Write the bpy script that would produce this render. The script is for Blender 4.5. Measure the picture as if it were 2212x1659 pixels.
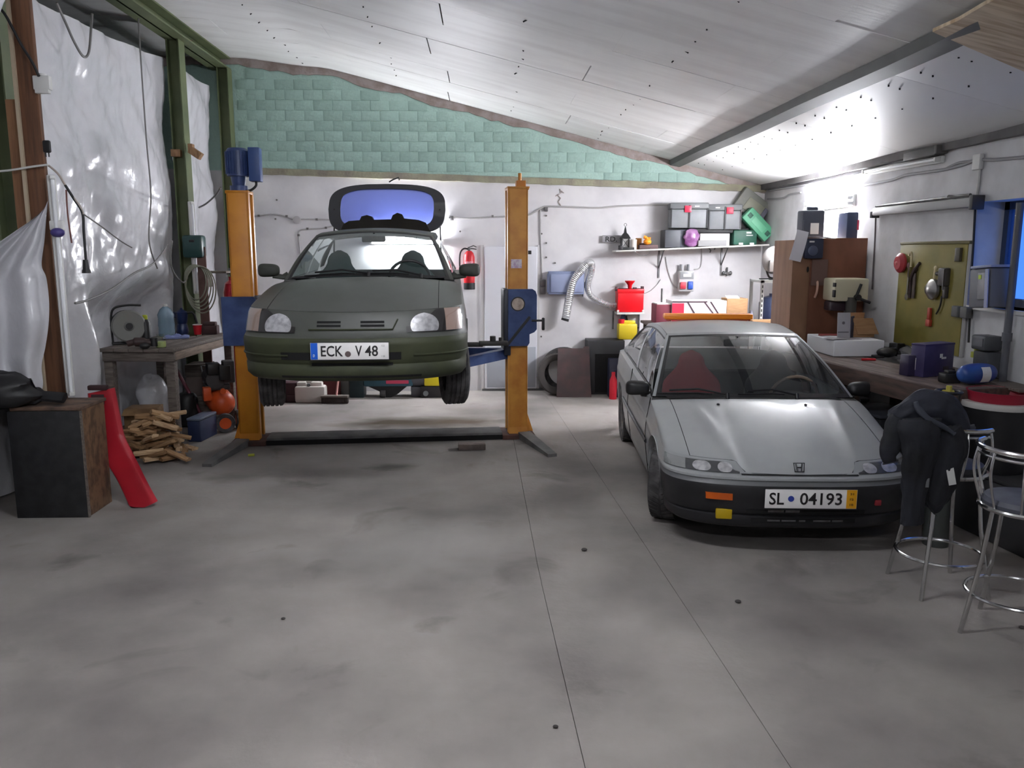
import bpy, bmesh, math, random
from mathutils import Vector, Matrix, noise
random.seed(7)
PI = math.pi
for o in list(bpy.data.objects): bpy.data.objects.remove(o)
SC = bpy.context.scene
COL = SC.collection

# ---------------------------------------------------------------- camera
F, CX, CY, H = 1750.0, 1106.0, 829.5, 1.95
PITCH = math.atan(289 / F); YAW = math.atan(60 / math.hypot(F, 289))
cam = bpy.data.cameras.new('camera'); cam.sensor_fit = 'HORIZONTAL'; cam.sensor_width = 36
cam.lens = F / 2212 * 36; cam.clip_start = 0.05
camo = bpy.data.objects.new('camera', cam); COL.objects.link(camo)
camo.location = (0, 0, H); camo.rotation_euler = (PI / 2 - PITCH, 0, -YAW)
SC.camera = camo
# ---------------------------------------------------------------- world, exposure
w = bpy.data.worlds.new('dusk_sky'); SC.world = w; w.use_nodes = True
wb = w.node_tree.nodes['Background']; wb.inputs[0].default_value = (0.12, 0.36, 1.0, 1); wb.inputs[1].default_value = 0.24
vs = SC.view_settings; vs.view_transform = 'Standard'; vs.look = 'None'; vs.gamma = 1; vs.use_curve_mapping = False
vs.exposure = 2.6
LAMP_WALL, LAMP_CAR, LAMP_FILL = 92.0, 88.0, 32.0     # emission of the fluorescent tubes; the last feeds the added fill lamps

# pixel of the photograph -> point on a plane of the room
_f = Vector((math.sin(YAW) * math.cos(PITCH), math.cos(YAW) * math.cos(PITCH), -math.sin(PITCH)))
_r = Vector((math.cos(YAW), -math.sin(YAW), 0)); _u = _r.cross(_f); _c = Vector((0, 0, H))
def ray(x, y): return _f + _r * ((x - CX) / F) - _u * ((y - CY) / F)
def onY(x, y, Y): d = ray(x, y); return _c + d * (Y / d.y)
def onX(x, y, X): d = ray(x, y); return _c + d * (X / d.x)
def onZ(x, y, Z=0.0): d = ray(x, y); return _c + d * ((Z - H) / d.z)

# ---------------------------------------------------------------- materials
def lin(c):
    return tuple(((v / 255) / 12.92 if v / 255 <= 0.04045 else ((v / 255 + 0.055) / 1.055) ** 2.4) for v in c) + (1,)
MATS = {}
def mat(name, col, rough=0.6, metal=0.0, col2=None, scale=6.0, lo=0.4, hi=0.65, bump=0.0, bscale=30.0, emit=None, spec=0.5, coat=0.0, stretch=None, detail=4.0, trans=0.0):
    if name in MATS: return MATS[name]
    m = bpy.data.materials.new(name); m.use_nodes = True; nt = m.node_tree; b = nt.nodes['Principled BSDF']
    b.inputs['Base Color'].default_value = lin(col); b.inputs['Roughness'].default_value = rough
    b.inputs['Metallic'].default_value = metal; b.inputs['Specular IOR Level'].default_value = spec
    b.inputs['Coat Weight'].default_value = coat; b.inputs['Coat Roughness'].default_value = 0.08
    b.inputs['Transmission Weight'].default_value = trans
    if col2 or bump:
        tc = nt.nodes.new('ShaderNodeTexCoord'); mp = nt.nodes.new('ShaderNodeMapping')
        nt.links.new(tc.outputs['Object'], mp.inputs[0])
        if stretch: mp.inputs['Scale'].default_value = stretch
    if col2:
        n = nt.nodes.new('ShaderNodeTexNoise'); n.inputs['Scale'].default_value = scale; n.inputs['Detail'].default_value = detail
        nt.links.new(mp.outputs[0], n.inputs['Vector'])
        r = nt.nodes.new('ShaderNodeValToRGB'); r.color_ramp.elements[0].position = lo; r.color_ramp.elements[1].position = hi
        r.color_ramp.elements[0].color = lin(col); r.color_ramp.elements[1].color = lin(col2)
        nt.links.new(n.outputs['Fac'], r.inputs[0]); nt.links.new(r.outputs[0], b.inputs['Base Color'])
    if bump:
        n2 = nt.nodes.new('ShaderNodeTexNoise'); n2.inputs['Scale'].default_value = bscale; n2.inputs['Detail'].default_value = 5
        nt.links.new(mp.outputs[0], n2.inputs['Vector'])
        bp = nt.nodes.new('ShaderNodeBump'); bp.inputs['Strength'].default_value = bump; bp.inputs['Distance'].default_value = 0.02
        nt.links.new(n2.outputs['Fac'], bp.inputs['Height']); nt.links.new(bp.outputs[0], b.inputs['Normal'])
    if emit:
        b.inputs['Emission Color'].default_value = lin(col); b.inputs['Emission Strength'].default_value = emit
    MATS[name] = m; return m
def glass(name, tint=(255, 255, 255), gloss=0.08, rough=0.02, haze=0.0, hazecol=(120, 130, 130)):
    if name in MATS: return MATS[name]
    m = bpy.data.materials.new(name); m.use_nodes = True; nt = m.node_tree; nt.nodes.remove(nt.nodes['Principled BSDF'])
    out = nt.nodes['Material Output']; t = nt.nodes.new('ShaderNodeBsdfTransparent'); t.inputs[0].default_value = lin(tint)
    g = nt.nodes.new('ShaderNodeBsdfGlossy'); g.inputs['Roughness'].default_value = rough
    lf = nt.nodes.new('ShaderNodeLayerWeight'); lf.inputs[0].default_value = 0.5
    lw = nt.nodes.new('ShaderNodeMath'); lw.operation = 'POWER'; lw.inputs[1].default_value = 4.0; nt.links.new(lf.outputs['Facing'], lw.inputs[0])
    ad = nt.nodes.new('ShaderNodeMath'); ad.operation = 'ADD'; ad.use_clamp = True; ad.inputs[1].default_value = gloss
    nt.links.new(lw.outputs[0], ad.inputs[0])
    d = nt.nodes.new('ShaderNodeBsdfDiffuse'); d.inputs[0].default_value = lin(hazecol)
    mx0 = nt.nodes.new('ShaderNodeMixShader'); mx0.inputs[0].default_value = haze
    nt.links.new(t.outputs[0], mx0.inputs[1]); nt.links.new(d.outputs[0], mx0.inputs[2])
    mx = nt.nodes.new('ShaderNodeMixShader'); nt.links.new(ad.outputs[0], mx.inputs[0])
    nt.links.new(mx0.outputs[0], mx.inputs[1]); nt.links.new(g.outputs[0], mx.inputs[2]); nt.links.new(mx.outputs[0], out.inputs[0])
    MATS[name] = m; return m

# ---------------------------------------------------------------- mesh builder
class MB:
    def __init__(s): s.v = []; s.f = []; s.m = Matrix.Identity(4)
    def at(s, loc=(0, 0, 0), rx=0, ry=0, rz=0, sc=None):
        s.m = Matrix.Translation(Vector(loc)) @ Matrix.Rotation(rz, 4, 'Z') @ Matrix.Rotation(ry, 4, 'Y') @ Matrix.Rotation(rx, 4, 'X')
        if sc: s.m = s.m @ Matrix.Diagonal(Vector(sc).to_4d())
        return s
    def add(s, vs, fs):
        b = len(s.v); s.v += [s.m @ Vector(p) for p in vs]; s.f += [tuple(b + i for i in f) for f in fs]; return s
    def box(s, x0, x1, y0, y1, z0, z1):
        return s.add([(x, y, z) for z in (z0, z1) for y in (y0, y1) for x in (x0, x1)],
                     [(0, 2, 3, 1), (4, 5, 7, 6), (0, 1, 5, 4), (2, 6, 7, 3), (0, 4, 6, 2), (1, 3, 7, 5)])
    def rbox(s, x0, x1, y0, y1, z0, z1, r=0.01):
        r = min(r, (x1 - x0) / 2.01, (y1 - y0) / 2.01, (z1 - z0) / 2.01)
        bm = bmesh.new(); bmesh.ops.create_cube(bm, size=1)
        for v in bm.verts:
            v.co = Vector(((x0 + x1) / 2 + v.co.x * (x1 - x0), (y0 + y1) / 2 + v.co.y * (y1 - y0), (z0 + z1) / 2 + v.co.z * (z1 - z0)))
        bmesh.ops.bevel(bm, geom=list(bm.edges), offset=r, segments=2, affect='EDGES', profile=0.5)
        bm.verts.index_update()
        s.add([v.co.copy() for v in bm.verts], [tuple(v.index for v in f.verts) for f in bm.faces]); bm.free(); return s
    def cyl(s, p0, p1, r0, r1=None, n=16, cap=True):
        r1 = r0 if r1 is None else r1; p0, p1 = Vector(p0), Vector(p1); d = (p1 - p0).normalized()
        a = d.orthogonal().normalized(); b = d.cross(a); vs = []
        for p, r in ((p0, r0), (p1, r1)):
            for i in range(n):
                t = 2 * PI * i / n; vs.append(p + a * (r * math.cos(t)) + b * (r * math.sin(t)))
        fs = [(i, (i + 1) % n, n + (i + 1) % n, n + i) for i in range(n)]
        if cap: fs += [tuple(range(n - 1, -1, -1)), tuple(range(n, 2 * n))]
        return s.add(vs, fs)
    def lathe(s, prof, n=24):          # prof [(r,z)] about local z
        vs = []; fs = []; k = len(prof)
        for i in range(n):
            t = 2 * PI * i / n; vs += [(r * math.cos(t), r * math.sin(t), z) for r, z in prof]
        for i in range(n):
            j = (i + 1) % n
            for q in range(k - 1): fs.append((i * k + q, j * k + q, j * k + q + 1, i * k + q + 1))
        return s.add(vs, fs)
    def tube(s, pts, r, n=8, closed=False, cap=True, flat=1.0):
        pts = [Vector(p) for p in pts]; N = len(pts); rr = r if isinstance(r, (list, tuple)) else [r] * N
        vs = []; fs = []; a = None
        for i, p in enumerate(pts):
            if closed: d = pts[(i + 1) % N] - pts[i - 1]
            else: d = pts[min(i + 1, N - 1)] - pts[max(i - 1, 0)]
            d.normalize()
            if a is None: a = d.orthogonal().normalized()
            a = (a - d * a.dot(d)).normalized() if (a - d * a.dot(d)).length > 1e-6 else d.orthogonal().normalized()
            b = d.cross(a)
            for k in range(n):
                t = 2 * PI * k / n; vs.append(p + (a * math.cos(t) + b * (math.sin(t) * flat)) * rr[i])
        M = N if closed else N - 1
        for i in range(M):
            j = (i + 1) % N
            for k in range(n): fs.append((i * n + k, i * n + (k + 1) % n, j * n + (k + 1) % n, j * n + k))
        if cap and not closed: fs += [tuple(range(n - 1, -1, -1)), tuple((N - 1) * n + k for k in range(n))]
        return s.add(vs, fs)
    def grid(s, fn, nu, nv):
        vs = [fn(i / nu, j / nv) for i in range(nu + 1) for j in range(nv + 1)]; k = nv + 1
        return s.add(vs, [(i * k + j, (i + 1) * k + j, (i + 1) * k + j + 1, i * k + j + 1) for i in range(nu) for j in range(nv)])
    def slab(s, fn, nu, nv, th):       # grid with thickness th (vector or callable offset)
        off = Vector(th); b = len(s.v)
        top = [Vector(fn(i / nu, j / nv)) for i in range(nu + 1) for j in range(nv + 1)]
        s.add(top + [p + off for p in top], []); k = nv + 1; n = len(top); fs = []
        for i in range(nu):
            for j in range(nv):
                q = (i * k + j, (i + 1) * k + j, (i + 1) * k + j + 1, i * k + j + 1)
                fs.append(q); fs.append(tuple(n + x for x in reversed(q)))
        ring = [i * k for i in range(nu + 1)] + [nu * k + j for j in range(1, nv + 1)] + [i * k + nv for i in range(nu - 1, -1, -1)] + [j for j in range(nv - 1, 0, -1)]
        for a, c in zip(ring, ring[1:] + ring[:1]): fs.append((c, a, n + a, n + c))
        s.f += [tuple(b + i for i in f) for f in fs]; return s
    def prism(s, poly, y0, y1):        # polygon in local xz, extruded along y
        n = len(poly)
        return s.add([(x, y0, z) for x, z in poly] + [(x, y1, z) for x, z in poly],
                     [tuple(range(n)), tuple(range(2 * n - 1, n - 1, -1))] + [((i + 1) % n, i, n + i, n + (i + 1) % n) for i in range(n)])
    def prismx(s, poly, x0, x1):       # polygon in local yz, extruded along x
        n = len(poly)
        return s.add([(x0, y, z) for y, z in poly] + [(x1, y, z) for y, z in poly],
                     [tuple(range(n)), tuple(range(2 * n - 1, n - 1, -1))] + [((i + 1) % n, i, n + i, n + (i + 1) % n) for i in range(n)])
    def ell(s, c, r, nu=16, nv=10):
        c = Vector(c)
        def fn(a, b):
            t = 2 * PI * a; p = PI * b
            return c + Vector((r[0] * math.sin(p) * math.cos(t), r[1] * math.sin(p) * math.sin(t), r[2] * math.cos(p)))
        return s.grid(fn, nu, nv)

def mesh_obj(name, mb, m, smooth=True, ang=35):
    me = bpy.data.meshes.new(name); me.from_pydata([tuple(v) for v in mb.v], [], mb.f); me.validate(clean_customdata=False)
    bm = bmesh.new(); bm.from_mesh(me); bmesh.ops.remove_doubles(bm, verts=bm.verts, dist=1e-5)
    bmesh.ops.recalc_face_normals(bm, faces=bm.faces); bm.to_mesh(me); bm.free()
    if smooth: me.shade_smooth(); me.set_sharp_from_angle(angle=math.radians(ang))
    me.materials.append(m)
    o = bpy.data.objects.new(name, me); COL.objects.link(o); return o
def T(name, label, cat, loc=(0, 0, 0), rz=0, group=None):
    o = bpy.data.objects.new(name, None); o.empty_display_size = 0.1; COL.objects.link(o); o.location = loc; o.rotation_euler = (0, 0, rz)
    o['label'] = label; o['category'] = cat
    if group: o['group'] = group
    return o
def P(par, name, mb, m, label=None, smooth=True, ang=35, kind=None):
    o = mesh_obj(name, mb, m, smooth, ang); o.parent = par
    if label: o['label'] = label
    if kind: o['kind'] = kind
    return o
def S(name, label, cat, mb, m, loc=(0, 0, 0), rz=0, group=None, smooth=True, ang=35):
    o = mesh_obj(name, mb, m, smooth, ang); o.location = loc; o.rotation_euler = (0, 0, rz); o['label'] = label; o['category'] = cat
    if group: o['group'] = group
    return o
def ST(name, mb, m, smooth=False):
    o = mesh_obj(name, mb, m, smooth); o['kind'] = 'structure'; return o
def dup(o, par=None):
    c = o.copy(); COL.objects.link(c); c.parent = par
    for ch in list(o.children): dup(ch, c)
    return c
def text_mb(txt, width, height, depth=0.0015):   # letters in local xz facing -y, centred at the origin
    cu = bpy.data.curves.new('t', 'FONT'); cu.body = txt; cu.extrude = 0.5; cu.offset = 0.012; cu.resolution_u = 3
    ob = bpy.data.objects.new('t', cu); COL.objects.link(ob); bpy.context.view_layer.update()
    me = bpy.data.meshes.new_from_object(ob.evaluated_get(bpy.context.evaluated_depsgraph_get()))
    bpy.data.objects.remove(ob); bpy.data.curves.remove(cu)
    xs = [v.co.x for v in me.vertices]; ys = [v.co.y for v in me.vertices]
    x0, x1, y0, y1 = min(xs), max(xs), min(ys), max(ys); mb = MB()
    mb.v = [Vector(((v.co.x - (x0 + x1) / 2) / (x1 - x0) * width, -v.co.z * depth * 2, (v.co.y - (y0 + y1) / 2) / (y1 - y0) * height)) for v in me.vertices]
    mb.f = [tuple(p.vertices) for p in me.polygons]; bpy.data.meshes.remove(me); return mb
def shift(mb, d):
    d = Vector(d); mb.v = [v + d for v in mb.v]; return mb
def rot(mb, axis, ang):
    R = Matrix.Rotation(ang, 3, axis); mb.v = [R @ v for v in mb.v]; return mb
def lerp(a, b, t): return a + (b - a) * t
def smooth(t): t = max(0, min(1, t)); return t * t * (3 - 2 * t)
def curve(pts, n=8):      # Catmull-Rom through points
    pts = [Vector(p) for p in pts]; out = []
    for i in range(len(pts) - 1):
        p0, p1, p2, p3 = pts[max(i - 1, 0)], pts[i], pts[i + 1], pts[min(i + 2, len(pts) - 1)]
        for k in range(n):
            t = k / n
            out.append(0.5 * ((2 * p1) + (p2 - p0) * t + (2 * p0 - 5 * p1 + 4 * p2 - p3) * t * t + (3 * p1 - p0 - 3 * p2 + p3) * t ** 3))
    return out + [pts[-1]]
def plane_y(px, Y): return [onY(x, y, Y) for x, y in px]
def plane_x(px, X): return [onX(x, y, X) for x, y in px]

# common materials
m_black = mat('black_plastic', (26, 26, 28), 0.5); m_rubber = mat('tyre_rubber', (52, 50, 51), 0.85, col2=(78, 76, 76), scale=14, bump=0.2)
m_dark = mat('dark_void', (14, 14, 15), 0.9); m_chrome = mat('chrome', (205, 205, 205), 0.16, 1.0)
m_steel = mat('dull_steel', (120, 120, 122), 0.4, 0.8, col2=(90, 88, 86), scale=12)
m_white = mat('white_plastic', (215, 215, 212), 0.5); m_grey = mat('grey_plastic', (120, 122, 125), 0.55)
m_cable = mat('grey_cable', (120, 118, 116), 0.6); m_blackcable = mat('black_cable', (30, 30, 32), 0.6)
m_card = mat('cardboard', (165, 128, 92), 0.85, col2=(150, 114, 80), scale=9, stretch=(1, 1, 8))
m_wood = mat('raw_wood', (150, 116, 82), 0.75, col2=(112, 82, 56), scale=7, stretch=(6, 6, 0.6))
m_greywood = mat('weathered_wood', (112, 103, 96), 0.8, col2=(86, 78, 72), scale=7, stretch=(1, 8, 8))
m_red = mat('red_paint', (190, 22, 34), 0.42); m_blue = mat('lift_blue_paint', (38, 58, 105), 0.45, col2=(58, 78, 122), scale=7)
m_silverpaint = mat('silver_grey_paint', (150, 152, 152), 0.4, 0.4)

# ---------------------------------------------------------------- room shell
YB, XR, XL = 11.26, 3.85, -3.45
def ceil_z(x):
    if x < -2.1: return 4.32 + (4.43 - 4.32) * smooth((-2.1 - x) / 1.2) + (0.0 if x > -3.4 else 0.02 * (-3.4 - x))
    if x < -1.5: return lerp(4.32, 4.175, (x + 2.1) / 0.6)
    return 4.175 - 0.253 * (x + 1.5)
m_conc = mat('concrete_floor', (160, 154, 149), 0.85, spec=0.2, col2=(104, 99, 96), scale=0.8, lo=0.3, hi=0.72, bump=0.12, bscale=22, detail=9)
nt = m_conc.node_tree; bsdf = nt.nodes['Principled BSDF']
# oil stains and grime of their own shape on the concrete
tc = nt.nodes.new('ShaderNodeTexCoord'); n1 = nt.nodes.new('ShaderNodeTexNoise'); n1.inputs['Scale'].default_value = 1.7; n1.inputs['Detail'].default_value = 6; n1.inputs['Distortion'].default_value = 0.6
nt.links.new(tc.outputs['Object'], n1.inputs['Vector'])
r1 = nt.nodes.new('ShaderNodeValToRGB'); r1.color_ramp.elements[0].position = 0.60; r1.color_ramp.elements[1].position = 0.74
r1.color_ramp.elements[0].color = (0, 0, 0, 1); r1.color_ramp.elements[1].color = (0.55, 0.55, 0.55, 1)
nt.links.new(n1.outputs['Fac'], r1.inputs[0])
mix = nt.nodes.new('ShaderNodeMix'); mix.data_type = 'RGBA'; old = bsdf.inputs['Base Color'].links[0].from_socket
nt.links.new(r1.outputs[0], mix.inputs[0]); nt.links.new(old, mix.inputs[6]); mix.inputs[7].default_value = lin((72, 66, 60))
def stain(prev, cx, cy, sx, sy, col, amt):
    mp = nt.nodes.new('ShaderNodeMapping'); mp.inputs['Location'].default_value = (-cx / sx, -cy / sy, 0); mp.inputs['Scale'].default_value = (1 / sx, 1 / sy, 1)
    nt.links.new(tc.outputs['Object'], mp.inputs[0]); nz = nt.nodes.new('ShaderNodeTexNoise'); nz.inputs['Scale'].default_value = 1.6; nt.links.new(mp.outputs[0], nz.inputs['Vector'])
    ln = nt.nodes.new('ShaderNodeVectorMath'); ln.operation = 'LENGTH'; nt.links.new(mp.outputs[0], ln.inputs[0])
    ad = nt.nodes.new('ShaderNodeMath'); ad.operation = 'ADD'; nt.links.new(ln.outputs['Value'], ad.inputs[0]); nt.links.new(nz.outputs['Fac'], ad.inputs[1])
    rp = nt.nodes.new('ShaderNodeMapRange'); rp.inputs[1].default_value = 0.72; rp.inputs[2].default_value = 1.5; rp.inputs[3].default_value = amt; rp.inputs[4].default_value = 0
    nt.links.new(ad.outputs[0], rp.inputs[0]); mx = nt.nodes.new('ShaderNodeMix'); mx.data_type = 'RGBA'
    nt.links.new(rp.outputs[0], mx.inputs[0]); nt.links.new(prev, mx.inputs[6]); mx.inputs[7].default_value = lin(col); return mx.outputs[2]
c = mix.outputs[2]
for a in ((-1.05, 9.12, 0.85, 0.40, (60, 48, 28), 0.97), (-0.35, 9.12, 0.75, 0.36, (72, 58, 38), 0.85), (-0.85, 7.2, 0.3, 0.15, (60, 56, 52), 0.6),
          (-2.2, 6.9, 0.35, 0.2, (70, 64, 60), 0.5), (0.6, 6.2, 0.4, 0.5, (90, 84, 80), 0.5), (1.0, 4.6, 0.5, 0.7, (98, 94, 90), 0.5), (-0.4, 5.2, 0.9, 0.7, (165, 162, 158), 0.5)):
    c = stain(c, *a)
nt.links.new(c, bsdf.inputs['Base Color'])
# floor: three poured slabs with open joints on a sub-base
Y0 = -3.0
ST('floor', MB().box(-6.6, XR, Y0, YB, -0.2, -0.03), mat('floor_base', (70, 67, 64), 0.9))
floor = bpy.data.objects['floor']
ja = [onZ(1100, 900), onZ(1165, 1240), onZ(1255, 1620)]; jb = [onZ(1385, 1165), onZ(1520, 1370), onZ(1690, 1630)]
def jl(j, y):   # x of a joint line at depth y
    p = j[0] if y > j[1].y else j[1]; q = j[1] if y > j[1].y else j[2]; return p.x + (q.x - p.x) * (y - p.y) / (q.y - p.y)
def slabpoly(lf, rf, name):
    N = 40; mb = MB()
    mb.slab(lambda a, b: (lerp(lf(lerp(Y0, YB, a)), rf(lerp(Y0, YB, a)), b), lerp(Y0, YB, a), 0), N, 2, (0, 0, -0.028))
    P(floor, 'floor_slab', mb, m_conc, smooth=False)
slabpoly(lambda y: -6.6, lambda y: jl(ja, y) - 0.0015, 'a'); slabpoly(lambda y: jl(ja, y) + 0.0015, lambda y: max(jl(jb, y), jl(ja, y) + 0.1) - 0.0015, 'b')
slabpoly(lambda y: max(jl(jb, y), jl(ja, y) + 0.1) + 0.0015, lambda y: XR, 'c')

m_wallw = mat('white_painted_wall', (218, 216, 217), 0.6, col2=(202, 200, 202), scale=2.2, bump=0.25, bscale=5, detail=6)
m_plaster = mat('bare_mortar', (158, 146, 142), 0.9, col2=(132, 118, 112), scale=7, bump=0.5, bscale=18)
m_wallg = mat('green_painted_block', (160, 188, 178), 0.75, col2=(152, 181, 171), scale=4, bump=0.3, bscale=25)
m_wallg2 = mat('green_painted_block_dull', (152, 180, 170), 0.75, col2=(145, 172, 162), scale=4, bump=0.3, bscale=25)
m_grout = mat('green_mortar', (164, 192, 182), 0.85, bump=0.4, bscale=30)
def rail_z(x): return lerp(2.985, 2.77, (x + 3.06) / 6.83)
mb = MB()   # white lower wall with the rail as its upper edge
mb.prism([(-6.6, 0), (XR + 0.3, 0), (XR + 0.3, rail_z(XR + 0.3)), (-6.6, rail_z(-6.6))], YB, YB + 0.24)
ST('wall_back', mb, m_wallw); wall = bpy.data.objects['wall_back']
gp = [(-6.6, rail_z(-6.6)), (XR + 0.3, rail_z(XR + 0.3))] + [(x, ceil_z(x) + 0.03) for x in [4.1, 3, 2, 1, 0, -1, -1.5, -1.8, -2.1, -2.4, -2.7, -3.0, -3.3, -4, -5, -6.6]]
P(wall, 'mortar_bed', MB().prism(gp, YB + 0.006, YB + 0.24), m_grout, smooth=False)
edge = [-6.6 + i * 0.1 for i in range(106)]
band = [(x, ceil_z(x) + 0.02) for x in edge] + [(x, ceil_z(x) - 0.10 - 0.05 * noise.noise(Vector((x * 2.3, 3.1, 0))) - 0.04 * noise.noise(Vector((x * 7, 1, 0)))) for x in reversed(edge)]
P(wall, 'bare_mortar_band', MB().prism(band, YB - 0.012, YB + 0.02), m_plaster, smooth=False)
bw, bh = 0.25, 0.131; blk = MB().rbox(0.003, bw - 0.003, -0.004, 0.02, 0.003, bh - 0.003, 0.003)
blk0 = blk1 = None; z = 4.30; row = 0; nb = 0
while z > 2.7:
    x = -3.25 - (bw / 2 if row % 2 else 0)
    while x < XR:
        if z + bh < min(ceil_z(x), ceil_z(x + bw)) - 0.07 and z > max(rail_z(x), rail_z(x + bw)) + 0.02 and x > -3.3:
            dull = random.random() < 0.4
            src = blk1 if dull else blk0
            if src is None:
                src = mesh_obj('block', blk, m_wallg2 if dull else m_wallg)
                if dull: blk1 = src
                else: blk0 = src
                o = src
            else: o = src.copy(); COL.objects.link(o)
            o.parent = wall; o.location = (x, YB + 0.002 + random.uniform(0, 0.004), z); nb += 1
        x += bw
    z -= bh; row += 1
m_rail = mat('grey_green_ledge', (148, 146, 122), 0.8, col2=(128, 120, 108), scale=4, bump=0.3)
t1 = MB(); t1.slab(lambda a, b: (lerp(-3.3, XR, a), YB - 0.05, rail_z(lerp(-3.3, XR, a)) - 0.035 + 0.085 * b + 0.012 * noise.noise(Vector((a * 40, 0, b)))), 60, 1, (0, 0.06, 0))
ST('trim_1', t1, m_rail)

# right wall with the window recess
WY0, WY1, WZ0, WZ1 = 4.7, 6.34, 1.52, 2.32; XO = XR + 0.32
mb = MB()
for y0, y1, z0, z1 in ((Y0, WY0, 0, 3.1), (WY1, YB + 0.24, 0, 3.1), (WY0, WY1, 0, WZ0), (WY0, WY1, WZ1, 3.1)): mb.box(XR, XO, y0, y1, z0, z1)
ST('wall_right', mb, mat('white_block_wall_right', (206, 206, 208), 0.65, col2=(186, 186, 188), scale=2.6, bump=0.35, bscale=4))
ST('wall_left', MB().box(-6.8, -6.6, Y0, YB + 0.2, 0, 4.8), mat('dark_hall_wall', (70, 78, 80), 0.8))
ST('wall_front', MB().box(-6.8, XO, Y0 - 0.2, Y0, 0, 4.8), mat('grey_hall_wall', (150, 150, 150), 0.8))
# window
wr = MB(); fr = 0.06; xw = XO - 0.10
for y0, y1, z0, z1 in ((WY0, WY1, WZ0, WZ0 + fr), (WY0, WY1, WZ1 - fr, WZ1), (WY0, WY0 + fr, WZ0, WZ1), (WY1 - fr, WY1, WZ0, WZ1), (5.72, 5.80, WZ0, WZ1)): wr.box(xw, xw + 0.06, y0, y1, z0, z1)
ST('window_1', wr, mat('dark_window_frame', (52, 66, 92), 0.5))
win = bpy.data.objects['window_1']; gw = glass('window_glass', (225, 235, 255), 0.05)
P(win, 'pane', MB().box(xw + 0.02, xw + 0.028, WY0 + fr, 5.72, WZ0 + fr, WZ1 - fr), gw); P(win, 'pane', MB().box(xw + 0.02, xw + 0.028, 5.80, WY1 - fr, WZ0 + fr, WZ1 - fr), gw)
P(win, 'window_sill', MB().box(XR - 0.02, xw, WY0, WY1, WZ0 - 0.03, WZ0), m_white)
P(win, 'window_handle', MB().tube([(xw - 0.03, 5.74, 2.06), (xw - 0.05, 5.74, 2.06), (xw - 0.05, 5.62, 2.06), (xw - 0.05, 5.35, 2.05)], 0.014).cyl((xw, 5.74, 2.06), (xw - 0.05, 5.74, 2.06), 0.012).box(xw - 0.02, xw, 5.72, 5.77, 1.98, 2.12), m_white)

# ceiling: staggered white boards under a dark deck
m_ceil = mat('white_ceiling_board', (232, 232, 230), 0.5, col2=(220, 219, 217), scale=1.6, stretch=(0.6, 3, 1), bump=0.08, bscale=9)
XS = [-6.6, -5, -4, -3.4, -3.1, -2.8, -2.5, -2.3, -2.1, -1.8, -1.5, 0, 1, 2, 3, XR + 0.32]
cm = MB(); cm.slab(lambda a, b: (XS[round(a * 15)], lerp(Y0, YB + 0.2, b), ceil_z(XS[round(a * 15)]) + 0.025), 15, 1, (0, 0, 0.1))
ST('ceiling', cm, mat('dark_roof_deck', (60, 58, 56), 0.9)); ceil = bpy.data.objects['ceiling']
RW = 0.63; yb = YB; row = 0
while yb > Y0:
    y1 = yb - 0.002; y0 = yb - RW + 0.002
    cuts = [-6.6, -4.1, -1.65 + 0.06 * math.sin(row), 0.98 + 0.06 * math.sin(row * 2), 2.72] if row % 2 else [-6.6, -5.4, -2.95, -0.45 + 0.1 * math.sin(row * 1.3), 2.06, 2.72]
    for k in range(len(cuts) - 1):
        gap = 0.02 if (row % 2 == 0 and k == 3) or (row % 4 == 1 and k == 3) else 0.003
        xa, xb_ = cuts[k] + gap / 2, cuts[k + 1] - 0.0015
        n = max(2, int((xb_ - xa) / 0.15)); dz = random.uniform(-0.004, 0.002)
        P(ceil, 'ceiling_board', MB().slab(lambda a, b: (lerp(xa, xb_, a), lerp(y0, y1, b), ceil_z(lerp(xa, xb_, a)) + dz), n, 1, (0, 0, 0.018)), m_ceil, ang=25)
    yb -= RW; row += 1
sheetm = mat('white_ceiling_sheet', (230, 230, 228), 0.5, bump=0.06, bscale=3)
yb = YB
while yb > Y0:     # big sheets between the steel purlin and the right wall
    y1 = yb; y0 = yb - 1.9
    P(ceil, 'ceiling_sheet', MB().slab(lambda a, b: (lerp(2.55, XR + 0.3, a), lerp(y0 + 0.002, y1 - 0.002, b), ceil_z(lerp(2.55, XR + 0.3, a)) - 0.008 - 0.01 * math.sin(PI * b)), 4, 4, (0, 0, 0.015)), sheetm)
    yb -= 1.9
scr = MB()
for y in [YB - 0.45 - i * 0.42 for i in range(24)]:
    for x in (2.80, 2.88, 3.12): scr.cyl((x, y, ceil_z(x) - 0.022), (x, y, ceil_z(x)), 0.006, n=6)
for x in (-2.35, -1.05, 0.35, 1.5):
    for i in range(30):
        y = YB - 0.2 - i * 0.315
        if random.random() < 0.6: scr.cyl((x + random.uniform(-0.04, 0.04), y, ceil_z(x) - 0.01), (x, y, ceil_z(x) + 0.01), 0.006, n=6)
P(ceil, 'screw_heads', scr, m_dark, kind='stuff')
bz = lambda x: ceil_z(x)
bm_ = MB(); pts = [(2.60 - 0.05 * smooth((4.8 - y) / 1.5), y) for y in [YB - i * 0.5 for i in range(29)]]
bm_.grid(lambda a, b: (pts[round(a * 28)][0] + [-0.09, -0.075, 0.055, 0.07][round(b * 3)], pts[round(a * 28)][1], ceil_z(2.6) + [0.02, -0.045, -0.07, -0.02][round(b * 3)] + 0.006 * math.sin(pts[round(a * 28)][1] * 2.1)), 28, 3)
ST('trim_2', bm_, mat('dark_grey_purlin', (84, 84, 82), 0.6, col2=(74, 74, 72), scale=3))
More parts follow.
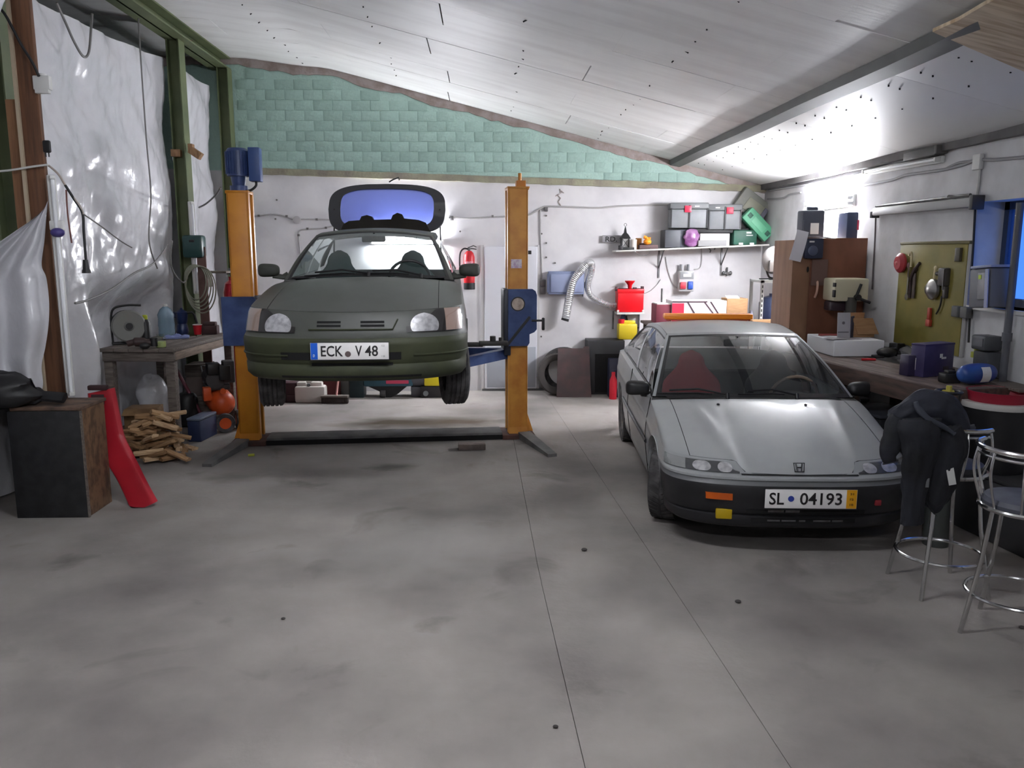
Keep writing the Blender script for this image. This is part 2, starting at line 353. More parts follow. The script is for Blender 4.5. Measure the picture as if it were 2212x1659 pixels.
# eave plate where the ceiling meets the right wall
ev = MB(); ev.slab(lambda a, b: (XR - 0.07 + 0.01 * math.sin(a * 31), lerp(Y0, YB, a), 2.76 + 0.11 * b + 0.012 * noise.noise(Vector((a * 30, 0, 0)))), 50, 1, (0.07, 0, 0))
ST('trim_3', ev, mat('grey_eave_plate', (104, 102, 102), 0.75, col2=(88, 86, 86), scale=4))
S('plywood_sheet', 'loose pale plywood sheet fixed under the ceiling across the dark purlin', 'board',
  MB().slab(lambda a, b: (lerp(2.42, 3.75, a) + 0.02 * math.sin(b * 9), lerp(3.2, 4.55 + 0.45 * a, b), ceil_z(2.4) - 0.085 - 0.30 * a + 0.01), 6, 6, (0, 0, 0.018)),
  mat('plywood', (214, 196, 168), 0.7, col2=(180, 156, 124), scale=3, stretch=(1, 9, 1)))
# ---------------------------------------------------------------- cars
def lathe_x(prof, n, cx=0.0, loc=(0, 0, 0), steer=0.0):   # profile (r, x) about the x axis
    mb = MB(); mb.lathe([(r, x) for r, x in prof], n)
    R = Matrix.Rotation(steer, 4, 'Z') @ Matrix.Rotation(PI / 2, 4, 'Y')
    mb.v = [R @ v + Vector(loc) for v in mb.v]; return mb
def wheel(root, loc, rad, wid, steer, side, rim_mat, lugs=False):
    hw = wid / 2
    prof = [(rad * 0.62, -hw * 0.8), (rad * 0.75, -hw), (rad * 0.9, -hw), (rad * 0.975, -hw * 0.86)]
    if lugs: prof += [(rad * 0.975, hw * 0.86)]
    else:
        for k in range(4):
            g = lerp(-hw * 0.72, hw * 0.42, k / 3.0)
            prof += [(rad, g - 0.004), (rad, g), (rad * 0.965, g + 0.003), (rad * 0.965, g + 0.012), (rad, g + 0.015)]
        prof += [(rad * 0.985, hw * 0.8)]
    prof += [(rad * 0.9, hw), (rad * 0.75, hw), (rad * 0.62, hw * 0.8), (rad * 0.60, 0), (rad * 0.62, -hw * 0.8)]
    ty = P(root, 'wheel', lathe_x(prof, 48, loc=loc, steer=steer), m_rubber)
    rp = [(0.001, side * hw * 0.55), (rad * 0.18, side * hw * 0.6), (rad * 0.22, side * hw * 0.4), (rad * 0.5, side * hw * 0.35), (rad * 0.56, side * hw * 0.75), (rad * 0.63, side * hw * 0.8), (rad * 0.61, side * hw * 0.5), (rad * 0.6, -side * hw * 0.6)]
    P(ty, 'rim', lathe_x(rp, 32, loc=loc, steer=steer), rim_mat)
    if lugs:      # directional tread blocks
        lb = MB(); R0 = Matrix.Translation(Vector(loc)) @ Matrix.Rotation(steer, 4, 'Z'); NL = 46
        for i in range(NL):
            for s in (-1, 1):
                a = 2 * PI * i / NL; lb.m = R0 @ Matrix.Rotation(a, 4, 'X')
                c0, c1 = 0.006 * s, hw * 0.9 * s; r0, r1 = rad * 0.96, rad * 1.0; vs = []
                for r in (r0, r1):
                    for c, o in ((c0, 0.0), (c1, 0.035)):
                        for d in (-0.0125, 0.0125):
                            rr = r - (0.008 if c == c1 else 0); vs.append((c, o + d, rr))
                lb.add(vs, [(4, 5, 7, 6), (0, 4, 6, 2), (1, 3, 7, 5), (0, 1, 5, 4), (2, 6, 7, 3)])
        lb.m = Matrix.Identity(4); P(ty, 'tread_blocks', lb, m_rubber, kind='stuff', smooth=False)
    return ty
def plate(root, loc, wid, txts, band, tilt=0.0, bandside=-1, bandcol=(20, 90, 200), bandtxt=None, dot=None, dotcol=(95, 80, 80), name='number_plate', rz=0.0):
    h = wid * 0.222; ob = P(root, name, MB().rbox(-wid / 2, wid / 2, 0, 0.006, -h / 2, h / 2, 0.003), mat('plate_white', (240, 238, 236), 0.35), 'white number plate with black letters')
    ob.location = loc; ob.rotation_euler = (tilt, 0, rz)
    bm1 = MB().box(*( (-wid / 2 + 0.003, -wid / 2 + band) if bandside < 0 else (wid / 2 - band, wid / 2 - 0.003)), -0.001, 0.002, -h / 2 + 0.003, h / 2 - 0.003)
    P(ob, 'plate_band', bm1, mat('band_%d_%d' % (bandcol[0], bandcol[2]), bandcol, 0.4))
    ink = mat('plate_ink', (28, 26, 28), 0.5)
    for t, x, tw in txts: P(ob, 'lettering', shift(text_mb(t, tw, h * 0.62), (x, -0.001, 0)), ink)
    if dot: P(ob, 'registration_seal', MB().cyl((dot[0], 0.001, dot[1]), (dot[0], -0.002, dot[1]), dot[2], n=20), mat('seal_%d' % dotcol[2], dotcol, 0.5))
    if bandtxt:
        for t, x, z, tw, hh, cc in bandtxt: P(ob, 'lettering', shift(text_mb(t, tw, hh), (x, -0.0025, z)), mat('bandtxt_%d' % cc[1], cc, 0.5))
    fr = MB()
    for a in ((-wid / 2 - 0.004, wid / 2 + 0.004, -h / 2 - 0.006, -h / 2), (-wid / 2 - 0.004, wid / 2 + 0.004, h / 2, h / 2 + 0.004)): fr.box(a[0], a[1], -0.003, 0.008, a[2], a[3])
    P(ob, 'plate_frame', fr, m_black); return ob

def make_car(c):
    root = T('car', c['label'], 'car', c['loc'], c['rz']); paint = c['paint']; rows = c['rows']; LEN = c['len']
    def rowp(z):
        if z <= rows[0][0]: return rows[0][1:]
        for a, b in zip(rows, rows[1:]):
            if z <= b[0]:
                t = (z - a[0]) / (b[0] - a[0] + 1e-9); return [lerp(p, q, t) for p, q in zip(a[1:], b[1:])]
        return rows[-1][1:]
    z0, zT = rows[0][0], rows[-1][0]
    def xf(th, n): return abs(math.sin(th)) ** (2 / n)
    def front(z, th):
        yf, w_, L, n = rowp(z); s = math.sin(th); cc = max(math.cos(th), 0)
        return Vector((w_ * math.copysign(abs(s) ** (2 / n), s), yf + L * (1 - cc ** (2 / n)), z))
    def fronto(z, th, off):
        e = 1e-3; p = front(z, th); n = (front(z, th + e) - front(z, th - e)).cross(front(z + e, th) - front(z - e, th)); n.normalize()
        if n.dot(p - Vector((0, 1.4, z))) < 0: n = -n
        return p + n * off
    N = rows[-1][4]
    def thx(x, z): # theta for a given lateral x
        yf, w_, L, n = rowp(z); return math.asin(min(1, abs(x) / w_) ** (n / 2)) * (1 if x >= 0 else -1)
    zA = c['zA']
    def A(th): return front(zA(xf(th, N)), th)
    A1 = A(PI / 2); wS, yc, ycE, zBc, zBe = c['wS'], c['yc'], c['ycE'], c['zBc'], c['zBe']; g = lambda s: 1 - (1 - s) ** c['gexp']
    def B(th):
        t = math.copysign(xf(th, N), th); return Vector((wS * t, lerp(yc, ycE, t * t), lerp(zBe, zBc, (1 - t * t) ** 0.8)))
    def top(s, th):
        a, b = A(th), B(th); p = a.lerp(b, s); x2 = xf(th, N)
        p.z = lerp(a.z, b.z, g(s)) + c['crown'] * math.sin(PI * s) * (1 - x2 * x2) + c['bulge'](x2, s); return p
    def ztop(y):
        if y <= A1.y: return A1.z
        if y <= ycE: return lerp(A1.z, zBe, g((y - A1.y) / (ycE - A1.y)))
        return lerp(zBe, c['zBR'], (y - ycE) / (LEN - ycE))
    def xtop(y): return lerp(A1.x, wS, max(0, min(1, (y - A1.y) / (ycE - A1.y))))
    wheels = c['wheelbase']
    def arch(y):
        z = -1
        for wy in wheels:
            d = c['archR'] ** 2 - (y - wy) ** 2
            if d > 0: z = max(z, c['archz'] + math.sqrt(d))
        return z
    Lr = 0.35
    def sidept(z, y):
        q = (z - z0) / (zT - z0); yf, w_, L, n = rowp(z); zz = z + (ztop(y) - A1.z) * q ** 1.6
        x = w_ + (xtop(y) - A1.x) * q + 0.018 * math.sin(PI * min(1, max(0, (y - 0.5) / (LEN - 0.8)))) * math.sin(PI * min(1, q * 1.1))
        return Vector((x, y, max(zz, arch(y))))
    NF, NR = 26, 8
    zs = []
    for a, b in zip(rows, rows[1:]):
        k = max(1, int((b[0] - a[0]) / 0.03)); zs += [lerp(a[0], b[0], i / k) for i in range(k)]
    zs.append(zT)
    def contour(z):
        out = []
        for i in range(NF + 1):
            th = PI / 2 * i / NF; zz = min(z, zA(xf(th, rowp(z)[3]))); p = front(zz, th); p.z = max(p.z, arch(p.y)) if abs(p.x) > 0.5 else p.z; out.append(p)
        ys = out[-1].y; NS = 90
        for i in range(1, NS + 1): out.append(sidept(z, lerp(ys, LEN - Lr, i / NS)))
        last = out[-1]
        for i in range(1, NR + 1):
            t = PI / 2 * i / NR; out.append(Vector((last.x * math.cos(t) ** (0.7), LEN - Lr + Lr * math.sin(t) ** 0.8, last.z)))
        return out
    R = [contour(z) for z in zs]; U = len(R[0])
    parts = {}
    for k in range(len(zs) - 1):
        for j in range(U - 1):
            q = [R[k][j], R[k][j + 1], R[k + 1][j + 1], R[k + 1][j]]
            if ((q[0] - q[2]).cross(q[1] - q[3])).length < 1e-7: continue
            key = c['zone'](zs[k], zs[k + 1], (q[0].y + q[1].y) / 2, j, NF)
            mb = parts.setdefault(key, MB())
            mb.add(q, [(0, 1, 2, 3)]); mb.add([Vector((-p.x, p.y, p.z)) for p in q], [(3, 2, 1, 0)])
    for key, mb in parts.items(): P(root, key[0], mb, key[1], ang=50)
    # hood, fender tops, hood gap
    tg = c['hood_th']; hood = MB().grid(lambda a, b: top(a * 0.985 + 0.004, lerp(-tg, tg, b)), 24, 48)
    P(root, 'hood', hood, paint, ang=60)
    for s in (-1, 1):
        P(root, 'fender_top', MB().grid(lambda a, b: top(a, s * lerp(tg + 0.012, PI / 2, b)), 24, 14), paint, ang=60)
        P(root, 'hood_gap', MB().grid(lambda a, b: top(a, s * lerp(tg - 0.01, tg + 0.022, b)) - Vector((0, 0, 0.008)), 24, 2), m_dark)
    # cowl, windscreen, roof
    Cw = lambda t: Vector((c['wc'] * t, lerp(c['ycw'], c['ycwE'], t * t), lerp(c['zcw'], c['zcwE'], t * t)))
    Rf = lambda t: Vector((c['wr'] * t, lerp(c['yr'], c['yrE'], t * t), lerp(c['zr'], c['zrE'], t * t)))
    def ws(s, t, off=0.0):
        p = Cw(t).lerp(Rf(t), s); b = 0.035 * math.sin(PI * s); return p + Vector((0, -b * 0.5 - off * 0.6, b * 0.7 + off * 0.8))
    P(root, 'cowl', MB().grid(lambda a, b: B(lerp(-PI / 2, PI / 2, b)).lerp(Cw(max(-1, min(1, B(lerp(-PI / 2, PI / 2, b)).x / wS))), a) + Vector((0, 0, -0.006)), 2, 40), m_black)
    e0 = c['pillar']
    fr = MB(); 
    for s in (-1, 1): fr.grid(lambda a, b: ws(a, s * lerp(1 - e0, 1.0, b), 0.004), 16, 2)
    fr.grid(lambda a, b: ws(lerp(0.955, 1.0, a), lerp(-1, 1, b), 0.004), 2, 20)
    P(root, 'windscreen_pillars', fr, paint, ang=60)
    sl = MB()
    for s in (-1, 1): sl.grid(lambda a, b: ws(a, s * lerp(1 - e0 - 0.035, 1 - e0 + 0.01, b), 0.002), 16, 1)
    sl.grid(lambda a, b: ws(lerp(0.925, 0.965, a), lerp(-1 + e0, 1 - e0, b), 0.002), 1, 20); sl.grid(lambda a, b: ws(lerp(0.0, 0.05, a), lerp(-1 + e0, 1 - e0, b), 0.002), 1, 20)
    P(root, 'windscreen_seal', sl, m_black)
    P(root, 'windscreen', MB().grid(lambda a, b: ws(lerp(0.02, 0.94, a), lerp(-1 + e0 + 0.01, 1 - e0 - 0.01, b)), 12, 20), c['glass'])
    Rb = lambda t: Vector((c['wr'] * 1.02 * t, lerp(c['yb'], c['ybE'], t * t), lerp(c['zb'], c['zbE'], t * t)))
    def roofp(a, t):
        p = Rf(t).lerp(Rb(t), a); p.z += c['roofcrown'] * math.sin(PI * min(1, a * 1.0)) ; return p
    P(root, 'roof', MB().slab(lambda a, b: roofp(a, lerp(-1, 1, b)), 16, 20, (0, 0, -0.02)), paint, ang=60)
    # sides: belt, glass, pillars
    pb0, pb1 = Cw(1), Vector((wS - 0.06, c['yRg'], ztop(c['yRg']) + 0.01))
    def bot(a):
        p = pb0.lerp(pb1, a); p.x = lerp(pb0.x, wS - 0.05, smooth(a / 0.15)); p.z = ztop(p.y) + 0.012; return p
    def tp(a):
        return roofp(min(1, a * c['topk']), 1.0) if a < 1 / c['topk'] else roofp(1.0, 1.0).lerp(pb1 + (roofp(1.0, 1.0) - pb1) * c['rearh'], (a - 1 / c['topk']) / (1 - 1 / c['topk'] + 1e-9))
    def side(a, b, s, off=0.0):
        p = bot(a).lerp(tp(a), b); p.x += 0.03 * math.sin(PI * b) + off; return Vector((p.x * s, p.y, p.z))
    for s in (-1, 1):
        sf = MB(); sf.grid(lambda a, b: side(a, lerp(0.93, 1, b), s, 0.004), 40, 1)
        for a0, a1 in c['pillars']: sf.grid(lambda a, b: side(lerp(a0, a1, a), lerp(0.0, 0.95, b), s, 0.003), 2, 12)
        P(root, 'side_window_frame', sf, paint, ang=60)
        ss = MB(); ss.grid(lambda a, b: side(a, lerp(0.0, 0.05, b), s, 0.006), 40, 1); ss.grid(lambda a, b: side(a, lerp(0.90, 0.94, b), s, 0.003), 40, 1)
        P(root, 'window_seal', ss, m_black)
        P(root, 'belt', MB().grid(lambda a, b: Vector((s * xtop(lerp(pb0.y - 0.1, LEN - Lr, a)), lerp(pb0.y - 0.1, LEN - Lr, a), ztop(lerp(pb0.y - 0.1, LEN - Lr, a)) - 0.002)).lerp(Vector((s * bot(min(1, a * 1.05)).x, bot(min(1, a * 1.05)).y, bot(min(1, a * 1.05)).z)), b), 40, 2), paint)
        for a0, a1 in c['panes']: P(root, 'side_window', MB().grid(lambda a, b: side(lerp(a0, a1, a), lerp(0.04, 0.92, b), s), 12, 8), c['glass'])
    # underside, wheel wells, cabin
    ub = MB().box(-0.60, 0.60, 0.45, LEN - 0.4, z0 + 0.02, 0.45).box(-0.72, 0.72, wheels[0] + 0.36, wheels[1] - 0.36, z0 + 0.0, z0 + 0.12)
    P(root, 'underbody', ub, m_dark)
    ww = MB()
    for wy in wheels:
        for s in (-1, 1):
            ww.grid(lambda a, b: (s * lerp(0.5, 0.80, b), wy + (c['archR'] + 0.005) * math.cos(PI * a), c['archz'] + (c['archR'] + 0.005) * math.sin(PI * a)), 16, 1)
    P(root, 'wheel_arch_liner', ww, m_dark)
    xw = c['track']
    for i, wy in enumerate(wheels):
        for s in (-1, 1): wheel(root, (s * xw, wy, c['wheelz'][i]), c['wrad'], c['wwid'], c['steer'] if i == 0 else 0, s, c['rim'], c['lugs'])
    # cabin furniture
    dash = MB().grid(lambda a, b: (lerp(-0.66, 0.66, b), lerp(c['ycw'] + 0.08, c['ycw'] + 0.55, a), c['zcw'] - 0.02 - 0.05 * a + 0.05 * math.exp(-((lerp(-0.66, 0.66, b) - 0.34) / 0.16) ** 2) * math.sin(PI * a) - (0.25 if a > 0.95 else 0)), 10, 24)
    P(root, 'dashboard', dash, mat('dash_grey', (50, 54, 55), 0.7))
    P(root, 'cabin_floor', MB().box(-0.62, 0.62, c['ycw'] + 0.5, LEN - 0.5, 0.30, 0.34), m_dark)
    for x in (-0.35, 0.35): seat(root, x, c['yseat'], c['zseat'], c['seatm'])
    P(root, 'rear_seat', MB().rbox(-0.58, 0.58, c['yseat'] + 0.85, c['yseat'] + 1.0, 0.4, c['zseat'] - 0.28, 0.05), mat('rear_seat_cloth', (48, 50, 50), 0.9))
    st = MB(); ctr = Vector((0.35, c['yseat'] - 0.46, c['zcw'] - 0.04)); sw = [ctr + Vector((0.185 * math.cos(t), -0.06 * math.sin(t), 0.17 * math.sin(t))) for t in [2 * PI * i / 28 for i in range(28)]]
    st.tube(sw, 0.013, 8, closed=True); st.cyl(ctr + Vector((-0.17, 0, 0)), ctr + Vector((0.17, 0, 0)), 0.014, n=8); st.cyl(ctr, ctr + Vector((0, -0.3, -0.15)), 0.03, n=10)
    P(root, 'steering_wheel', st, c['wheelm'])
    mp = ws(0.86, 0.0) + Vector((0.0, 0.07, -0.035)); P(root, 'rear_view_mirror', MB().at(mp, rz=0.2).rbox(-0.11, 0.11, -0.015, 0.015, -0.03, 0.03, 0.012).cyl((0, 0, 0), (0, -0.03, 0.06), 0.008), m_black)
    # wipers
    for x0, x1 in c['wipers']:
        wp = MB(); p0 = ws(0.015, x0, 0.02); p1 = ws(0.055, x1, 0.025); pm = ws(0.07, (x0 + x1) / 2, 0.03); wp.tube([p0, pm, p1], 0.008, 6); wp.cyl(p0 + Vector((0, -0.02, -0.03)), p0 + Vector((0, 0, 0.01)), 0.014, n=10)
        wp.tube([ws(0.03, x0 + (x1 - x0) * 0.25, 0.012), ws(0.04, (x0 + x1) / 2, 0.012), ws(0.03, x1 + (x1 - x0) * 0.2, 0.012)], 0.006, 6); P(root, 'wiper', wp, m_black)
    # mirrors
    mx, my, mz = c['mirror']
    for s in (-1, 1):
        mm = MB(); 
        def mf(a, b):
            t = 2 * PI * a; p = PI * b; ex = lambda v: math.copysign(abs(v) ** 0.6, v)
            return Vector((s * (mx + 0.095 * ex(math.sin(p) * math.cos(t))), my + 0.055 * math.cos(p) * (1 if math.cos(p) < 0 else 0.35), mz + (0.058 * (1 + 0.15 * math.cos(t) * 1)) * ex(math.sin(p) * math.sin(t))))
        mm.grid(mf, 28, 14); mo = P(root, 'side_mirror', mm, c['mirrorm'], ang=80)
        P(mo, 'mirror_stalk', MB().tube([(s * (mx - 0.03), my + 0.005, mz - 0.045), (s * (mx - 0.11), my + 0.03, mz - 0.06), (s * (wS - 0.07), my + 0.05, mz - 0.05)], [0.03, 0.028, 0.045], 10, flat=0.6), c['mirrorm'])
    c.update(front=front, fronto=fronto, thx=thx, top=top, ws=ws, side=side, Rb=Rb, sidept=sidept, ztop=ztop, roofp=roofp, A=A, Cw=Cw)
    return root
def seat(root, x, y, zt, m):
    def f(a, b):
        z = lerp(0.36, zt, a); w_ = (0.23 + 0.03 * math.sin(PI * min(1, a * 1.35))) * (1 - 0.52 * smooth((a - 0.62) / 0.25)); w_ *= math.sqrt(max(0.02, 1 - max(0, (a - 0.86) / 0.14) ** 2)) 
        t = 2 * PI * b; ex = lambda v: math.copysign(abs(v) ** 0.7, v)
        return Vector((x + w_ * ex(math.cos(t)), y + 0.14 * a + 0.065 * ex(math.sin(t)) * math.sqrt(max(0.02, 1 - max(0, (a - 0.9) / 0.1) ** 2)), z))
    s = P(root, 'seat', MB().grid(f, 26, 20).rbox(x - 0.25, x + 0.25, y - 0.45, y + 0.05, 0.30, 0.44, 0.05), m, ang=80); return s

# ---- olive green hatchback on the lift
m_olive = mat('matte_olive_paint', (74, 76, 72), 0.48, col2=(66, 69, 62), scale=2.5, spec=0.5, bump=0.03, bscale=200)
m_olivey = mat('matte_moss_paint', (60, 64, 44), 0.6, col2=(50, 54, 40), scale=4, spec=0.35)
g_car = glass('car_glass', (222, 232, 230), 0.03, haze=0.10, hazecol=(120, 140, 138))
L1 = 0.50
def zoneg(za, zb, y, j, NF):
    if zb <= 0.528 and y < 0.50: return ('front_bumper', m_olivey)
    if zb <= 0.528 and y > 3.75: return ('rear_bumper', m_olivey)
    return ('body_side' if y > 0.5 else 'nose', m_olive)
LIFT = 0.80
G = dict(label='matte olive green hatchback raised on the two-post lift, tailgate glass open', loc=(-0.965, 5.80, LIFT), rz=0.035, paint=m_olive, len=4.12, glass=g_car,
    rows=[(.20, .12, .76, L1, 2.5), (.215, .05, .81, L1, 2.5), (.25, .02, .835, L1, 2.5), (.32, .02, .84, L1, 2.5), (.335, .035, .838, L1, 2.5), (.36, .02, .842, L1, 2.5), (.42, .01, .848, L1, 2.5), (.475, .0, .85, L1, 2.5),
          (.505, .002, .85, L1, 2.5), (.525, .02, .846, L1, 2.5), (.54, .05, .842, L1, 2.5), (.62, .085, .836, L1, 2.5), (.69, .115, .828, L1, 2.5), (.735, .15, .815, L1, 2.5)],
    zA=lambda x: 0.735 - 0.03 * (1 - x * x), wS=0.80, yc=1.22, ycE=1.42, zBc=0.925, zBe=0.86, gexp=1.5, crown=0.03, bulge=lambda x, s: 0.0, zBR=0.93,
    wheelbase=(0.80, 3.42), archR=0.33, archz=0.27, zone=zoneg, hood_th=0.80,
    wc=0.745, ycw=1.27, ycwE=1.47, zcw=0.93, zcwE=0.885, wr=0.55, yr=1.98, yrE=2.10, zr=1.335, zrE=1.29, pillar=0.045, yb=3.38, ybE=3.38, zb=1.32, zbE=1.28, roofcrown=0.045,
    yRg=3.55, topk=1.12, rearh=0.15, pillars=[(0.0, 0.02), (0.52, 0.575), (0.86, 1.0)], panes=[(0.02, 0.52), (0.575, 0.86)], track=0.735, wheelz=(0.19, 0.19), wrad=0.295, wwid=0.185, steer=0.16, rim=m_steel, lugs=False,
    yseat=2.0, zseat=1.15, seatm=mat('teal_seat_cloth', (58, 72, 72), 0.9), wheelm=m_black, wipers=[(0.02, -0.62), (0.62, 0.06)], mirror=(0.885, 1.53, 0.975), mirrorm=mat('olive_mirror', (54, 56, 50), 0.6))
gr = make_car(G); fo, thx = G['fronto'], G['thx']
def patch(par, name, fn, m, nu=14, nv=8, ang=60): return P(par, name, MB().grid(fn, nu, nv), m, ang=ang)
m_refl = mat('lamp_reflector', (232, 232, 234), 0.3, 0.6, col2=(190, 190, 194), scale=25); m_lens = glass('lamp_lens', (245, 245, 245), 0.06)
m_amber = mat('amber_lens', (205, 92, 16), 0.3, coat=0.5)
for s in (-1, 1):
    # headlight: dark housing, round reflector, corner lamp, clear lens
    def zt(u): return lerp(0.60, 0.722, smooth(u * 1.9)) if u < 0.53 else 0.722 - 0.004 * u
    tha, thb = thx(0.395, .65), thx(0.79, .68)
    hl = patch(gr, 'headlight', lambda a, b: fo(lerp(0.557, zt(a), b), s * lerp(tha, thb, a), 0.006), mat('lamp_housing', (44, 42, 42), 0.4), 24, 8)
    cz, cth, rr = 0.605, thx(0.50, .655), 0.086
    def refl(a, b):
        t = 2 * PI * a; dx = rr * 1.12 * b * math.cos(t); dz = max(-0.042, rr * b * math.sin(t) + 0.0); return fo(min(0.710, cz + dz), s * thx(0.525 + dx * 1.05, .655), 0.009 - 0.0 * b)
    P(hl, 'reflector', MB().grid(refl, 28, 6), m_refl, 'bright faceted reflector')
    P(hl, 'corner_lamp', MB().grid(lambda a, b: fo(lerp(0.562, 0.718, b), s * lerp(thx(0.675, .66), thb - 0.01, a), 0.009), 10, 6), mat('corner_lamp_lens', (176, 150, 138), 0.25, coat=0.5))
    P(hl, 'lens', MB().grid(lambda a, b: fo(lerp(0.557, zt(a), b), s * lerp(tha, thb, a), 0.014), 20, 6), m_lens)
grl = patch(gr, 'grille', lambda a, b: fo(lerp(0.585, 0.65, b), lerp(thx(-0.30 - 0.03 * b, .65), thx(0.30 + 0.03 * b, .65), a), 0.006), m_olive, 20, 4)
for xa, xb2 in ((-0.24, -0.07), (0.07, 0.24)):
    for zc in (0.600, 0.626): P(grl, 'grille_slot', MB().grid(lambda a, b: fo(zc + 0.016 * b, thx(lerp(xa, xb2, a), .65), 0.008), 8, 1), m_dark)
P(grl, 'grille_bar', MB().tube([fo(0.582, thx(x, .58), 0.008) for x in [-0.30 + 0.06 * i for i in range(11)]] + [fo(0.652, thx(0.335, .65), 0.008)], 0.006, 6), m_olivey)
for z1, z2, x0, x1 in ((.325, .35, -.28, .30), (.37, .425, -.50, .36), (.24, .255, -.5, .5)): patch(gr, 'air_intake', lambda a, b: fo(lerp(z1, z2, b), lerp(thx(x0, z1), thx(x1, z1), a), 0.004), m_dark, 18, 2)
P(gr, 'bumper_moulding', MB().tube([fo(0.40, th, 0.002) for th in [lerp(thx(0.45, .4), thx(.845, .4), i / 12) for i in range(13)]], 0.008, 6).tube([fo(0.40, -th, 0.002) for th in [lerp(thx(0.45, .4), thx(.845, .4), i / 12) for i in range(13)]], 0.008, 6), m_olivey)
# headliner edge seen through the screen, sun strip with frayed edge
patch(gr, 'sun_strip', lambda a, b: G['ws'](lerp(0.845 - 0.025 * (noise.noise(Vector((a * 40, 0, 0)))) , 0.94, b), lerp(-0.93, 0.93, a), -0.004), mat('smoked_film', (58, 64, 68), 0.5), 60, 1)
plate(gr, (0.0, -0.022, 0.440), 0.555, [('ECK', -0.125, 0.155), ('V', 0.064, 0.048), ('48', 0.155, 0.092)], 0.052, tilt=-0.02, dot=(-0.012, -0.022, 0.021), rz=-0.01,
      bandtxt=[('D', -0.252, -0.032, 0.012, 0.018, (235, 236, 240)), ('02', 0.238, 0.038, 0.024, 0.012, (200, 201, 198)), ('18', 0.238, -0.038, 0.024, 0.012, (200, 202, 198))])
# open tailgate glass
hy, hz, an = 3.38, 1.345, math.radians(54)
def hp(u, v, off=0.0):   # u -1..1 across, v 0..1 up the open glass
    L = 0.64; wv = 0.60 + 0.055 * math.sin(PI * min(1, v * 0.9)); y = hy + v * L * math.cos(an); z = hz + v * L * math.sin(an)
    bow = 0.05 * (1 - u * u) * v; return Vector((wv * u, y + bow - off * math.sin(an), z + bow * 0.8 + off * math.cos(an)))
def hout(t, k):         # rounded outline of the tailgate, k scales it
    ct, sn = math.cos(t), math.sin(t); n = 0.42; u = math.copysign(abs(ct) ** n, ct) * k; v = 0.5 + 0.5 * math.copysign(abs(sn) ** n, sn) * (k if sn > 0 else min(1, k)); return u, v
hg = P(gr, 'tailgate', MB().slab(lambda a, b: hp(*hout(2 * PI * a, lerp(0.80, 1.0, b))), 60, 2, (0, 0.025, -0.015)), mat('black_tailgate_frame', (40, 41, 46), 0.45), 'dark frame of the open tailgate')
P(hg, 'tailgate_glass', MB().grid(lambda a, b: hp(*hout(2 * PI * a, 0.82 * b), -0.008), 60, 6), glass('blue_sheen_glass', (120, 140, 235), 0.12, rough=0.1, haze=0.55, hazecol=(120, 135, 220)))  # blue reflection of the lit ceiling put into tint and haze
pk = [(-0.50, 0.0)] + [(-0.46, 0.10), (-0.40, 0.135), (-0.28, 0.145), (-0.26, 0.185), (-0.20, 0.20), (-0.15, 0.185), (-0.13, 0.15), (0.06, 0.155), (0.08, 0.20), (0.13, 0.225), (0.18, 0.21), (0.20, 0.165), (0.36, 0.15), (0.44, 0.12), (0.50, 0.0)]
P(gr, 'parcel_shelf', MB().prism([(x, 1.33 + z) for x, z in pk], 3.30, 3.42), mat('dark_brown_trim', (34, 32, 26), 0.9), 'dark trim panel with two rounded speakers')
P(hg, 'rear_wiper', MB().tube([hp(0.02, 1.0, 0.03), hp(0.1, 1.03, 0.05), hp(0.20, 1.06, 0.06), hp(0.21, 1.03, 0.04)], 0.009, 6), m_black)
for s in (-1, 1): P(hg, 'gas_strut', MB().cyl(hp(s * 0.9, 0.5), (s * 0.6, 3.5, 1.05), 0.009, n=8), m_black)

# ---- silver hatchback on the floor
m_silver = mat('silver_paint', (156, 159, 159), 0.4, 0.2, col2=(149, 152, 153), scale=3, coat=0.25)
m_bump = mat('black_bumper_plastic', (34, 34, 37), 0.5, col2=(28, 28, 30), scale=6)
L2 = 0.42
def zones(za, zb, y, j, NF):
    if zb <= 0.474 and y < 0.46: return ('front_bumper', m_bump)
    if zb <= 0.506 and y < 0.46: return ('bumper_strip', mat('grey_bumper_strip', (98, 100, 101), 0.45))
    if zb <= 0.45 and y > 3.6: return ('rear_bumper', m_bump)
    return ('body_side', m_silver)
def zAs(x):
    return lerp(0.536, 0.592, smooth((x - 0.40) / 0.09)) + 0.012 * x
def bulge(x, s):   # two creased shoulders running up the bonnet
    return 0.012 * math.exp(-((x - (0.50 + 0.16 * s)) / 0.05) ** 2) * math.sin(PI * min(1, s * 1.05)) 
m_redseat = mat('red_seat_cloth', (176, 46, 60), 0.85)
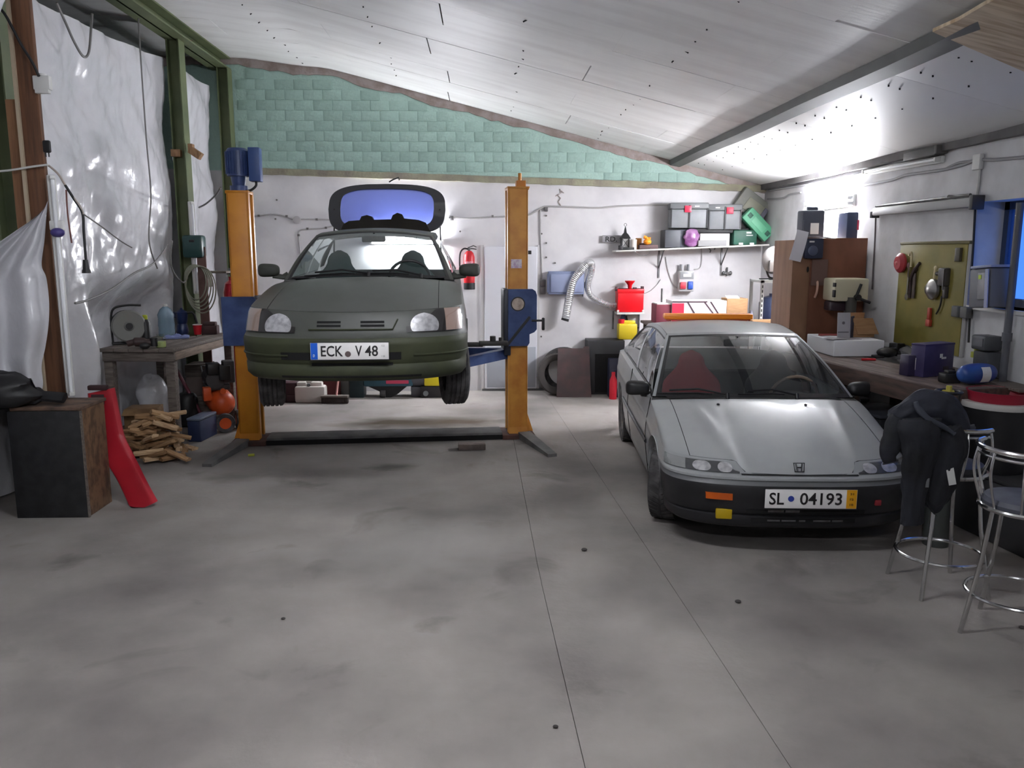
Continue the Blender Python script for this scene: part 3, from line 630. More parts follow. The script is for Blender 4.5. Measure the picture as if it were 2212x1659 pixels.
SV = dict(label='silver hatchback with black bumper parked beside the workbench, orange light bar on its roof', loc=(2.0, 4.88, 0), rz=-0.066, paint=m_silver, len=3.95, glass=glass('car_glass_grey', (196, 199, 198), 0.04, haze=0.17, hazecol=(96, 100, 102)),
    rows=[(.17, .12, .72, L2, 2.8), (.185, .05, .765, L2, 2.8), (.21, .03, .795, L2, 2.8), (.262, .03, .80, L2, 2.8), (.27, .045, .798, L2, 2.8), (.285, .03, .802, L2, 2.8), (.40, .005, .82, L2, 2.8), (.455, .0, .825, L2, 2.8), (.473, .005, .825, L2, 2.8), (.478, .012, .825, L2, 2.8), (.503, .018, .824, L2, 2.8),
          (.508, .01, .826, L2, 2.8), (.522, .012, .826, L2, 2.8), (.53, .03, .822, L2, 2.8), (.535, .05, .82, L2, 2.8), (.565, .09, .815, L2, 2.8), (.605, .17, .80, L2, 2.8)],
    zA=zAs, wS=0.80, yc=1.06, ycE=1.22, zBc=0.845, zBe=0.80, gexp=1.28, crown=0.012, bulge=bulge, zBR=0.90,
    wheelbase=(0.80, 3.25), archR=0.325, archz=0.285, zone=zones, hood_th=0.86,
    wc=0.775, ycw=1.10, ycwE=1.28, zcw=0.845, zcwE=0.82, wr=0.555, yr=1.93, yrE=2.04, zr=1.262, zrE=1.235, pillar=0.03, yb=3.15, ybE=3.15, zb=1.262, zbE=1.225, roofcrown=0.04,
    yRg=3.60, topk=1.25, rearh=0.25, pillars=[(0.0, 0.015), (0.50, 0.545), (0.92, 1.0)], panes=[(0.015, 0.50), (0.545, 0.92)], track=0.72, wheelz=(0.285, 0.285), wrad=0.285, wwid=0.185, steer=-0.33, rim=m_steel, lugs=True,
    yseat=1.85, zseat=1.10, seatm=m_redseat, wheelm=mat('wood_rim', (112, 98, 84), 0.5), wipers=[(-0.30, -0.85), (0.38, -0.10)], mirror=(0.875, 1.42, 0.865), mirrorm=m_black)
sr = make_car(SV); fo, thx = SV['fronto'], SV['thx']
# lower passenger seat colour differs: only the passenger seat is red in view, driver's is dark
sts = [o for o in sr.children if o.name.startswith('seat')]
sts[1].data = sts[1].data.copy(); sts[1].data.materials[0] = mat('dark_seat_cloth', (46, 46, 48), 0.9)
for s in (-1, 1):
    tha, thb = thx(0.375, .56), thx(0.80, .58)
    def zt2(u): return lerp(0.545, 0.588, smooth(u / 0.16)) if u < 0.16 else 0.588
    hl = P(sr, 'headlight', MB().grid(lambda a, b: fo(lerp(0.537, zt2(a), b), s * lerp(tha, thb, a), 0.004), 30, 6), mat('lamp_housing_grey', (70, 72, 74), 0.35), ang=60)
    for xc, rx in ((0.46, 0.045), (0.60, 0.055)):
        P(hl, 'reflector', MB().grid(lambda a, b: fo(max(0.538, min(0.584, 0.561 + 0.026 * b * math.sin(2 * PI * a))), s * thx(xc + rx * b * math.cos(2 * PI * a), .57), 0.007), 20, 4), m_refl)
    P(hl, 'corner_lamp', MB().grid(lambda a, b: fo(lerp(0.538, 0.586, b), s * lerp(thx(0.695, .57), thb, a), 0.007), 10, 4), mat('clear_corner_lens', (150, 152, 152), 0.2, coat=0.6))
    P(hl, 'lens', MB().grid(lambda a, b: fo(lerp(0.537, zt2(a), b), s * lerp(tha, thb, a), 0.011), 30, 6), m_lens)
    if s < 0: P(sr, 'turn_signal', MB().slab(lambda a, b: fo(lerp(0.375, 0.418, b), s * lerp(thx(0.425, .39), thx(0.585, .39), a), 0.010), 10, 1, (0, 0.012, 0)), m_amber, 'amber turn signal')
patch(sr, 'nose_gap', lambda a, b: fo(lerp(0.531, 0.537, b), lerp(thx(-0.37, .53), thx(0.37, .53), a), 0.004), m_dark, 30, 1)
P(sr, 'fog_lamp', MB().at(fo(0.275, thx(-0.47, .3), 0.004), rz=-0.1).rbox(-0.052, 0.052, -0.02, 0.05, -0.034, 0.034, 0.008), mat('yellow_fog_lens', (190, 160, 14), 0.2, coat=0.6), 'yellow fog lamp')
for z1, z2, x0, x1 in ((.286, .31, -.33, .42), (.225, .255, -.30, .36)): patch(sr, 'air_intake', lambda a, b: fo(lerp(z1, z2, b), lerp(thx(x0, z1), thx(x1, z1), a), 0.004), m_dark, 20, 2)
for x0, x1, z in ((-.20, -.10, .305), (-.09, .0, .305), (-.20, -.12, .242), (-.11, -.02, .242), (0.0, 0.04, .242), (.09, .20, .242), (.21, .28, .242)):
    patch(sr, 'radiator_glint', lambda a, b: fo(z + lerp(-0.006, 0.006 if z < .3 else 0.012, b), lerp(thx(x0, z), thx(x1, z), a), 0.007), m_steel, 6, 1)
P(sr, 'tow_hook_cap', MB().at(fo(0.36, thx(0.50, .36), 0.002), rz=0.1).rbox(-0.02, 0.02, -0.012, 0.02, -0.018, 0.018, 0.004), mat('dull_red', (140, 36, 44), 0.6), 'red cover square in the bumper')
plate(sr, (0.055, -0.014, 0.400), 0.575, [('SL', -0.215, 0.092), ('04193', 0.062, 0.262)], 0.066, bandside=1, bandcol=(222, 160, 20), dot=(-0.125, 0.0, 0.019), dotcol=(40, 60, 150), rz=0.0,
      bandtxt=[('31', 0.253, 0.035, 0.022, 0.014, (120, 82, 20)), ('12', 0.253, 0.0, 0.022, 0.014, (120, 82, 20)), ('18', 0.253, -0.035, 0.022, 0.014, (120, 82, 20))])
# emblem on the nose: rounded square outline with an H in it
ec = SV['top'](0.02, 0.0); en = Vector((0, -0.93, 0.36)); ez = Vector((0, 0.36, 0.93))
def ep(x, z): return ec + Vector((x, 0, 0)) + ez * (z + 0.035) + en * 0.006
em = MB(); out = [(-0.034, 0.028), (0.034, 0.028), (0.028, -0.028), (-0.028, -0.028)]
em.tube([ep(*p) for p in out], 0.004, 6, closed=True)
for a, b in (((-0.020, 0.024), (-0.013, -0.024)), ((0.020, 0.024), (0.013, -0.024)), ((-0.016, 0.0), (0.016, 0.0))): em.tube([ep(*a), ep(*b)], 0.0045, 6)
P(sr, 'emblem', em, mat('dark_chrome', (52, 52, 54), 0.3, 0.7))
for t in (-0.30, 0.26): P(sr, 'washer_nozzle', MB().ell(SV['top'](0.86, t) + Vector((0, 0, 0.004)), (0.012, 0.014, 0.008), 10, 6), m_black)
# body side moulding and door cuts
for s in (-1, 1):
    P(sr, 'side_moulding', MB().tube([(s * (SV['sidept'](0.42, y).x + 0.004), y, SV['sidept'](0.42, y).z) for y in [1.14 + 0.1 * i for i in range(18)]], 0.016, 6), m_bump)
    for y in (1.20, 2.42):
        P(sr, 'door_gap', MB().tube([(s * (SV['sidept'](z, y).x + 0.0005), y, SV['sidept'](z, y).z) for z in [0.22 + 0.04 * i for i in range(11)]], 0.004, 5), m_dark)
    P(sr, 'door_handle', MB().at((s * (SV['sidept'](.56, 2.28).x + 0.006), 2.28, SV['sidept'](.56, 2.28).z)).rbox(-0.01, 0.01, -0.08, 0.08, -0.02, 0.02, 0.006), m_black)
# rear glass and gate
P(sr, 'rear_window', MB().grid(lambda a, b: Vector((lerp(-0.52, 0.52, b) * lerp(1.0, 1.22, a), lerp(3.16, 3.72, a), lerp(1.215, 0.93, a) + 0.02 * math.sin(PI * a))), 8, 12), SV['glass'])
rw = MB()
for s in (-1, 1): rw.grid(lambda a, b: Vector((s * lerp(0.52, 0.575, b) * lerp(1.0, 1.24, a), lerp(3.15, 3.73, a), lerp(1.215, 0.93, a) + 0.02 * math.sin(PI * a))), 8, 1)
P(sr, 'rear_pillar', rw, m_silver)
bar = T('light_bar', 'long flat orange light bar lying across the silver roof', 'light bar', sr.matrix_basis @ Vector((-0.045, 2.85, 0)), -0.066)
zb_ = SV['roofp'](0.72, 0).z + 0.004
P(bar, 'bar_lens', MB().rbox(-0.42, 0.42, -0.06, 0.06, zb_, zb_ + 0.052, 0.012), mat('orange_lens', (255, 148, 28), 0.35)); P(bar, 'bar_base', MB().rbox(-0.40, 0.40, -0.05, 0.05, zb_ - 0.012, zb_ + 0.002, 0.004), mat('red_bar_base', (190, 84, 50), 0.5))
# ---------------------------------------------------------------- fluorescent lamps
def tube_lamp(label, p0, p1, out, power, group=None, nt=1, lit=True):
    p0, p1, out = Vector(p0), Vector(p1), Vector(out).normalized(); mid = (p0 + p1) / 2; d = (p1 - p0); L = d.length; d.normalize(); sd = d.cross(out)
    r = T('fluorescent_lamp', label, 'lamp', mid, 0, group)
    M = Matrix((d, sd, out)).transposed().to_4x4()
    b = MB(); b.m = M; b.rbox(-L / 2, L / 2, -0.03 * nt, 0.03 * nt, 0, 0.035, 0.008); P(r, 'lamp_housing', b, m_white)
    for k in range(nt):
        off = (k - (nt - 1) / 2) * 0.055
        t = MB(); t.m = M; t.cyl((-L / 2 + 0.035, off, 0.065), (L / 2 - 0.035, off, 0.065), 0.014, n=12)
        P(r, 'tube', t, mat('tube_glow_%g' % power, (246, 248, 255), 0.4, emit=power) if lit else mat('tube_off', (232, 234, 236), 0.25), 'lit white tube' if lit else 'white glass tube')
        for s in (-1, 1):
            e = MB(); e.m = M; e.rbox(s * (L / 2 - 0.02) - 0.014, s * (L / 2 - 0.02) + 0.014, off - 0.018, off + 0.018, 0.03, 0.085, 0.004); P(r, 'tube_socket', e, m_white)
    return r
tube_lamp('brightly lit fluorescent tube on the white side wall above the brown cabinet', (XR, 8.45, 2.46), (XR, 9.65, 2.46), (-1, 0, 0), LAMP_WALL, nt=2)
tube_lamp('lit fluorescent tube on the back wall behind the raised olive car', (-1.55, YB, 2.06), (-0.55, YB, 2.06), (0, -1, 0), LAMP_CAR)
for y in (3.4, -0.6):  # fill lamps added out of view to brighten the near floor and ceiling
    tube_lamp('added unseen fill tube lamp under the sloping white ceiling', (-0.9, y, ceil_z(-0.9) - 0.30), (0.6, y, ceil_z(0.6) - 0.30), (-0.24, 0, -0.97), LAMP_FILL, 'added fill lamps', nt=2)

# ---------------------------------------------------------------- two-post lift
m_orange = mat('orange_lift_paint', (206, 134, 26), 0.45, col2=(186, 112, 24), scale=5, lo=0.45, hi=0.8)
m_orange2 = mat('weathered_orange_paint', (204, 142, 58), 0.55, col2=(176, 108, 40), scale=6, lo=0.42, hi=0.75)
m_rust = mat('rusty_plate', (92, 58, 48), 0.8, col2=(64, 46, 42), scale=10)
m_basegrey = mat('grey_base_beam', (104, 103, 101), 0.6, col2=(80, 79, 78), scale=5)
pl, pr_ = Vector((-2.395, 8.22, 0)), Vector((0.335, 8.44, 0)); mid = (pl + pr_) / 2; ry = math.atan2(pr_.y - pl.y, pr_.x - pl.x); HW = (pr_ - pl).length / 2
lf = T('two_post_lift', 'orange and blue two-post car lift holding the olive car', 'car lift', mid, ry)
for s, zt, m in ((-1, 2.52, m_orange), (1, 2.58, m_orange2)):
    x = s * HW; w2, dp = 0.098, 0.13
    ch = MB().rbox(x - w2, x + w2, -dp, -dp + 0.02, 0.06, zt, 0.006).rbox(x + (s * w2 if s < 0 else w2) - (0.0 if s < 0 else 0.02), x + (s * w2 if s < 0 else w2) + (0.02 if s < 0 else 0.0), -dp, dp, 0.06, zt, 0.006)
    ch.rbox(x - w2, x + w2, dp - 0.02, dp, 0.06, zt, 0.006); col = P(lf, 'column', ch, m)
    P(col, 'inner_flange', MB().box(x - s * w2 - 0.01, x - s * w2 + 0.01, -dp, -dp + 0.075, 0.06, zt).box(x - s * w2 - 0.01, x - s * w2 + 0.01, dp - 0.05, dp, 0.06, zt), m)
    P(col, 'lift_screw', MB().cyl((x - s * 0.02, 0, 0.08), (x - s * 0.02, 0, zt - 0.02), 0.022, n=14), m_steel)
    P(col, 'top_plate', MB().rbox(x - w2 - 0.01, x + w2 + 0.01, -dp, dp, zt - 0.03, zt, 0.004), m)
    P(lf, 'base_plate', MB().rbox(x - 0.17, x + 0.17, -0.20, 0.20, 0.0, 0.05, 0.008), m_rust)
    P(col, 'gusset', MB().prismx([(-dp + 0.02, 0.05), (-dp - 0.005, 0.05), (-dp - 0.005, 0.08), (-dp + 0.02, 0.28)], x - w2, x + w2).prism([(x + s * w2, 0.05), (x + s * (w2 + 0.075), 0.05), (x + s * w2, 0.28)], -0.02, 0.0), m)
    # outrigger foot towards the camera
    p0, p1 = Vector((x + s * 0.06, -0.16, 0)), Vector((x + s * (0.22 if s < 0 else 0.23), -0.95, 0)); d = (p1 - p0).normalized(); n = Vector((-d.y, d.x, 0)) * 0.065
    ft = MB(); ft.add([p0 + n, p0 - n, p1 - n * 0.7, p1 + n * 0.7] + [q + Vector((0, 0, hh)) for q, hh in ((p0 + n, .075), (p0 - n, .075), (p1 - n * 0.7, .03), (p1 + n * 0.7, .03))], [(0, 1, 2, 3), (4, 5, 6, 7), (0, 1, 5, 4), (1, 2, 6, 5), (2, 3, 7, 6), (3, 0, 4, 7)])
    P(lf, 'outrigger_foot', ft, m_basegrey)
    # carriage
    zc0, zc1 = (1.02, 1.50) if s < 0 else (0.98, 1.56)
    cp = [(-0.19, 0), (0.16, 0), (0.16, 0.42), (0.12, 0.48), (-0.19, 0.48)] if s < 0 else [(-0.11, 0.0), (0.09, 0.0), (0.11, 0.03), (0.11, 0.12), (0.16, 0.14), (0.185, 0.17), (0.185, 0.52), (0.17, 0.56), (0.14, 0.58), (-0.11, 0.58)]
    ca = P(lf, 'carriage', MB().prism([(x + px, zc0 + pz) for px, pz in cp], -dp - 0.055, -dp - 0.012), m_blue)
    P(ca, 'carriage_sleeve', MB().rbox(x - s * 0.115 - 0.035, x - s * 0.115 + 0.035, -dp - 0.03, dp + 0.03, zc0 - 0.1, zc1, 0.01), mat('dark_blue_sleeve', (34, 38, 52), 0.5))
    # arms reaching under the sills
    for yy, xe in ((-0.75, 0.62), (0.70, 0.62)):
        a0 = Vector((x - s * 0.13, 0.0 if yy > 0 else -0.06, zc0 - 0.09)); a1 = Vector((x - s * xe, yy * 0.62, zc0 - 0.13)); ab = MB(); dd = (a1 - a0).normalized(); nn = Vector((-dd.y, dd.x, 0)) * 0.045
        ab.add([a + o + Vector((0, 0, h)) for a, k in ((a0, 1), (a1, 0.8)) for o in (nn * k, -nn * k) for h in (-0.05, 0.05)], [(0, 1, 3, 2), (4, 6, 7, 5), (0, 4, 5, 1), (2, 3, 7, 6), (1, 5, 7, 3), (0, 2, 6, 4)])
        ar = P(lf, 'lift_arm', ab, m_blue); zt2 = LIFT + 0.19
        P(ar, 'arm_pad', MB().cyl(a1 + Vector((s * 0.02, 0, 0.03)), (a1.x + s * 0.02, a1.y, zt2), 0.025, n=12).cyl((a1.x + s * 0.02, a1.y, zt2 - 0.015), (a1.x + s * 0.02, a1.y, zt2 + 0.012), 0.055, n=16), m_black)
P(lf, 'base_beam', MB().rbox(-HW + 0.17, HW - 0.17, -0.17, 0.12, 0.0, 0.075, 0.008), m_basegrey)
P(lf, 'beam_face', MB().box(-HW + 0.17, HW - 0.17, -0.176, -0.168, 0.0, 0.05), m_dark)
# dust disc, handle and steps on the right carriage
x = HW; P(lf, 'round_cover', MB().cyl((x - 0.01, -0.18, 1.41), (x - 0.01, -0.192, 1.41), 0.062, n=24), mat('pale_cover', (186, 170, 156), 0.7, col2=(150, 132, 118), scale=18))
P(lf, 'cover_ring', MB().cyl((x - 0.01, -0.178, 1.41), (x - 0.01, -0.188, 1.41), 0.074, n=24), m_black)
P(lf, 'locking_handle', MB().tube([(x + 0.13, -0.19, 1.24), (x + 0.245, -0.19, 1.24)], 0.011, 8).rbox(x + 0.235, x + 0.265, -0.205, -0.175, 1.14, 1.27, 0.01), m_black)
sb = MB(); sb.m = Matrix.Translation(Vector((x + 0.105, -0.186, 1.27))) @ Matrix.Rotation(2.25, 4, 'Y'); sb.box(-0.012, 0.37, -0.006, 0.002, -0.014, 0.014); P(lf, 'release_strap', sb, m_black)
P(lf, 'telescopic_arm', MB().rbox(x - 0.42, x - 0.13, -0.36, -0.28, 1.005, 1.05, 0.008).rbox(x - 0.58, x - 0.38, -0.35, -0.29, 0.995, 1.04, 0.008).cyl((x - 0.28, -0.32, 1.04), (x - 0.28, -0.32, 1.10), 0.03, n=12).cyl((x - 0.20, -0.32, 1.04), (x - 0.20, -0.32, 1.085), 0.022, n=12), mat('worn_dark_steel', (62, 60, 58), 0.55, 0.5))
P(lf, 'paper_label', MB().box(x - 0.075, x + 0.035, -0.1335, -0.130, 1.77, 1.86), mat('paper_tag', (222, 214, 220), 0.7, col2=(190, 160, 190), scale=40))
P(lf, 'top_nut', MB().rbox(x - 0.01, x + 0.085, -0.06, 0.06, 2.58, 2.645, 0.006).cyl((x + 0.03, 0, 2.64), (x + 0.03, 0, 2.72), 0.018, n=10).box(x + 0.08, x + 0.13, -0.01, 0.01, 2.575, 2.59), m_orange2)
# motor on the left column
x = -HW; mt = P(lf, 'motor', MB().cyl((x - 0.0, 0, 2.66), (x - 0.0, 0, 2.90), 0.105, n=28).lathe([(0.0, 2.93), (0.09, 2.93), (0.105, 2.90)], 28) if False else MB().cyl((x, 0, 2.66), (x, 0, 2.90), 0.105, n=28).cyl((x, 0, 2.90), (x, 0, 2.925), 0.105, 0.085, n=28), m_blue)
fn = MB()
for i in range(22):
    t = 2 * PI * i / 22; fn.at((x, 0, 0), rz=t).box(0.10, 0.118, -0.003, 0.003, 2.68, 2.89)
P(mt, 'cooling_fins', fn, m_blue); P(mt, 'motor_flange', MB().cyl((x, 0, 2.52), (x, 0, 2.57), 0.085, n=24).cyl((x, 0, 2.57), (x, 0, 2.66), 0.06, 0.075, n=24), m_blue)
sbx = P(lf, 'switch_box', MB().rbox(x + 0.115, x + 0.225, -0.09, 0.05, 2.61, 2.93, 0.008), mat('light_lift_blue', (50, 76, 130), 0.45)); P(sbx, 'box_cable', MB().tube(curve([(x + 0.17, -0.02, 2.61), (x + 0.165, -0.02, 2.57), (x + 0.12, -0.03, 2.53), (x + 0.07, -0.03, 2.52)], 5), 0.012, 8), m_black)

# ---------------------------------------------------------------- left side: posts, sheeting, table
m_postg = mat('olive_green_steel', (94, 102, 70), 0.6, col2=(80, 90, 62), scale=3)
def ibeam(label, x, y, z1, group, wx=0.15, wy=0.16):
    mb = MB().box(x - wx / 2, x + wx / 2, y - wy / 2, y - wy / 2 + 0.012, 0, z1).box(x - wx / 2, x + wx / 2, y + wy / 2 - 0.012, y + wy / 2, 0, z1).box(x - 0.006, x + 0.006, y - wy / 2, y + wy / 2, 0, z1)
    S('steel_post', label, 'post', mb, m_postg, group=group, smooth=False)
def ubeam(label, x, y, z1, group=None):   # flanges face the hall, web seen as a dark groove
    mb = MB().box(x + 0.06, x + 0.072, y - 0.09, y + 0.09, 0, z1).box(x - 0.072, x - 0.06, y - 0.09, y + 0.09, 0, z1).box(x - 0.06, x + 0.06, y - 0.006, y + 0.006, 0, z1)
    S('steel_post', label, 'post', mb, m_postg, group=group, smooth=False)
zt_ = ceil_z(-3.45) - 0.16
ubeam('green steel post behind the wooden plank and unlit tube lamp', -3.63, 6.52, zt_)
ubeam('green steel post with wooden blocks, standing behind the cluttered table', -3.46, 9.72, zt_)
ubeam('green steel post in the corner by the mint green wall', -3.36, 11.14, zt_)
ST('trim_4', MB().box(-3.55, -3.30, Y0, YB, zt_, zt_ + 0.02).box(-3.55, -3.30, Y0, YB, zt_ + 0.14, zt_ + 0.16).box(-3.45, -3.43, Y0, YB, zt_, zt_ + 0.16), m_postg)
# plastic sheeting
m_sheet = mat('white_plastic_sheet', (208, 208, 212), 0.22, bump=0.55, bscale=6, spec=0.6)
m_sheet.node_tree.nodes['Principled BSDF'].inputs['Transmission Weight'].default_value = 0.0
def sheet(name, label, y0, y1, top, X, seed, amp=0.05, bottom=0.02, ny=110, nz=130):
    def f(a, b):
        y = lerp(y0, y1, a); z = lerp(bottom, top(y), b); q = Vector((y * 1.5 + seed, z * 0.9, seed))
        sag = noise.noise(q) * amp + noise.noise(Vector((y * 3.2 + z * 1.2, z * 1.9, seed + 5))) * amp * 0.6 + noise.noise(Vector((y * 9 - z * 3, z * 7, seed + 9))) * 0.012
        drape = 0.035 * math.sin(7 * z + 3.0 * (a - 0.5) ** 2 * 6) * b * (1 - abs(a - 0.5))       # swags hanging between the posts
        vert = 0.03 * math.sin(y * 11 + 2 * noise.noise(Vector((y, z * 0.5, seed)))) * (1 - b) 
        back = -0.36 * smooth((1.75 - z) / 0.5) * smooth((y - 7.5) / 0.5) * smooth((9.66 - y) / 0.3) if X < -3.6 and y0 > 6 else 0
        crk = 0.010 * abs(noise.noise(Vector((y * 6 + z * 4, z * 9 - y * 2, seed)))) + 0.03 * math.sin(3.2 * z + 5 * noise.noise(Vector((y * 0.8, z * 0.7, seed + 2))))
        return Vector((X + sag + drape + vert + back + crk, y, z))
    return S(name, label, 'plastic sheet', MB().grid(f, ny, nz), m_sheet, ang=80)
p0, p1 = onX(105, 0, -3.55), onX(360, 125, -3.55)
sheet('plastic_sheet', 'wrinkled white plastic sheet hung between the plank post and the middle green post', 6.55, 9.66, lambda y: lerp(p0.z, p1.z, (y - p0.y) / (p1.y - p0.y)) - 0.03 * math.sin((y - 6.5) * 1.0), -3.62, 1.0, 0.06)
p2, p3 = onX(405, 155, -3.55), onX(465, 195, -3.55)
sheet('plastic_sheet', 'narrow white plastic sheet hung between the middle and the corner green posts', 9.80, 11.08, lambda y: lerp(p2.z, p3.z, (y - p2.y) / (p3.y - p2.y)), -3.58, 4.0, 0.03, ny=36)
sheet('plastic_sheet', 'white plastic sheet hanging behind the gathered drape and the plank post', 3.6, 7.6, lambda y: 3.9, -3.86, 8.0, 0.05)
def drape_top(a, b):     # upper flap folded over, its lower edge rises towards the plank
    y = lerp(4.3, 6.42, a); lo = max(2.2, 3.1 + 1.13 * (y - 5.7)); z = lerp(lo, 4.12, b)
    return Vector((-3.36 + 0.05 * math.sin(9 * (z - lo) + 4 * a) * (1 - 0.3 * b) + 0.02 * noise.noise(Vector((y * 5, z * 4, 2))), y, z))
S('plastic_flap', 'white plastic flap folded over the top of the plank post', 'plastic sheet', MB().grid(drape_top, 50, 40), m_sheet, ang=80)
rp = [(104, 432), (100, 470), (96, 520), (90, 572), (100, 600), (106, 650), (105, 700), (98, 750), (90, 790), (93, 830), (86, 862)]
rc = curve([(x, y, 0) for x, y in rp], 6)
def gather(a, b):     # bunch gathered at the lamp bracket and spreading down
    p = rc[min(len(rc) - 1, round(b * (len(rc) - 1)))]; xl = lerp(p.x - 14, -190, a) if True else 0
    spread = smooth(b / 0.5); px = lerp(p.x, lerp(p.x - 8, -150, spread ** 0.8), a); py = p.y + (18 * a * (1 - spread)) 
    Y = 6.18 - 0.10 * a + 0.075 * math.sin(a * 17 + 3 * b) * (0.25 + 0.75 * spread) + 0.03 * noise.noise(Vector((a * 8, b * 9, 3)))
    return onY(px, py, Y)
S('plastic_drape', 'white plastic drape gathered on the plank and spreading down to the black crate', 'plastic sheet', MB().grid(gather, 60, len(rc) - 1), m_sheet, ang=80)
# plank fixed to the post
zc = lambda px, py: onY(px, py, 6.38).z
m_plank = mat('brown_plank', (112, 76, 52), 0.7, col2=(84, 56, 40), scale=5, stretch=(8, 8, 0.5))
S('wooden_plank', 'tall dark brown wooden plank fixed upright to the green post', 'plank', MB().rbox(-3.415, -3.275, 6.34, 6.385, 0.0, 4.2, 0.006), m_plank)
S('wooden_plank', 'lighter brown wooden plank beside the unlit tube lamp', 'plank', MB().rbox(-3.53, -3.418, 6.36, 6.40, 0.0, 3.05, 0.006), mat('light_brown_plank', (142, 104, 72), 0.7, col2=(116, 80, 54), scale=5, stretch=(8, 8, 0.5)))
S('wooden_batten', 'thin pale batten running up the brown plank', 'batten', MB().box(-3.435, -3.41, 6.32, 6.34, 0.75, 4.0), mat('pale_batten', (186, 170, 146), 0.7))
tube_lamp('unlit white tube lamp standing upright on the brown plank', (-3.215, 6.30, 0.84), (-3.215, 6.30, 2.50), (0.55, -0.8, 0), 0, lit=False)
tube_lamp('unlit white tube lamp upright on the middle green post by the dark green box', (-3.36, 9.60, 1.45), (-3.36, 9.60, 2.50), (0.6, -0.75, 0), 0, lit=False)
jb = onY(88, 178, 6.30); S('junction_box', 'small white junction box high on the brown plank', 'junction box', MB().rbox(-0.06, 0.06, 0, 0.05, -0.05, 0.05, 0.008).cyl((0, 0.03, 0.05), (0, 0.03, 0.065), 0.03, n=12).rbox(-0.05, 0.05, 0.0, 0.04, -0.075, -0.045, 0.004), m_white, jb)
for (px, py, Y, l, lab) in ((99, 316, 6.316, (30, 26, 26), 'small black plug hanging on the brown plank under the junction box'), ):
    q = onY(px, py, Y); S('plug', lab, 'plug', MB().rbox(-0.028, 0.028, 0, 0.03, -0.045, 0.045, 0.012).cyl((-0.01, 0.01, -0.045), (-0.01, 0.01, -0.075), 0.005, n=6).cyl((0.012, 0.01, -0.045), (0.012, 0.01, -0.075), 0.005, n=6), m_black, q)
q = onY(121, 498, 6.24); bs = T('wall_socket', 'purple and white round power socket beside the unlit tube lamp', 'socket', q)
P(bs, 'socket_body', MB().rbox(-0.05, 0.04, 0, 0.07, 0.0, 0.075, 0.012), m_white); P(bs, 'socket_cap', MB().ell((0.01, 0.0, -0.015), (0.05, 0.045, 0.035)), mat('purple_plastic', (66, 58, 120), 0.45))
def cable(label, pts, r=0.008, m=m_cable, n=6, name='cable', cat='cable'): return S(name, label, cat, MB().tube(curve(pts, n), r, 6), m)
cable('black cable slanting down from the roof to the white junction box', plane_y([(-20, 0), (10, 30), (45, 95), (70, 135), (84, 165)], 6.29), 0.010, m_blackcable)
cable('grey cable loop hanging in front of the large plastic sheet', plane_x([(122, 6), (140, 45), (160, 90), (180, 122), (192, 112), (197, 58), (199, 30)], -3.40), 0.011)
cable('thin grey cable hanging straight down the large plastic sheet', plane_x([(299, 40), (303, 110), (309, 200), (317, 310), (326, 420), (322, 520), (340, 580)], -3.42), 0.008)
cable('white cable running off to the drape from the plank', plane_y([(-30, 372), (20, 368), (70, 360), (104, 356)], 6.29), 0.008, m_white)
cable('pale cable curving down from the plank towards the hanging connector', [onY(98, 356, 6.338), onY(104, 357, 6.30)] + plane_y([(125, 375), (138, 395), (150, 415), (172, 445), (180, 463)], 6.28), 0.008, mat('pale_cable', (170, 158, 148), 0.6))
hc = T('cable_connector', 'black cable with a black rubber connector hanging beside the unlit tube lamp', 'connector', onY(187, 590, 6.28)); o_ = hc.location
P(hc, 'connector_cable', MB().tube([p - o_ for p in curve(plane_y([(141, 400), (160, 430), (178, 460), (181, 500), (186, 565)], 6.28), 6)], 0.010, 6), m_blackcable)
P(hc, 'connector_body', MB().lathe([(0.0, 0.10), (0.018, 0.10), (0.024, 0.03), (0.03, 0.02), (0.032, 0.0), (0.0, 0.0)], 14), m_black)
cable('thin pale cable strung from the connector across the plastic sheet', plane_x([(181, 463), (220, 490), (260, 520), (285, 535)], -3.44), 0.006)
cable('grey cable sagging across the plastic sheet to the middle green post', plane_x([(162, 655), (190, 648), (240, 625), (290, 590), (330, 570), (362, 530)], -3.42), 0.010)
cable('grey cable from the middle post up to the lift motor', [onY(430, 448, 9.6), onY(445, 440, 9.2), onY(465, 422, 8.7), onY(476, 405, 8.35)], 0.010)
cable('red ended short wire hanging beside the connector cable', plane_y([(143, 410), (146, 460), (152, 505), (155, 525)], 6.27), 0.006, mat('brown_wire', (110, 66, 58), 0.6))
for i, (px, py, w_, a, lab) in enumerate(((378, 330, 0.10, 0.0, 'small wooden block on the middle green post, facing the plastic sheet'), (410, 318, 0.05, 0.0, 'short upright wooden block on the middle green post'), (420, 330, 0.14, 0.6, 'slanting wooden stick wedged on the middle green post'))):
    q = onY(px, py, 9.6); S('wooden_block', lab, 'wood block', MB().at((0, 0, 0), ry=a).rbox(-w_ / 2, w_ / 2, 0, 0.09, -0.04, 0.04, 0.005), m_wood, q)
q = onY(420, 533, 9.52); gb = T('switch_box', 'dark green round-cornered box on the middle post above a coiled hose', 'box', q)
P(gb, 'box_body', MB().rbox(-0.115, 0.115, -0.08, 0.08, -0.125, 0.13, 0.03), mat('dark_green_plastic', (24, 62, 60), 0.4)); P(gb, 'box_clip', MB().rbox(-0.03, 0.03, -0.09, -0.07, 0.05, 0.08, 0.006), m_black)
hs = MB()
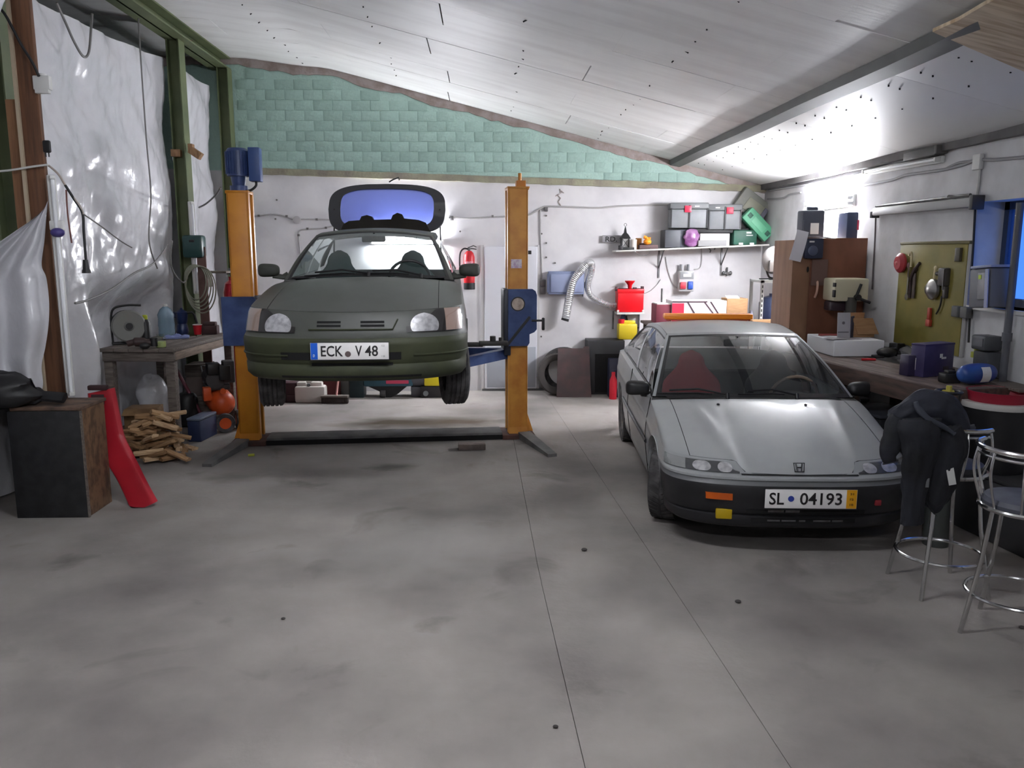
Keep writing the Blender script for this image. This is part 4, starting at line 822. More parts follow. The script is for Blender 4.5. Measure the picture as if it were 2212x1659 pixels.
for k in range(5):
    c0 = onY(422 + 3 * k, 610 + 4 * k, 9.45 - 0.02 * k); hs.tube([c0 + Vector(((0.12 + 0.012 * k) * math.cos(t), 0.02 * math.sin(2 * t), (0.20 + 0.016 * k) * math.sin(t))) for t in [2 * PI * i / 32 for i in range(32)]], 0.008, 6, closed=True)
S('coiled_hose', 'pale hose coiled in loops below the dark green box', 'hose', hs, mat('pale_hose', (126, 126, 110), 0.5))
cable('dark cable hanging in a loop beside the hose coil', plane_x([(372, 520), (368, 560), (376, 590), (395, 610), (405, 600)], -3.38), 0.009, m_cable)
S('leather_strap', 'brown strip hanging on the middle green post beside the hose coil', 'strip', MB().box(-0.05, 0.05, -0.01, 0.01, -1.0, 0.35), mat('brown_strip', (112, 84, 78), 0.8, col2=(90, 66, 60), scale=6), onY(438, 600, 9.5))

# red cabinet behind the lift column with a shelf board on top
q = onZ(505, 880); rc_ = T('gas_cylinder', 'tall red gas cylinder standing behind the orange column', 'gas cylinder', (-3.0, 9.80, 0))
P(rc_, 'cylinder_body', MB().lathe([(0, 0.02), (0.10, 0.0), (0.105, 0.03), (0.105, 1.45), (0.08, 1.56), (0.035, 1.60), (0.035, 1.64), (0, 1.64)], 24), mat('crimson_paint', (176, 18, 40), 0.4)); P(rc_, 'valve', MB().cyl((0, 0, 1.6), (0, 0, 1.70), 0.022, n=10).cyl((-0.05, 0, 1.68), (0.06, 0, 1.68), 0.016, n=8).cyl((0, 0, 1.69), (0, 0, 1.74), 0.035, n=10), m_steel)
S('shelf_board', 'small pale board fixed beside the red gas cylinder', 'board', MB().rbox(-0.14, 0.12, -0.1, 0.12, 0, 0.025, 0.004).box(-0.13, -0.11, -0.08, 0.1, -0.16, 0), m_greywood, onY(472, 590, 9.6))

# table
m_tw = m_greywood; TZ = 1.0; tb = T('workbench_table', 'weathered wooden bench along the plastic sheet, cluttered with cups and tools', 'table', (-3.30, 8.03, 0), -0.08)
for i in range(5): P(tb, 'top_plank', MB().rbox(-0.48 + i * 0.15 + 0.003, -0.48 + (i + 1) * 0.15 - 0.003, -0.06, 1.15 if i < 3 else 1.56, TZ - 0.035, TZ - 0.0 - 0.003 * (i % 2), 0.004), m_tw)
P(tb, 'apron', MB().rbox(-0.46, 0.26, -0.03, 0.0, TZ - 0.13, TZ - 0.036, 0.004), m_tw); P(tb, 'apron', MB().rbox(0.235, 0.265, 0.0, 1.54, TZ - 0.12, TZ - 0.036, 0.004), mat('paler_wood', (142, 126, 112), 0.8, col2=(118, 104, 92), scale=7, stretch=(8, 1, 8)))
for x in (-0.42, 0.20):
    for y in (0.03, 1.08 if x < 0 else 1.48): P(tb, 'leg', MB().rbox(x - 0.04, x + 0.045, y - 0.04, y + 0.04, 0, TZ - 0.036, 0.004), m_tw)
def tp_(px, py):
    p = onZ(px, py, TZ)
    if p.y > 9.3: p = onY(px, py, 9.3); p.z = TZ
    return p
# cable reel
q = tp_(282, 746) + Vector((-0.04, 0.08, 0)); cr = T('cable_reel', 'grey cable reel with a bent tube handle on the wooden bench', 'cable reel', q, 0.55); 
dk = MB(); dk.m = Matrix.Translation(Vector((0, 0, 0.19))) @ Matrix.Rotation(PI / 2, 4, 'X')
dk.lathe([(0.0, 0.05), (0.04, 0.05), (0.05, 0.04), (0.15, 0.045), (0.165, 0.03), (0.165, 0.02), (0.0, 0.02)], 30); P(cr, 'front_disc', dk, mat('reel_grey', (124, 124, 120), 0.5))
dr = MB(); dr.m = Matrix.Translation(Vector((0, 0.0, 0.19))) @ Matrix.Rotation(PI / 2, 4, 'X'); dr.lathe([(0, -0.14), (0.14, -0.14), (0.155, -0.13), (0.155, -0.12), (0.12, -0.11), (0.13, -0.05), (0.12, 0.01), (0.15, 0.02), (0, 0.02)], 30); P(cr, 'cable_drum', dr, m_black)
P(cr, 'handle', MB().tube(curve([(-0.15, 0.03, 0), (-0.15, 0.06, 0.22), (-0.12, 0.07, 0.36), (0.0, 0.07, 0.395), (0.14, 0.07, 0.39)], 6), 0.011, 8).tube([(-0.15, 0.03, 0.012), (0.15, 0.03, 0.012), (0.15, 0.12, 0.012), (-0.15, 0.12, 0.012), (-0.15, 0.03, 0.012)], 0.011, 8), m_black)
P(cr, 'hub', MB().cyl((0, -0.04, 0.19), (0, -0.06, 0.19), 0.035, n=14), m_black)
q = tp_(317, 742); bt = T('spray_bottle', 'tall black bottle with a yellow-green cap beside the cable reel', 'bottle', q)
P(bt, 'bottle_body', MB().lathe([(0, 0), (0.046, 0), (0.048, 0.02), (0.048, 0.22), (0.03, 0.25), (0.0, 0.25)], 20), m_black); P(bt, 'bottle_cap', MB().lathe([(0, 0.25), (0.026, 0.25), (0.026, 0.285), (0.018, 0.295), (0, 0.295)], 16), mat('lime_plastic', (170, 178, 40), 0.5))
q = tp_(288, 755); gd = T('angle_grinder', 'dark brown power tool lying in front of the cable reel', 'power tool', q + Vector((0.02, 0.08, 0)), 0.3)
P(gd, 'tool_body', MB().tube(curve([(-0.1, 0, 0.05), (-0.03, 0, 0.065), (0.05, 0, 0.06), (0.13, 0.02, 0.05)], 5), [0.03] * 5 + [0.045] * 6 + [0.035] * 5, 12), mat('dark_brown_plastic', (56, 38, 36), 0.5)); P(gd, 'tool_head', MB().cyl((0.14, 0.0, 0.02), (0.14, 0.0, 0.1), 0.035, n=14).ell((0.06, -0.06, 0.03), (0.05, 0.03, 0.03)), m_black)
q = tp_(343, 752); jr = T('glass_jar', 'small glass jar of pale yellow-green liquid on the bench', 'jar', q + Vector((0, 0.06, 0)))
P(jr, 'jar_contents', MB().lathe([(0, 0.004), (0.044, 0.004), (0.048, 0.03), (0.048, 0.06), (0, 0.06)], 18), mat('pale_lime_liquid', (182, 190, 130), 0.3)); P(jr, 'jar_glass', MB().lathe([(0, 0), (0.048, 0), (0.052, 0.03), (0.052, 0.09), (0.035, 0.11), (0.035, 0.135), (0.0, 0.135)], 18), glass('jar_glass', (235, 240, 235), 0.08))
q = tp_(352, 728); wbt = T('water_bottle', 'large clear plastic water bottle with a blue tint behind the jar', 'bottle', q + Vector((0, 0.12, 0)))
P(wbt, 'bottle_body', MB().lathe([(0, 0), (0.085, 0), (0.09, 0.02), (0.086, 0.10), (0.09, 0.12), (0.086, 0.2), (0.09, 0.24), (0.06, 0.30), (0.025, 0.33), (0.0, 0.33)], 24), glass('bottle_plastic', (196, 214, 226), 0.1, haze=0.6, hazecol=(150, 178, 196))); P(wbt, 'bottle_cap', MB().cyl((0, 0, 0.33), (0, 0, 0.355), 0.024, n=14), m_white)
q = tp_(388, 722); mk = T('coffee_pot', 'dark blue pot with a black angled handle on the bench', 'pot', q + Vector((0, 0.1, 0)))
P(mk, 'pot_body', MB().lathe([(0, 0), (0.062, 0), (0.07, 0.03), (0.06, 0.10), (0.05, 0.12), (0.06, 0.14), (0.072, 0.25), (0.0, 0.26)], 10), mat('navy_enamel', (26, 40, 78), 0.35)); P(mk, 'pot_handle', MB().tube([(0.05, 0, 0.24), (0.12, 0, 0.25), (0.145, 0, 0.22), (0.17, 0, 0.12)], 0.014, 8), m_black); P(mk, 'pot_lid', MB().lathe([(0, 0.30), (0.012, 0.30), (0.014, 0.28), (0.03, 0.275), (0.072, 0.25)], 10), mat('navy_enamel', (26, 40, 78), 0.35)); P(mk, 'spout', MB().tube([(-0.055, 0, 0.19), (-0.10, 0, 0.25)], [0.025, 0.016], 8), mat('navy_enamel', (26, 40, 78), 0.35))
q = tp_(424, 713); rd = T('red_cup', 'red paper cup with a white rim at the back of the bench', 'cup', q + Vector((0, 0.04, 0)))
P(rd, 'cup_body', MB().lathe([(0, 0), (0.038, 0), (0.05, 0.11), (0.046, 0.11), (0.035, 0.008), (0, 0.008)], 20), m_red); P(rd, 'cup_rim', MB().tube([(0.05 * math.cos(t), 0.05 * math.sin(t), 0.112) for t in [2 * PI * i / 20 for i in range(20)]], 0.004, 6, closed=True), m_white)
q = tp_(452, 712); S('dark_tin', 'small dark box behind the red cup on the bench', 'box', MB().rbox(-0.09, 0.09, -0.05, 0.05, 0, 0.10, 0.01).rbox(-0.07, 0.07, -0.04, 0.04, 0.1, 0.14, 0.01), mat('dark_maroon', (66, 44, 44), 0.7), q + Vector((-0.02, 0.1, 0)))
q = tp_(385, 730); S('blue_packet', 'shiny blue plastic packet lying before the dark blue pot', 'packet', MB().slab(lambda a, b: ((a - 0.5) * 0.26, (b - 0.5) * 0.16, 0.035 + 0.02 * math.sin(a * 9) * math.sin(b * 7) - 0.06 * max(abs(a - 0.5), abs(b - 0.5)) ** 2), 10, 8, (0, 0, -0.016)), mat('blue_foil', (120, 132, 178), 0.3), q + Vector((0, -0.05, 0)), 0.3)

# under and around the bench
S('white_bag', 'crumpled white plastic bag slumped under the wooden bench', 'bag', MB().grid(lambda a, b: Vector((0.17 * math.sin(PI * b) ** 0.6 * math.cos(2 * PI * a) * (1 + 0.35 * noise.noise(Vector((4 * a, 5 * b, 1)))), 0.15 * math.sin(PI * b) ** 0.6 * math.sin(2 * PI * a), 0.29 - 0.29 * math.cos(PI * b) * (1 + 0.2 * noise.noise(Vector((6 * a, 3 * b, 2)))) + 0.03)), 40, 26), m_sheet, (-3.60, 8.78, -0.0))
S('black_sack', 'black rubbish sack lying under the wooden bench', 'sack', MB().grid(lambda a, b: Vector((0.12 * math.sin(PI * b) ** 0.5 * math.cos(2 * PI * a) * (1 + 0.3 * noise.noise(Vector((4 * a, 5 * b, 7)))), 0.14 * math.sin(PI * b) ** 0.5 * math.sin(2 * PI * a), 0.2 - 0.19 * math.cos(PI * b))), 30, 20), m_black, (-3.32, 9.0, 0))
S('maroon_pole', 'dark red pole leaning under the wooden bench', 'pole', MB().cyl((-3.44, 8.95, 0.75), (-3.12, 9.0, 0.02), 0.02, n=8).cyl((-3.45, 8.95, 0.76), (-3.43, 8.95, 0.68), 0.035, n=10), mat('maroon_paint', (88, 30, 44), 0.6))
bx_ = T('tool_case', 'low dark blue case with a pale lid on the floor beside the bench leg', 'case', onZ(424, 955) + Vector((0.0, 0.14, 0)), -0.12)
P(bx_, 'case_body', MB().rbox(-0.07, 0.07, -0.14, 0.24, 0, 0.22, 0.012), mat('dark_blue_case', (34, 46, 78), 0.5)); P(bx_, 'case_lid', MB().rbox(-0.075, 0.075, -0.145, 0.245, 0.22, 0.25, 0.012), mat('blue_grey_lid', (94, 104, 124), 0.5))
# orange compressor
ac = T('air_compressor', 'orange air compressor on wheels with a dark motor on top', 'compressor', onZ(480, 932) + Vector((-0.02, 0.10, 0)), 0.45); m_or = mat('compressor_orange', (206, 82, 32), 0.4)
tk = MB(); tk.m = Matrix.Translation(Vector((0, 0.2, 0.30))) @ Matrix.Rotation(PI / 2, 4, 'X'); tk.lathe([(0, -0.36), (0.06, -0.35), (0.12, -0.30), (0.14, -0.24), (0.14, 0.22), (0.12, 0.28), (0.06, 0.33), (0, 0.34)], 28); P(ac, 'tank', tk, m_or)
for s in (-1, 1):
    wl = lathe_x([(0.001, 0.03), (0.06, 0.03), (0.065, 0.02), (0.065, -0.02), (0.001, -0.02)], 24, loc=(s * 0.16, -0.02, 0.105)); tyc = P(ac, 'wheel', lathe_x([(0.06, -0.025), (0.10, -0.025), (0.105, -0.015), (0.105, 0.015), (0.10, 0.025), (0.06, 0.025), (0.06, -0.025)], 28, loc=(s * 0.16, -0.02, 0.105)), m_rubber); P(tyc, 'wheel_hub', wl, m_or)
wlf = MB(); wlf.m = Matrix.Translation(Vector((0.0, -0.17, 0.105))) @ Matrix.Rotation(PI / 2, 4, 'X'); wlf.lathe([(0.062, -0.03), (0.10, -0.03), (0.105, -0.02), (0.105, 0.02), (0.10, 0.03), (0.062, 0.03), (0.062, -0.03)], 28); wf = P(ac, 'wheel', wlf, m_rubber)
whf = MB(); whf.m = wlf.m; whf.cyl((0, 0, -0.025), (0, 0, 0.028), 0.066, n=24); P(wf, 'wheel_hub', whf, m_or)
P(ac, 'motor', MB().cyl((-0.05, -0.02, 0.56), (-0.05, 0.36, 0.56), 0.10, n=20).rbox(-0.16, 0.10, 0.0, 0.2, 0.44, 0.50, 0.01).rbox(0.03, 0.15, -0.05, 0.10, 0.52, 0.76, 0.015), mat('dark_motor', (54, 54, 56), 0.5)); P(ac, 'cylinder_head', MB().rbox(-0.13, 0.0, -0.06, 0.12, 0.62, 0.74, 0.01).rbox(-0.02, 0.10, -0.11, -0.05, 0.56, 0.72, 0.01), m_black)
P(ac, 'push_handle', MB().tube([(-0.12, 0.30, 0.40), (-0.14, 0.42, 0.66), (0.14, 0.42, 0.66), (0.12, 0.30, 0.40)], 0.014, 8), m_steel); P(ac, 'gauge_block', MB().rbox(-0.20, -0.12, -0.16, -0.05, 0.36, 0.50, 0.008).cyl((-0.0, -0.13, 0.45), (-0.0, -0.16, 0.45), 0.03, n=14), m_or)
ld = T('storage_box', 'stack of grey-brown cardboard trays behind the air compressor', 'box', (-3.30, 9.40, 0))
P(ld, 'tray', MB().rbox(-0.14, 0.16, -0.15, 0.2, 0.0, 0.30, 0.01), m_greywood); P(ld, 'tray', MB().rbox(-0.12, 0.15, -0.14, 0.18, 0.30, 0.52, 0.01), mat('dusky_card', (96, 84, 80), 0.85)); P(ld, 'tray', MB().rbox(-0.13, 0.12, -0.12, 0.18, 0.52, 0.66, 0.01), m_greywood)

# black crate, leaning red panel, firewood
ct = T('storage_crate', 'black topped wooden crate with brown chipboard side below the plank', 'crate', (-3.18, 6.08, 0), 0.0)
P(ct, 'front_panel', MB().rbox(-0.27, 0.25, -0.23, -0.205, 0.0, 0.80, 0.004), mat('black_scuffed_board', (20, 20, 21), 0.7, col2=(34, 34, 36), scale=14)); osb = mat('chipboard', (118, 88, 62), 0.85, col2=(80, 58, 42), scale=22, stretch=(1, 1, 0.6))
P(ct, 'side_panel', MB().rbox(0.22, 0.245, -0.204, 0.16, 0.0, 0.80, 0.003), osb); P(ct, 'side_panel', MB().rbox(-0.27, -0.245, -0.204, 0.16, 0.0, 0.80, 0.003), osb); P(ct, 'top_panel', MB().rbox(-0.265, 0.245, -0.2, 0.20, 0.80, 0.825, 0.003), mat('worn_brown_top', (112, 88, 72), 0.8, col2=(56, 48, 44), scale=6)); P(ct, 'back_panel', MB().rbox(-0.24, 0.22, 0.14, 0.16, 0.0, 0.8, 0.003), osb)
P(ct, 'edge_strip', MB().box(0.246, 0.254, -0.232, -0.205, 0.0, 0.80), m_greywood)
bt_ = T('work_coat', 'black coat heaped on the crate beside the drape', 'coat', (-3.55, 5.95, 0.0)); P(bt_, 'coat_body', MB().grid(lambda a, b: Vector((-0.02 + 0.30 * math.sin(PI * b) ** 0.6 * math.cos(2 * PI * a) * (1 + 0.3 * noise.noise(Vector((6 * a, 4 * b, 8)))), 0.22 * math.sin(PI * b) ** 0.6 * math.sin(2 * PI * a), 0.945 - 0.12 * math.cos(PI * b) * (1 + 0.6 * noise.noise(Vector((5 * a, 4 * b, 3)))) )), 30, 18), m_black); P(bt_, 'coat_sleeve', MB().tube(curve([(0.05, 0, 0.90), (0.25, 0.05, 0.89), (0.45, 0.04, 0.875)], 6), [0.075] * 7 + [0.045] * 6, 10, flat=0.6), m_black)
P(bt_, 'coat_tail', MB().grid(lambda a, b: Vector((lerp(-0.35, -0.0, a), -0.26 - 0.03 * math.sin(a * 14), lerp(0.45, 1.1, b))), 20, 6), m_black)
S('navy_sack', 'dark navy bundle beside the black crate at the drape foot', 'bundle', MB().grid(lambda a, b: Vector((0.10 * math.sin(PI * b) ** 0.6 * math.cos(2 * PI * a), 0.12 * math.sin(PI * b) ** 0.6 * math.sin(2 * PI * a), 0.68 - 0.68 * math.cos(PI * b))), 20, 16), mat('navy_cloth', (24, 28, 62), 0.85), (-3.66, 5.72, 0.0))
m_redp = mat('red_plastic_panel', (168, 28, 42), 0.4, col2=(150, 24, 36), scale=3)
pa = [(214, 845), (222, 900), (232, 950), (250, 985), (270, 1020), (290, 1060), (308, 1098)]; pc = curve([(onY(x, y, lerp(6.42, 6.10, i / 6)) if i < 6 else onZ(x, y)) for i, (x, y) in enumerate(pa)], 6)
rpnl = T('bumper_panel', 'bent red plastic body panel leaning against the crate', 'car panel', (pc[-1].x, pc[-1].y, 0)); ro = Vector((pc[-1].x, pc[-1].y, 0))
def strip(a, b):
    p = pc[min(len(pc) - 1, round(a * (len(pc) - 1)))] - ro; wv = 0.105 + 0.012 * math.sin(a * 6); u = b * 2 - 1
    q = p + Vector((u * wv, 0.03 * max(0, abs(u) - 0.8) / 0.2, 0.045 * u * (0.5 + 0.5 * a))); q.z = max(q.z, 0.006); return q
P(rpnl, 'panel_skin', MB().slab(strip, len(pc) - 1, 12, (0.0, 0.014, 0.0)), m_redp)
P(rpnl, 'panel_top_bracket', MB().at(pc[2] - ro + Vector((0, -0.012, 0))).rbox(-0.06, 0.04, -0.01, 0.0, -0.05, 0.03, 0.004).rbox(-0.09, 0.06, 0.0, 0.05, 0.06, 0.10, 0.01), mat('dark_brown_mount', (58, 36, 38), 0.7))
cb = T('cardboard_box', 'worn cardboard box behind the firewood heap', 'box', onZ(288, 985) + Vector((0.0, 0.30, 0)), 0.1); P(cb, 'box_body', MB().rbox(-0.15, 0.15, -0.12, 0.15, 0, 0.42, 0.006), mat('worn_card', (122, 94, 60), 0.85, col2=(96, 70, 44), scale=8)); P(cb, 'box_flap', MB().at((0, -0.12, 0.42), rx=0.5).rbox(-0.14, 0.14, -0.10, 0.0, 0, 0.006, 0.002), mat('worn_card', (122, 94, 60)))
# kindling
sticks = [mat('kindling_%d' % i, c1, 0.8, col2=c2, scale=9, stretch=(1, 8, 8)) for i, (c1, c2) in enumerate((((176, 142, 104), (150, 116, 80)), ((150, 116, 78), (118, 88, 58)), ((198, 168, 132), (168, 136, 100))))]
kc = onZ(325, 1005) + Vector((-0.04, 0.24, 0)); rnd = random.Random(3); proto = []
for m in sticks:
    k = MB(); k.prismx([(-0.025, 0), (0.022, 0.002), (0.028, 0.024), (-0.004, 0.04), (-0.03, 0.022)], -0.15, 0.15); proto.append(mesh_obj('firewood_stick', k, m, smooth=False))
for i in range(64):
    src = proto[i % 3]; o = src if i < 3 else src.copy()
    if i >= 3: COL.objects.link(o)
    lay = i / 64; hgt = 0.025 + 0.40 * lay ** 1.1; sp = 0.31 * (1 - 0.55 * lay)
    o.location = (kc.x + rnd.uniform(-sp, sp) * 0.95, kc.y + rnd.uniform(-sp, sp) * 0.8, hgt); tilt = 0.0 if lay < 0.1 else rnd.uniform(-0.45, 0.45)
    if abs(tilt) * 0.13 > hgt - 0.02: tilt = 0
    o.rotation_euler = (rnd.uniform(-0.2, 0.2) if lay > 0.1 else 0, tilt, rnd.uniform(-0.9, 0.9) if rnd.random() < 0.8 else rnd.uniform(0, 3)); sc = rnd.uniform(0.6, 1.0); o.scale = (sc, rnd.uniform(0.8, 1.3), rnd.uniform(0.8, 1.2))
    o['label'] = 'split kindling stick in the firewood heap beside the red panel'; o['category'] = 'firewood'; o['group'] = 'kindling heap'
S('wood_offcut', 'grey wooden block lying against the lift base beam', 'wood block', MB().rbox(-0.14, 0.13, -0.06, 0.06, 0, 0.06, 0.006), mat('dusty_block', (116, 104, 98), 0.85, col2=(92, 82, 78), scale=9), onZ(1020, 973) + Vector((0, 0.06, 0)), 0.05)
S('yellow_scrap', 'tiny yellow-green scrap on the floor by the left lift foot', 'scrap', MB().at((0, 0, 0), rz=0.3).rbox(-0.03, 0.03, -0.02, 0.02, 0, 0.02, 0.006), mat('lime_scrap', (190, 196, 60), 0.5), onZ(543, 985))
# ---------------------------------------------------------------- back wall
YW = YB - 0.004
# door
dl, dr_ = 0.0, 0.73; ST('door_1', MB().rbox(dl, dr_, YB - 0.045, YB - 0.005, 0.03, 2.0, 0.01), mat('white_steel_door', (225, 226, 232), 0.32, coat=0.4)); door = bpy.data.objects['door_1']
P(door, 'sticker', MB().box(0.475, 0.53, YB - 0.0475, YB - 0.046, 1.915, 1.94), mat('grey_sticker', (120, 116, 116), 0.6)); P(door, 'sticker', MB().box(0.60, 0.645, YB - 0.0475, YB - 0.046, 1.895, 1.945), m_black)
P(door, 'lower_panel', MB().rbox(dl + 0.03, dr_ - 0.02, YB - 0.05, YB - 0.044, 0.05, 0.62, 0.003), mat('grey_kick_panel', (172, 176, 184), 0.4))
ST('trim_5', MB().box(dl - 0.05, dl - 0.002, YB - 0.03, YB, 0, 2.02).box(dr_ + 0.002, dr_ + 0.03, YB - 0.03, YB, 0, 2.02), mat('door_jamb', (196, 194, 194), 0.6))
ST('trim_6', MB().box(dl - 0.04, dr_ + 0.35, YB - 0.04, YB - 0.002, 0.0, 0.03), mat('dark_sill', (92, 92, 92), 0.7))
# extinguisher
q = onY(1014, 622, YW - 0.10); fe = T('fire_extinguisher', 'red fire extinguisher with black foot hanging left of the white door', 'fire extinguisher', q)
P(fe, 'cylinder', MB().lathe([(0, 0.06), (0.07, 0.06), (0.075, 0.08), (0.075, 0.42), (0.06, 0.47), (0.03, 0.5), (0, 0.5)], 24), m_red); P(fe, 'foot', MB().lathe([(0, -0.02), (0.075, -0.02), (0.078, 0.0), (0.078, 0.07), (0, 0.07)], 24), m_black)
P(fe, 'label', MB().grid(lambda a, b: (0.0765 * math.sin(lerp(-0.9, 0.9, a)), -0.0765 * math.cos(lerp(-0.9, 0.9, a)), lerp(0.20, 0.36, b)), 10, 2), mat('pink_white_label', (226, 170, 180), 0.5, col2=(200, 60, 80), scale=60)); P(fe, 'valve', MB().cyl((0, 0, 0.49), (0, 0, 0.54), 0.018, n=10).tube([(-0.02, 0, 0.54), (0.06, 0, 0.57), (0.10, 0, 0.55)], 0.008, 6).tube([(-0.02, 0, 0.53), (0.05, 0, 0.53), (0.1, 0, 0.52)], 0.008, 6), m_steel)
P(fe, 'hose', MB().tube(curve([(0, 0, 0.52), (-0.07, 0, 0.53), (-0.12, 0.0, 0.47), (-0.13, 0.0, 0.33), (-0.12, 0, 0.26)], 6), 0.011, 8), m_black); P(fe, 'wall_hook', MB().box(-0.02, 0.02, 0.075, 0.095, 0.3, 0.5), m_steel)
# surface wiring
m_wire = mat('wall_cable', (168, 165, 164), 0.6)
def wcable(label, px, r=0.010): 
    o = cable(label, plane_y(px, YW - 0.008), r, m_wire); return o
wcable('grey cable clipped along the back wall left of the olive car', [(540, 467), (560, 466), (590, 463), (615, 467), (632, 474)])
wcable('grey cable from the wall box running behind the open tailgate', [(650, 474), (690, 474), (730, 475)])
wcable('grey cable loop dropping down the back wall behind the olive car', [(730, 485), (700, 493), (668, 495), (648, 498), (645, 508), (648, 540), (652, 580)])
wcable('grey cable clipped across the back wall from the tailgate to the shelf boxes', [(970, 468), (1010, 472), (1060, 469), (1110, 467), (1140, 465), (1165, 452), (1182, 446), (1230, 447), (1290, 449), (1340, 445), (1400, 443), (1450, 441)], 0.012)
wcable('grey cable dropping down the wall to the socket right of the white door', [(1167, 452), (1167, 500), (1169, 550), (1171, 605)])
for px, py, lab in ((641, 475, 'round grey junction box on the back wall left of the open tailgate'), (976, 471, 'small dark clip box on the back wall right of the open tailgate'), (1180, 452, 'small grey junction box above the door cable')):
    q = onY(px, py, YW - 0.03); big = px == 641
    S('junction_box', lab, 'junction box', (MB().cyl((0, 0, 0), (0, 0.03, 0), 0.052, n=20).cyl((0, -0.006, 0), (0, 0, 0), 0.044, n=20) if big else MB().rbox(-0.022, 0.022, 0, 0.03, -0.03, 0.03, 0.005).cyl((-0.022, 0.015, 0), (-0.04, 0.015, 0), 0.01, n=8)), mat('box_grey_%d' % big, (172, 168, 170) if big else (96, 94, 94), 0.6), q)
cl = MB()
for px, py in ((559, 466), (619, 467), (684, 474), (664, 494), (704, 492), (1064, 467), (1134, 466), (645, 508)):
    q = onY(px, py, YW - 0.012); cl.box(q.x - 0.014, q.x + 0.014, q.y - 0.008, q.y + 0.012, q.z - 0.014, q.z + 0.014)
for px, py in ((1180, 466), (1180, 525), (1180, 556), (1199, 568), (595, 473), (598, 432), (994, 500), (1169, 727), (1170, 505)):
    q = onY(px, py, YW - 0.004); cl.cyl(q - Vector((0, 0.012, 0)), q + Vector((0, 0.004, 0)), 0.012, n=8)
P(wall, 'cable_clips', cl, mat('clip_grey', (98, 94, 92), 0.6), kind='stuff')
q = onY(1172, 620, YW - 0.05); so = T('wall_socket', 'grey double surface socket on the back wall right of the door', 'socket', q); P(so, 'socket_body', MB().rbox(-0.04, 0.045, 0, 0.045, -0.10, 0.10, 0.008), mat('socket_grey', (122, 116, 116), 0.6)); P(so, 'socket_cover', MB().rbox(-0.033, 0.038, -0.01, 0.0, 0.01, 0.09, 0.006).rbox(-0.033, 0.038, -0.01, 0.0, -0.09, -0.01, 0.006), mat('socket_dark', (98, 92, 92), 0.6))
# crack in the plaster
ck = MB(); pts = plane_y([(1209, 408), (1212, 416), (1205, 422), (1211, 428), (1206, 436), (1211, 444)], YW - 0.001); ck.tube(pts, 0.008, 4); ck.tube(plane_y([(1212, 412), (1218, 417)], YW - 0.001), 0.008, 4); ck.tube(plane_y([(1205, 420), (1200, 424)], YW - 0.001), 0.006, 4)
P(wall, 'plaster_crack', ck, m_plaster); 
def wallbox(px0, py0, px1, py1, Y): a = onY(px0, py1, Y); b = onY(px1, py0, Y); return a.x, b.x, a.z, b.z
# blue letter tray
x0, x1, z0_, z1_ = wallbox(1184, 586, 1262, 636, YW - 0.1); q = Vector(((x0 + x1) / 2, YW - 0.05, z0_)); lb_ = T('wall_cabinet', 'blue-grey plastic wall box behind the silver hose', 'box', q)
W2 = (x1 - x0) / 2; HH = z1_ - z0_; mblue = mat('blue_grey_plastic', (124, 134, 164), 0.5)
P(lb_, 'box_body', MB().rbox(-W2, W2, -0.08, 0.05, 0, HH, 0.012), mblue); P(lb_, 'box_front', MB().rbox(-W2 + 0.03, W2 - 0.02, -0.098, -0.08, 0.03, HH - 0.035, 0.012), mat('pale_blue_plastic', (142, 152, 182), 0.4)); P(lb_, 'box_hinge', MB().cyl((-W2 - 0.004, -0.06, 0.03), (-W2 - 0.004, -0.06, HH - 0.03), 0.014, n=10), mblue)
# flexible duct
dpx = [(1222, 688), (1226, 664), (1231, 636), (1239, 606), (1254, 586), (1268, 570), (1277, 571), (1277, 588), (1271, 608), (1270, 624), (1277, 640), (1294, 651), (1315, 659), (1336, 661)]
dp_ = curve([onY(x, y, YW - 0.16 + 0.05 * (i > 5)) for i, (x, y) in enumerate(dpx)], 14); dr2 = [0.052 + 0.006 * (i % 2) - (0.012 * smooth((i - 70) / 50)) for i in range(len(dp_))]
fd = T('exhaust_duct', 'silver corrugated hose arching from the red box and hanging open-ended', 'hose', dp_[0]); d0 = Vector(dp_[0])
P(fd, 'duct_hose', MB().tube([p - d0 for p in dp_], dr2, 16), mat('aluminium_foil', (218, 218, 220), 0.26, 0.85, bump=0.4, bscale=40)); P(fd, 'duct_mouth', MB().tube([Vector((-0.012, 0, -0.03)), Vector((0, 0, 0.01))], [0.054, 0.052], 16), m_black)
S('wall_hook', 'small metal hook with hanging keys under the arch of the silver hose', 'hook', MB().tube(curve([(0, 0, 0.16), (-0.02, -0.02, 0.08), (0.01, -0.02, 0.0), (0, -0.02, -0.1)], 4), 0.010, 6).box(-0.03, 0.0, -0.02, 0, -0.02, 0.06).box(0.0, 0.05, -0.02, 0, 0.02, 0.10), m_steel, onY(1258, 625, YW - 0.03))
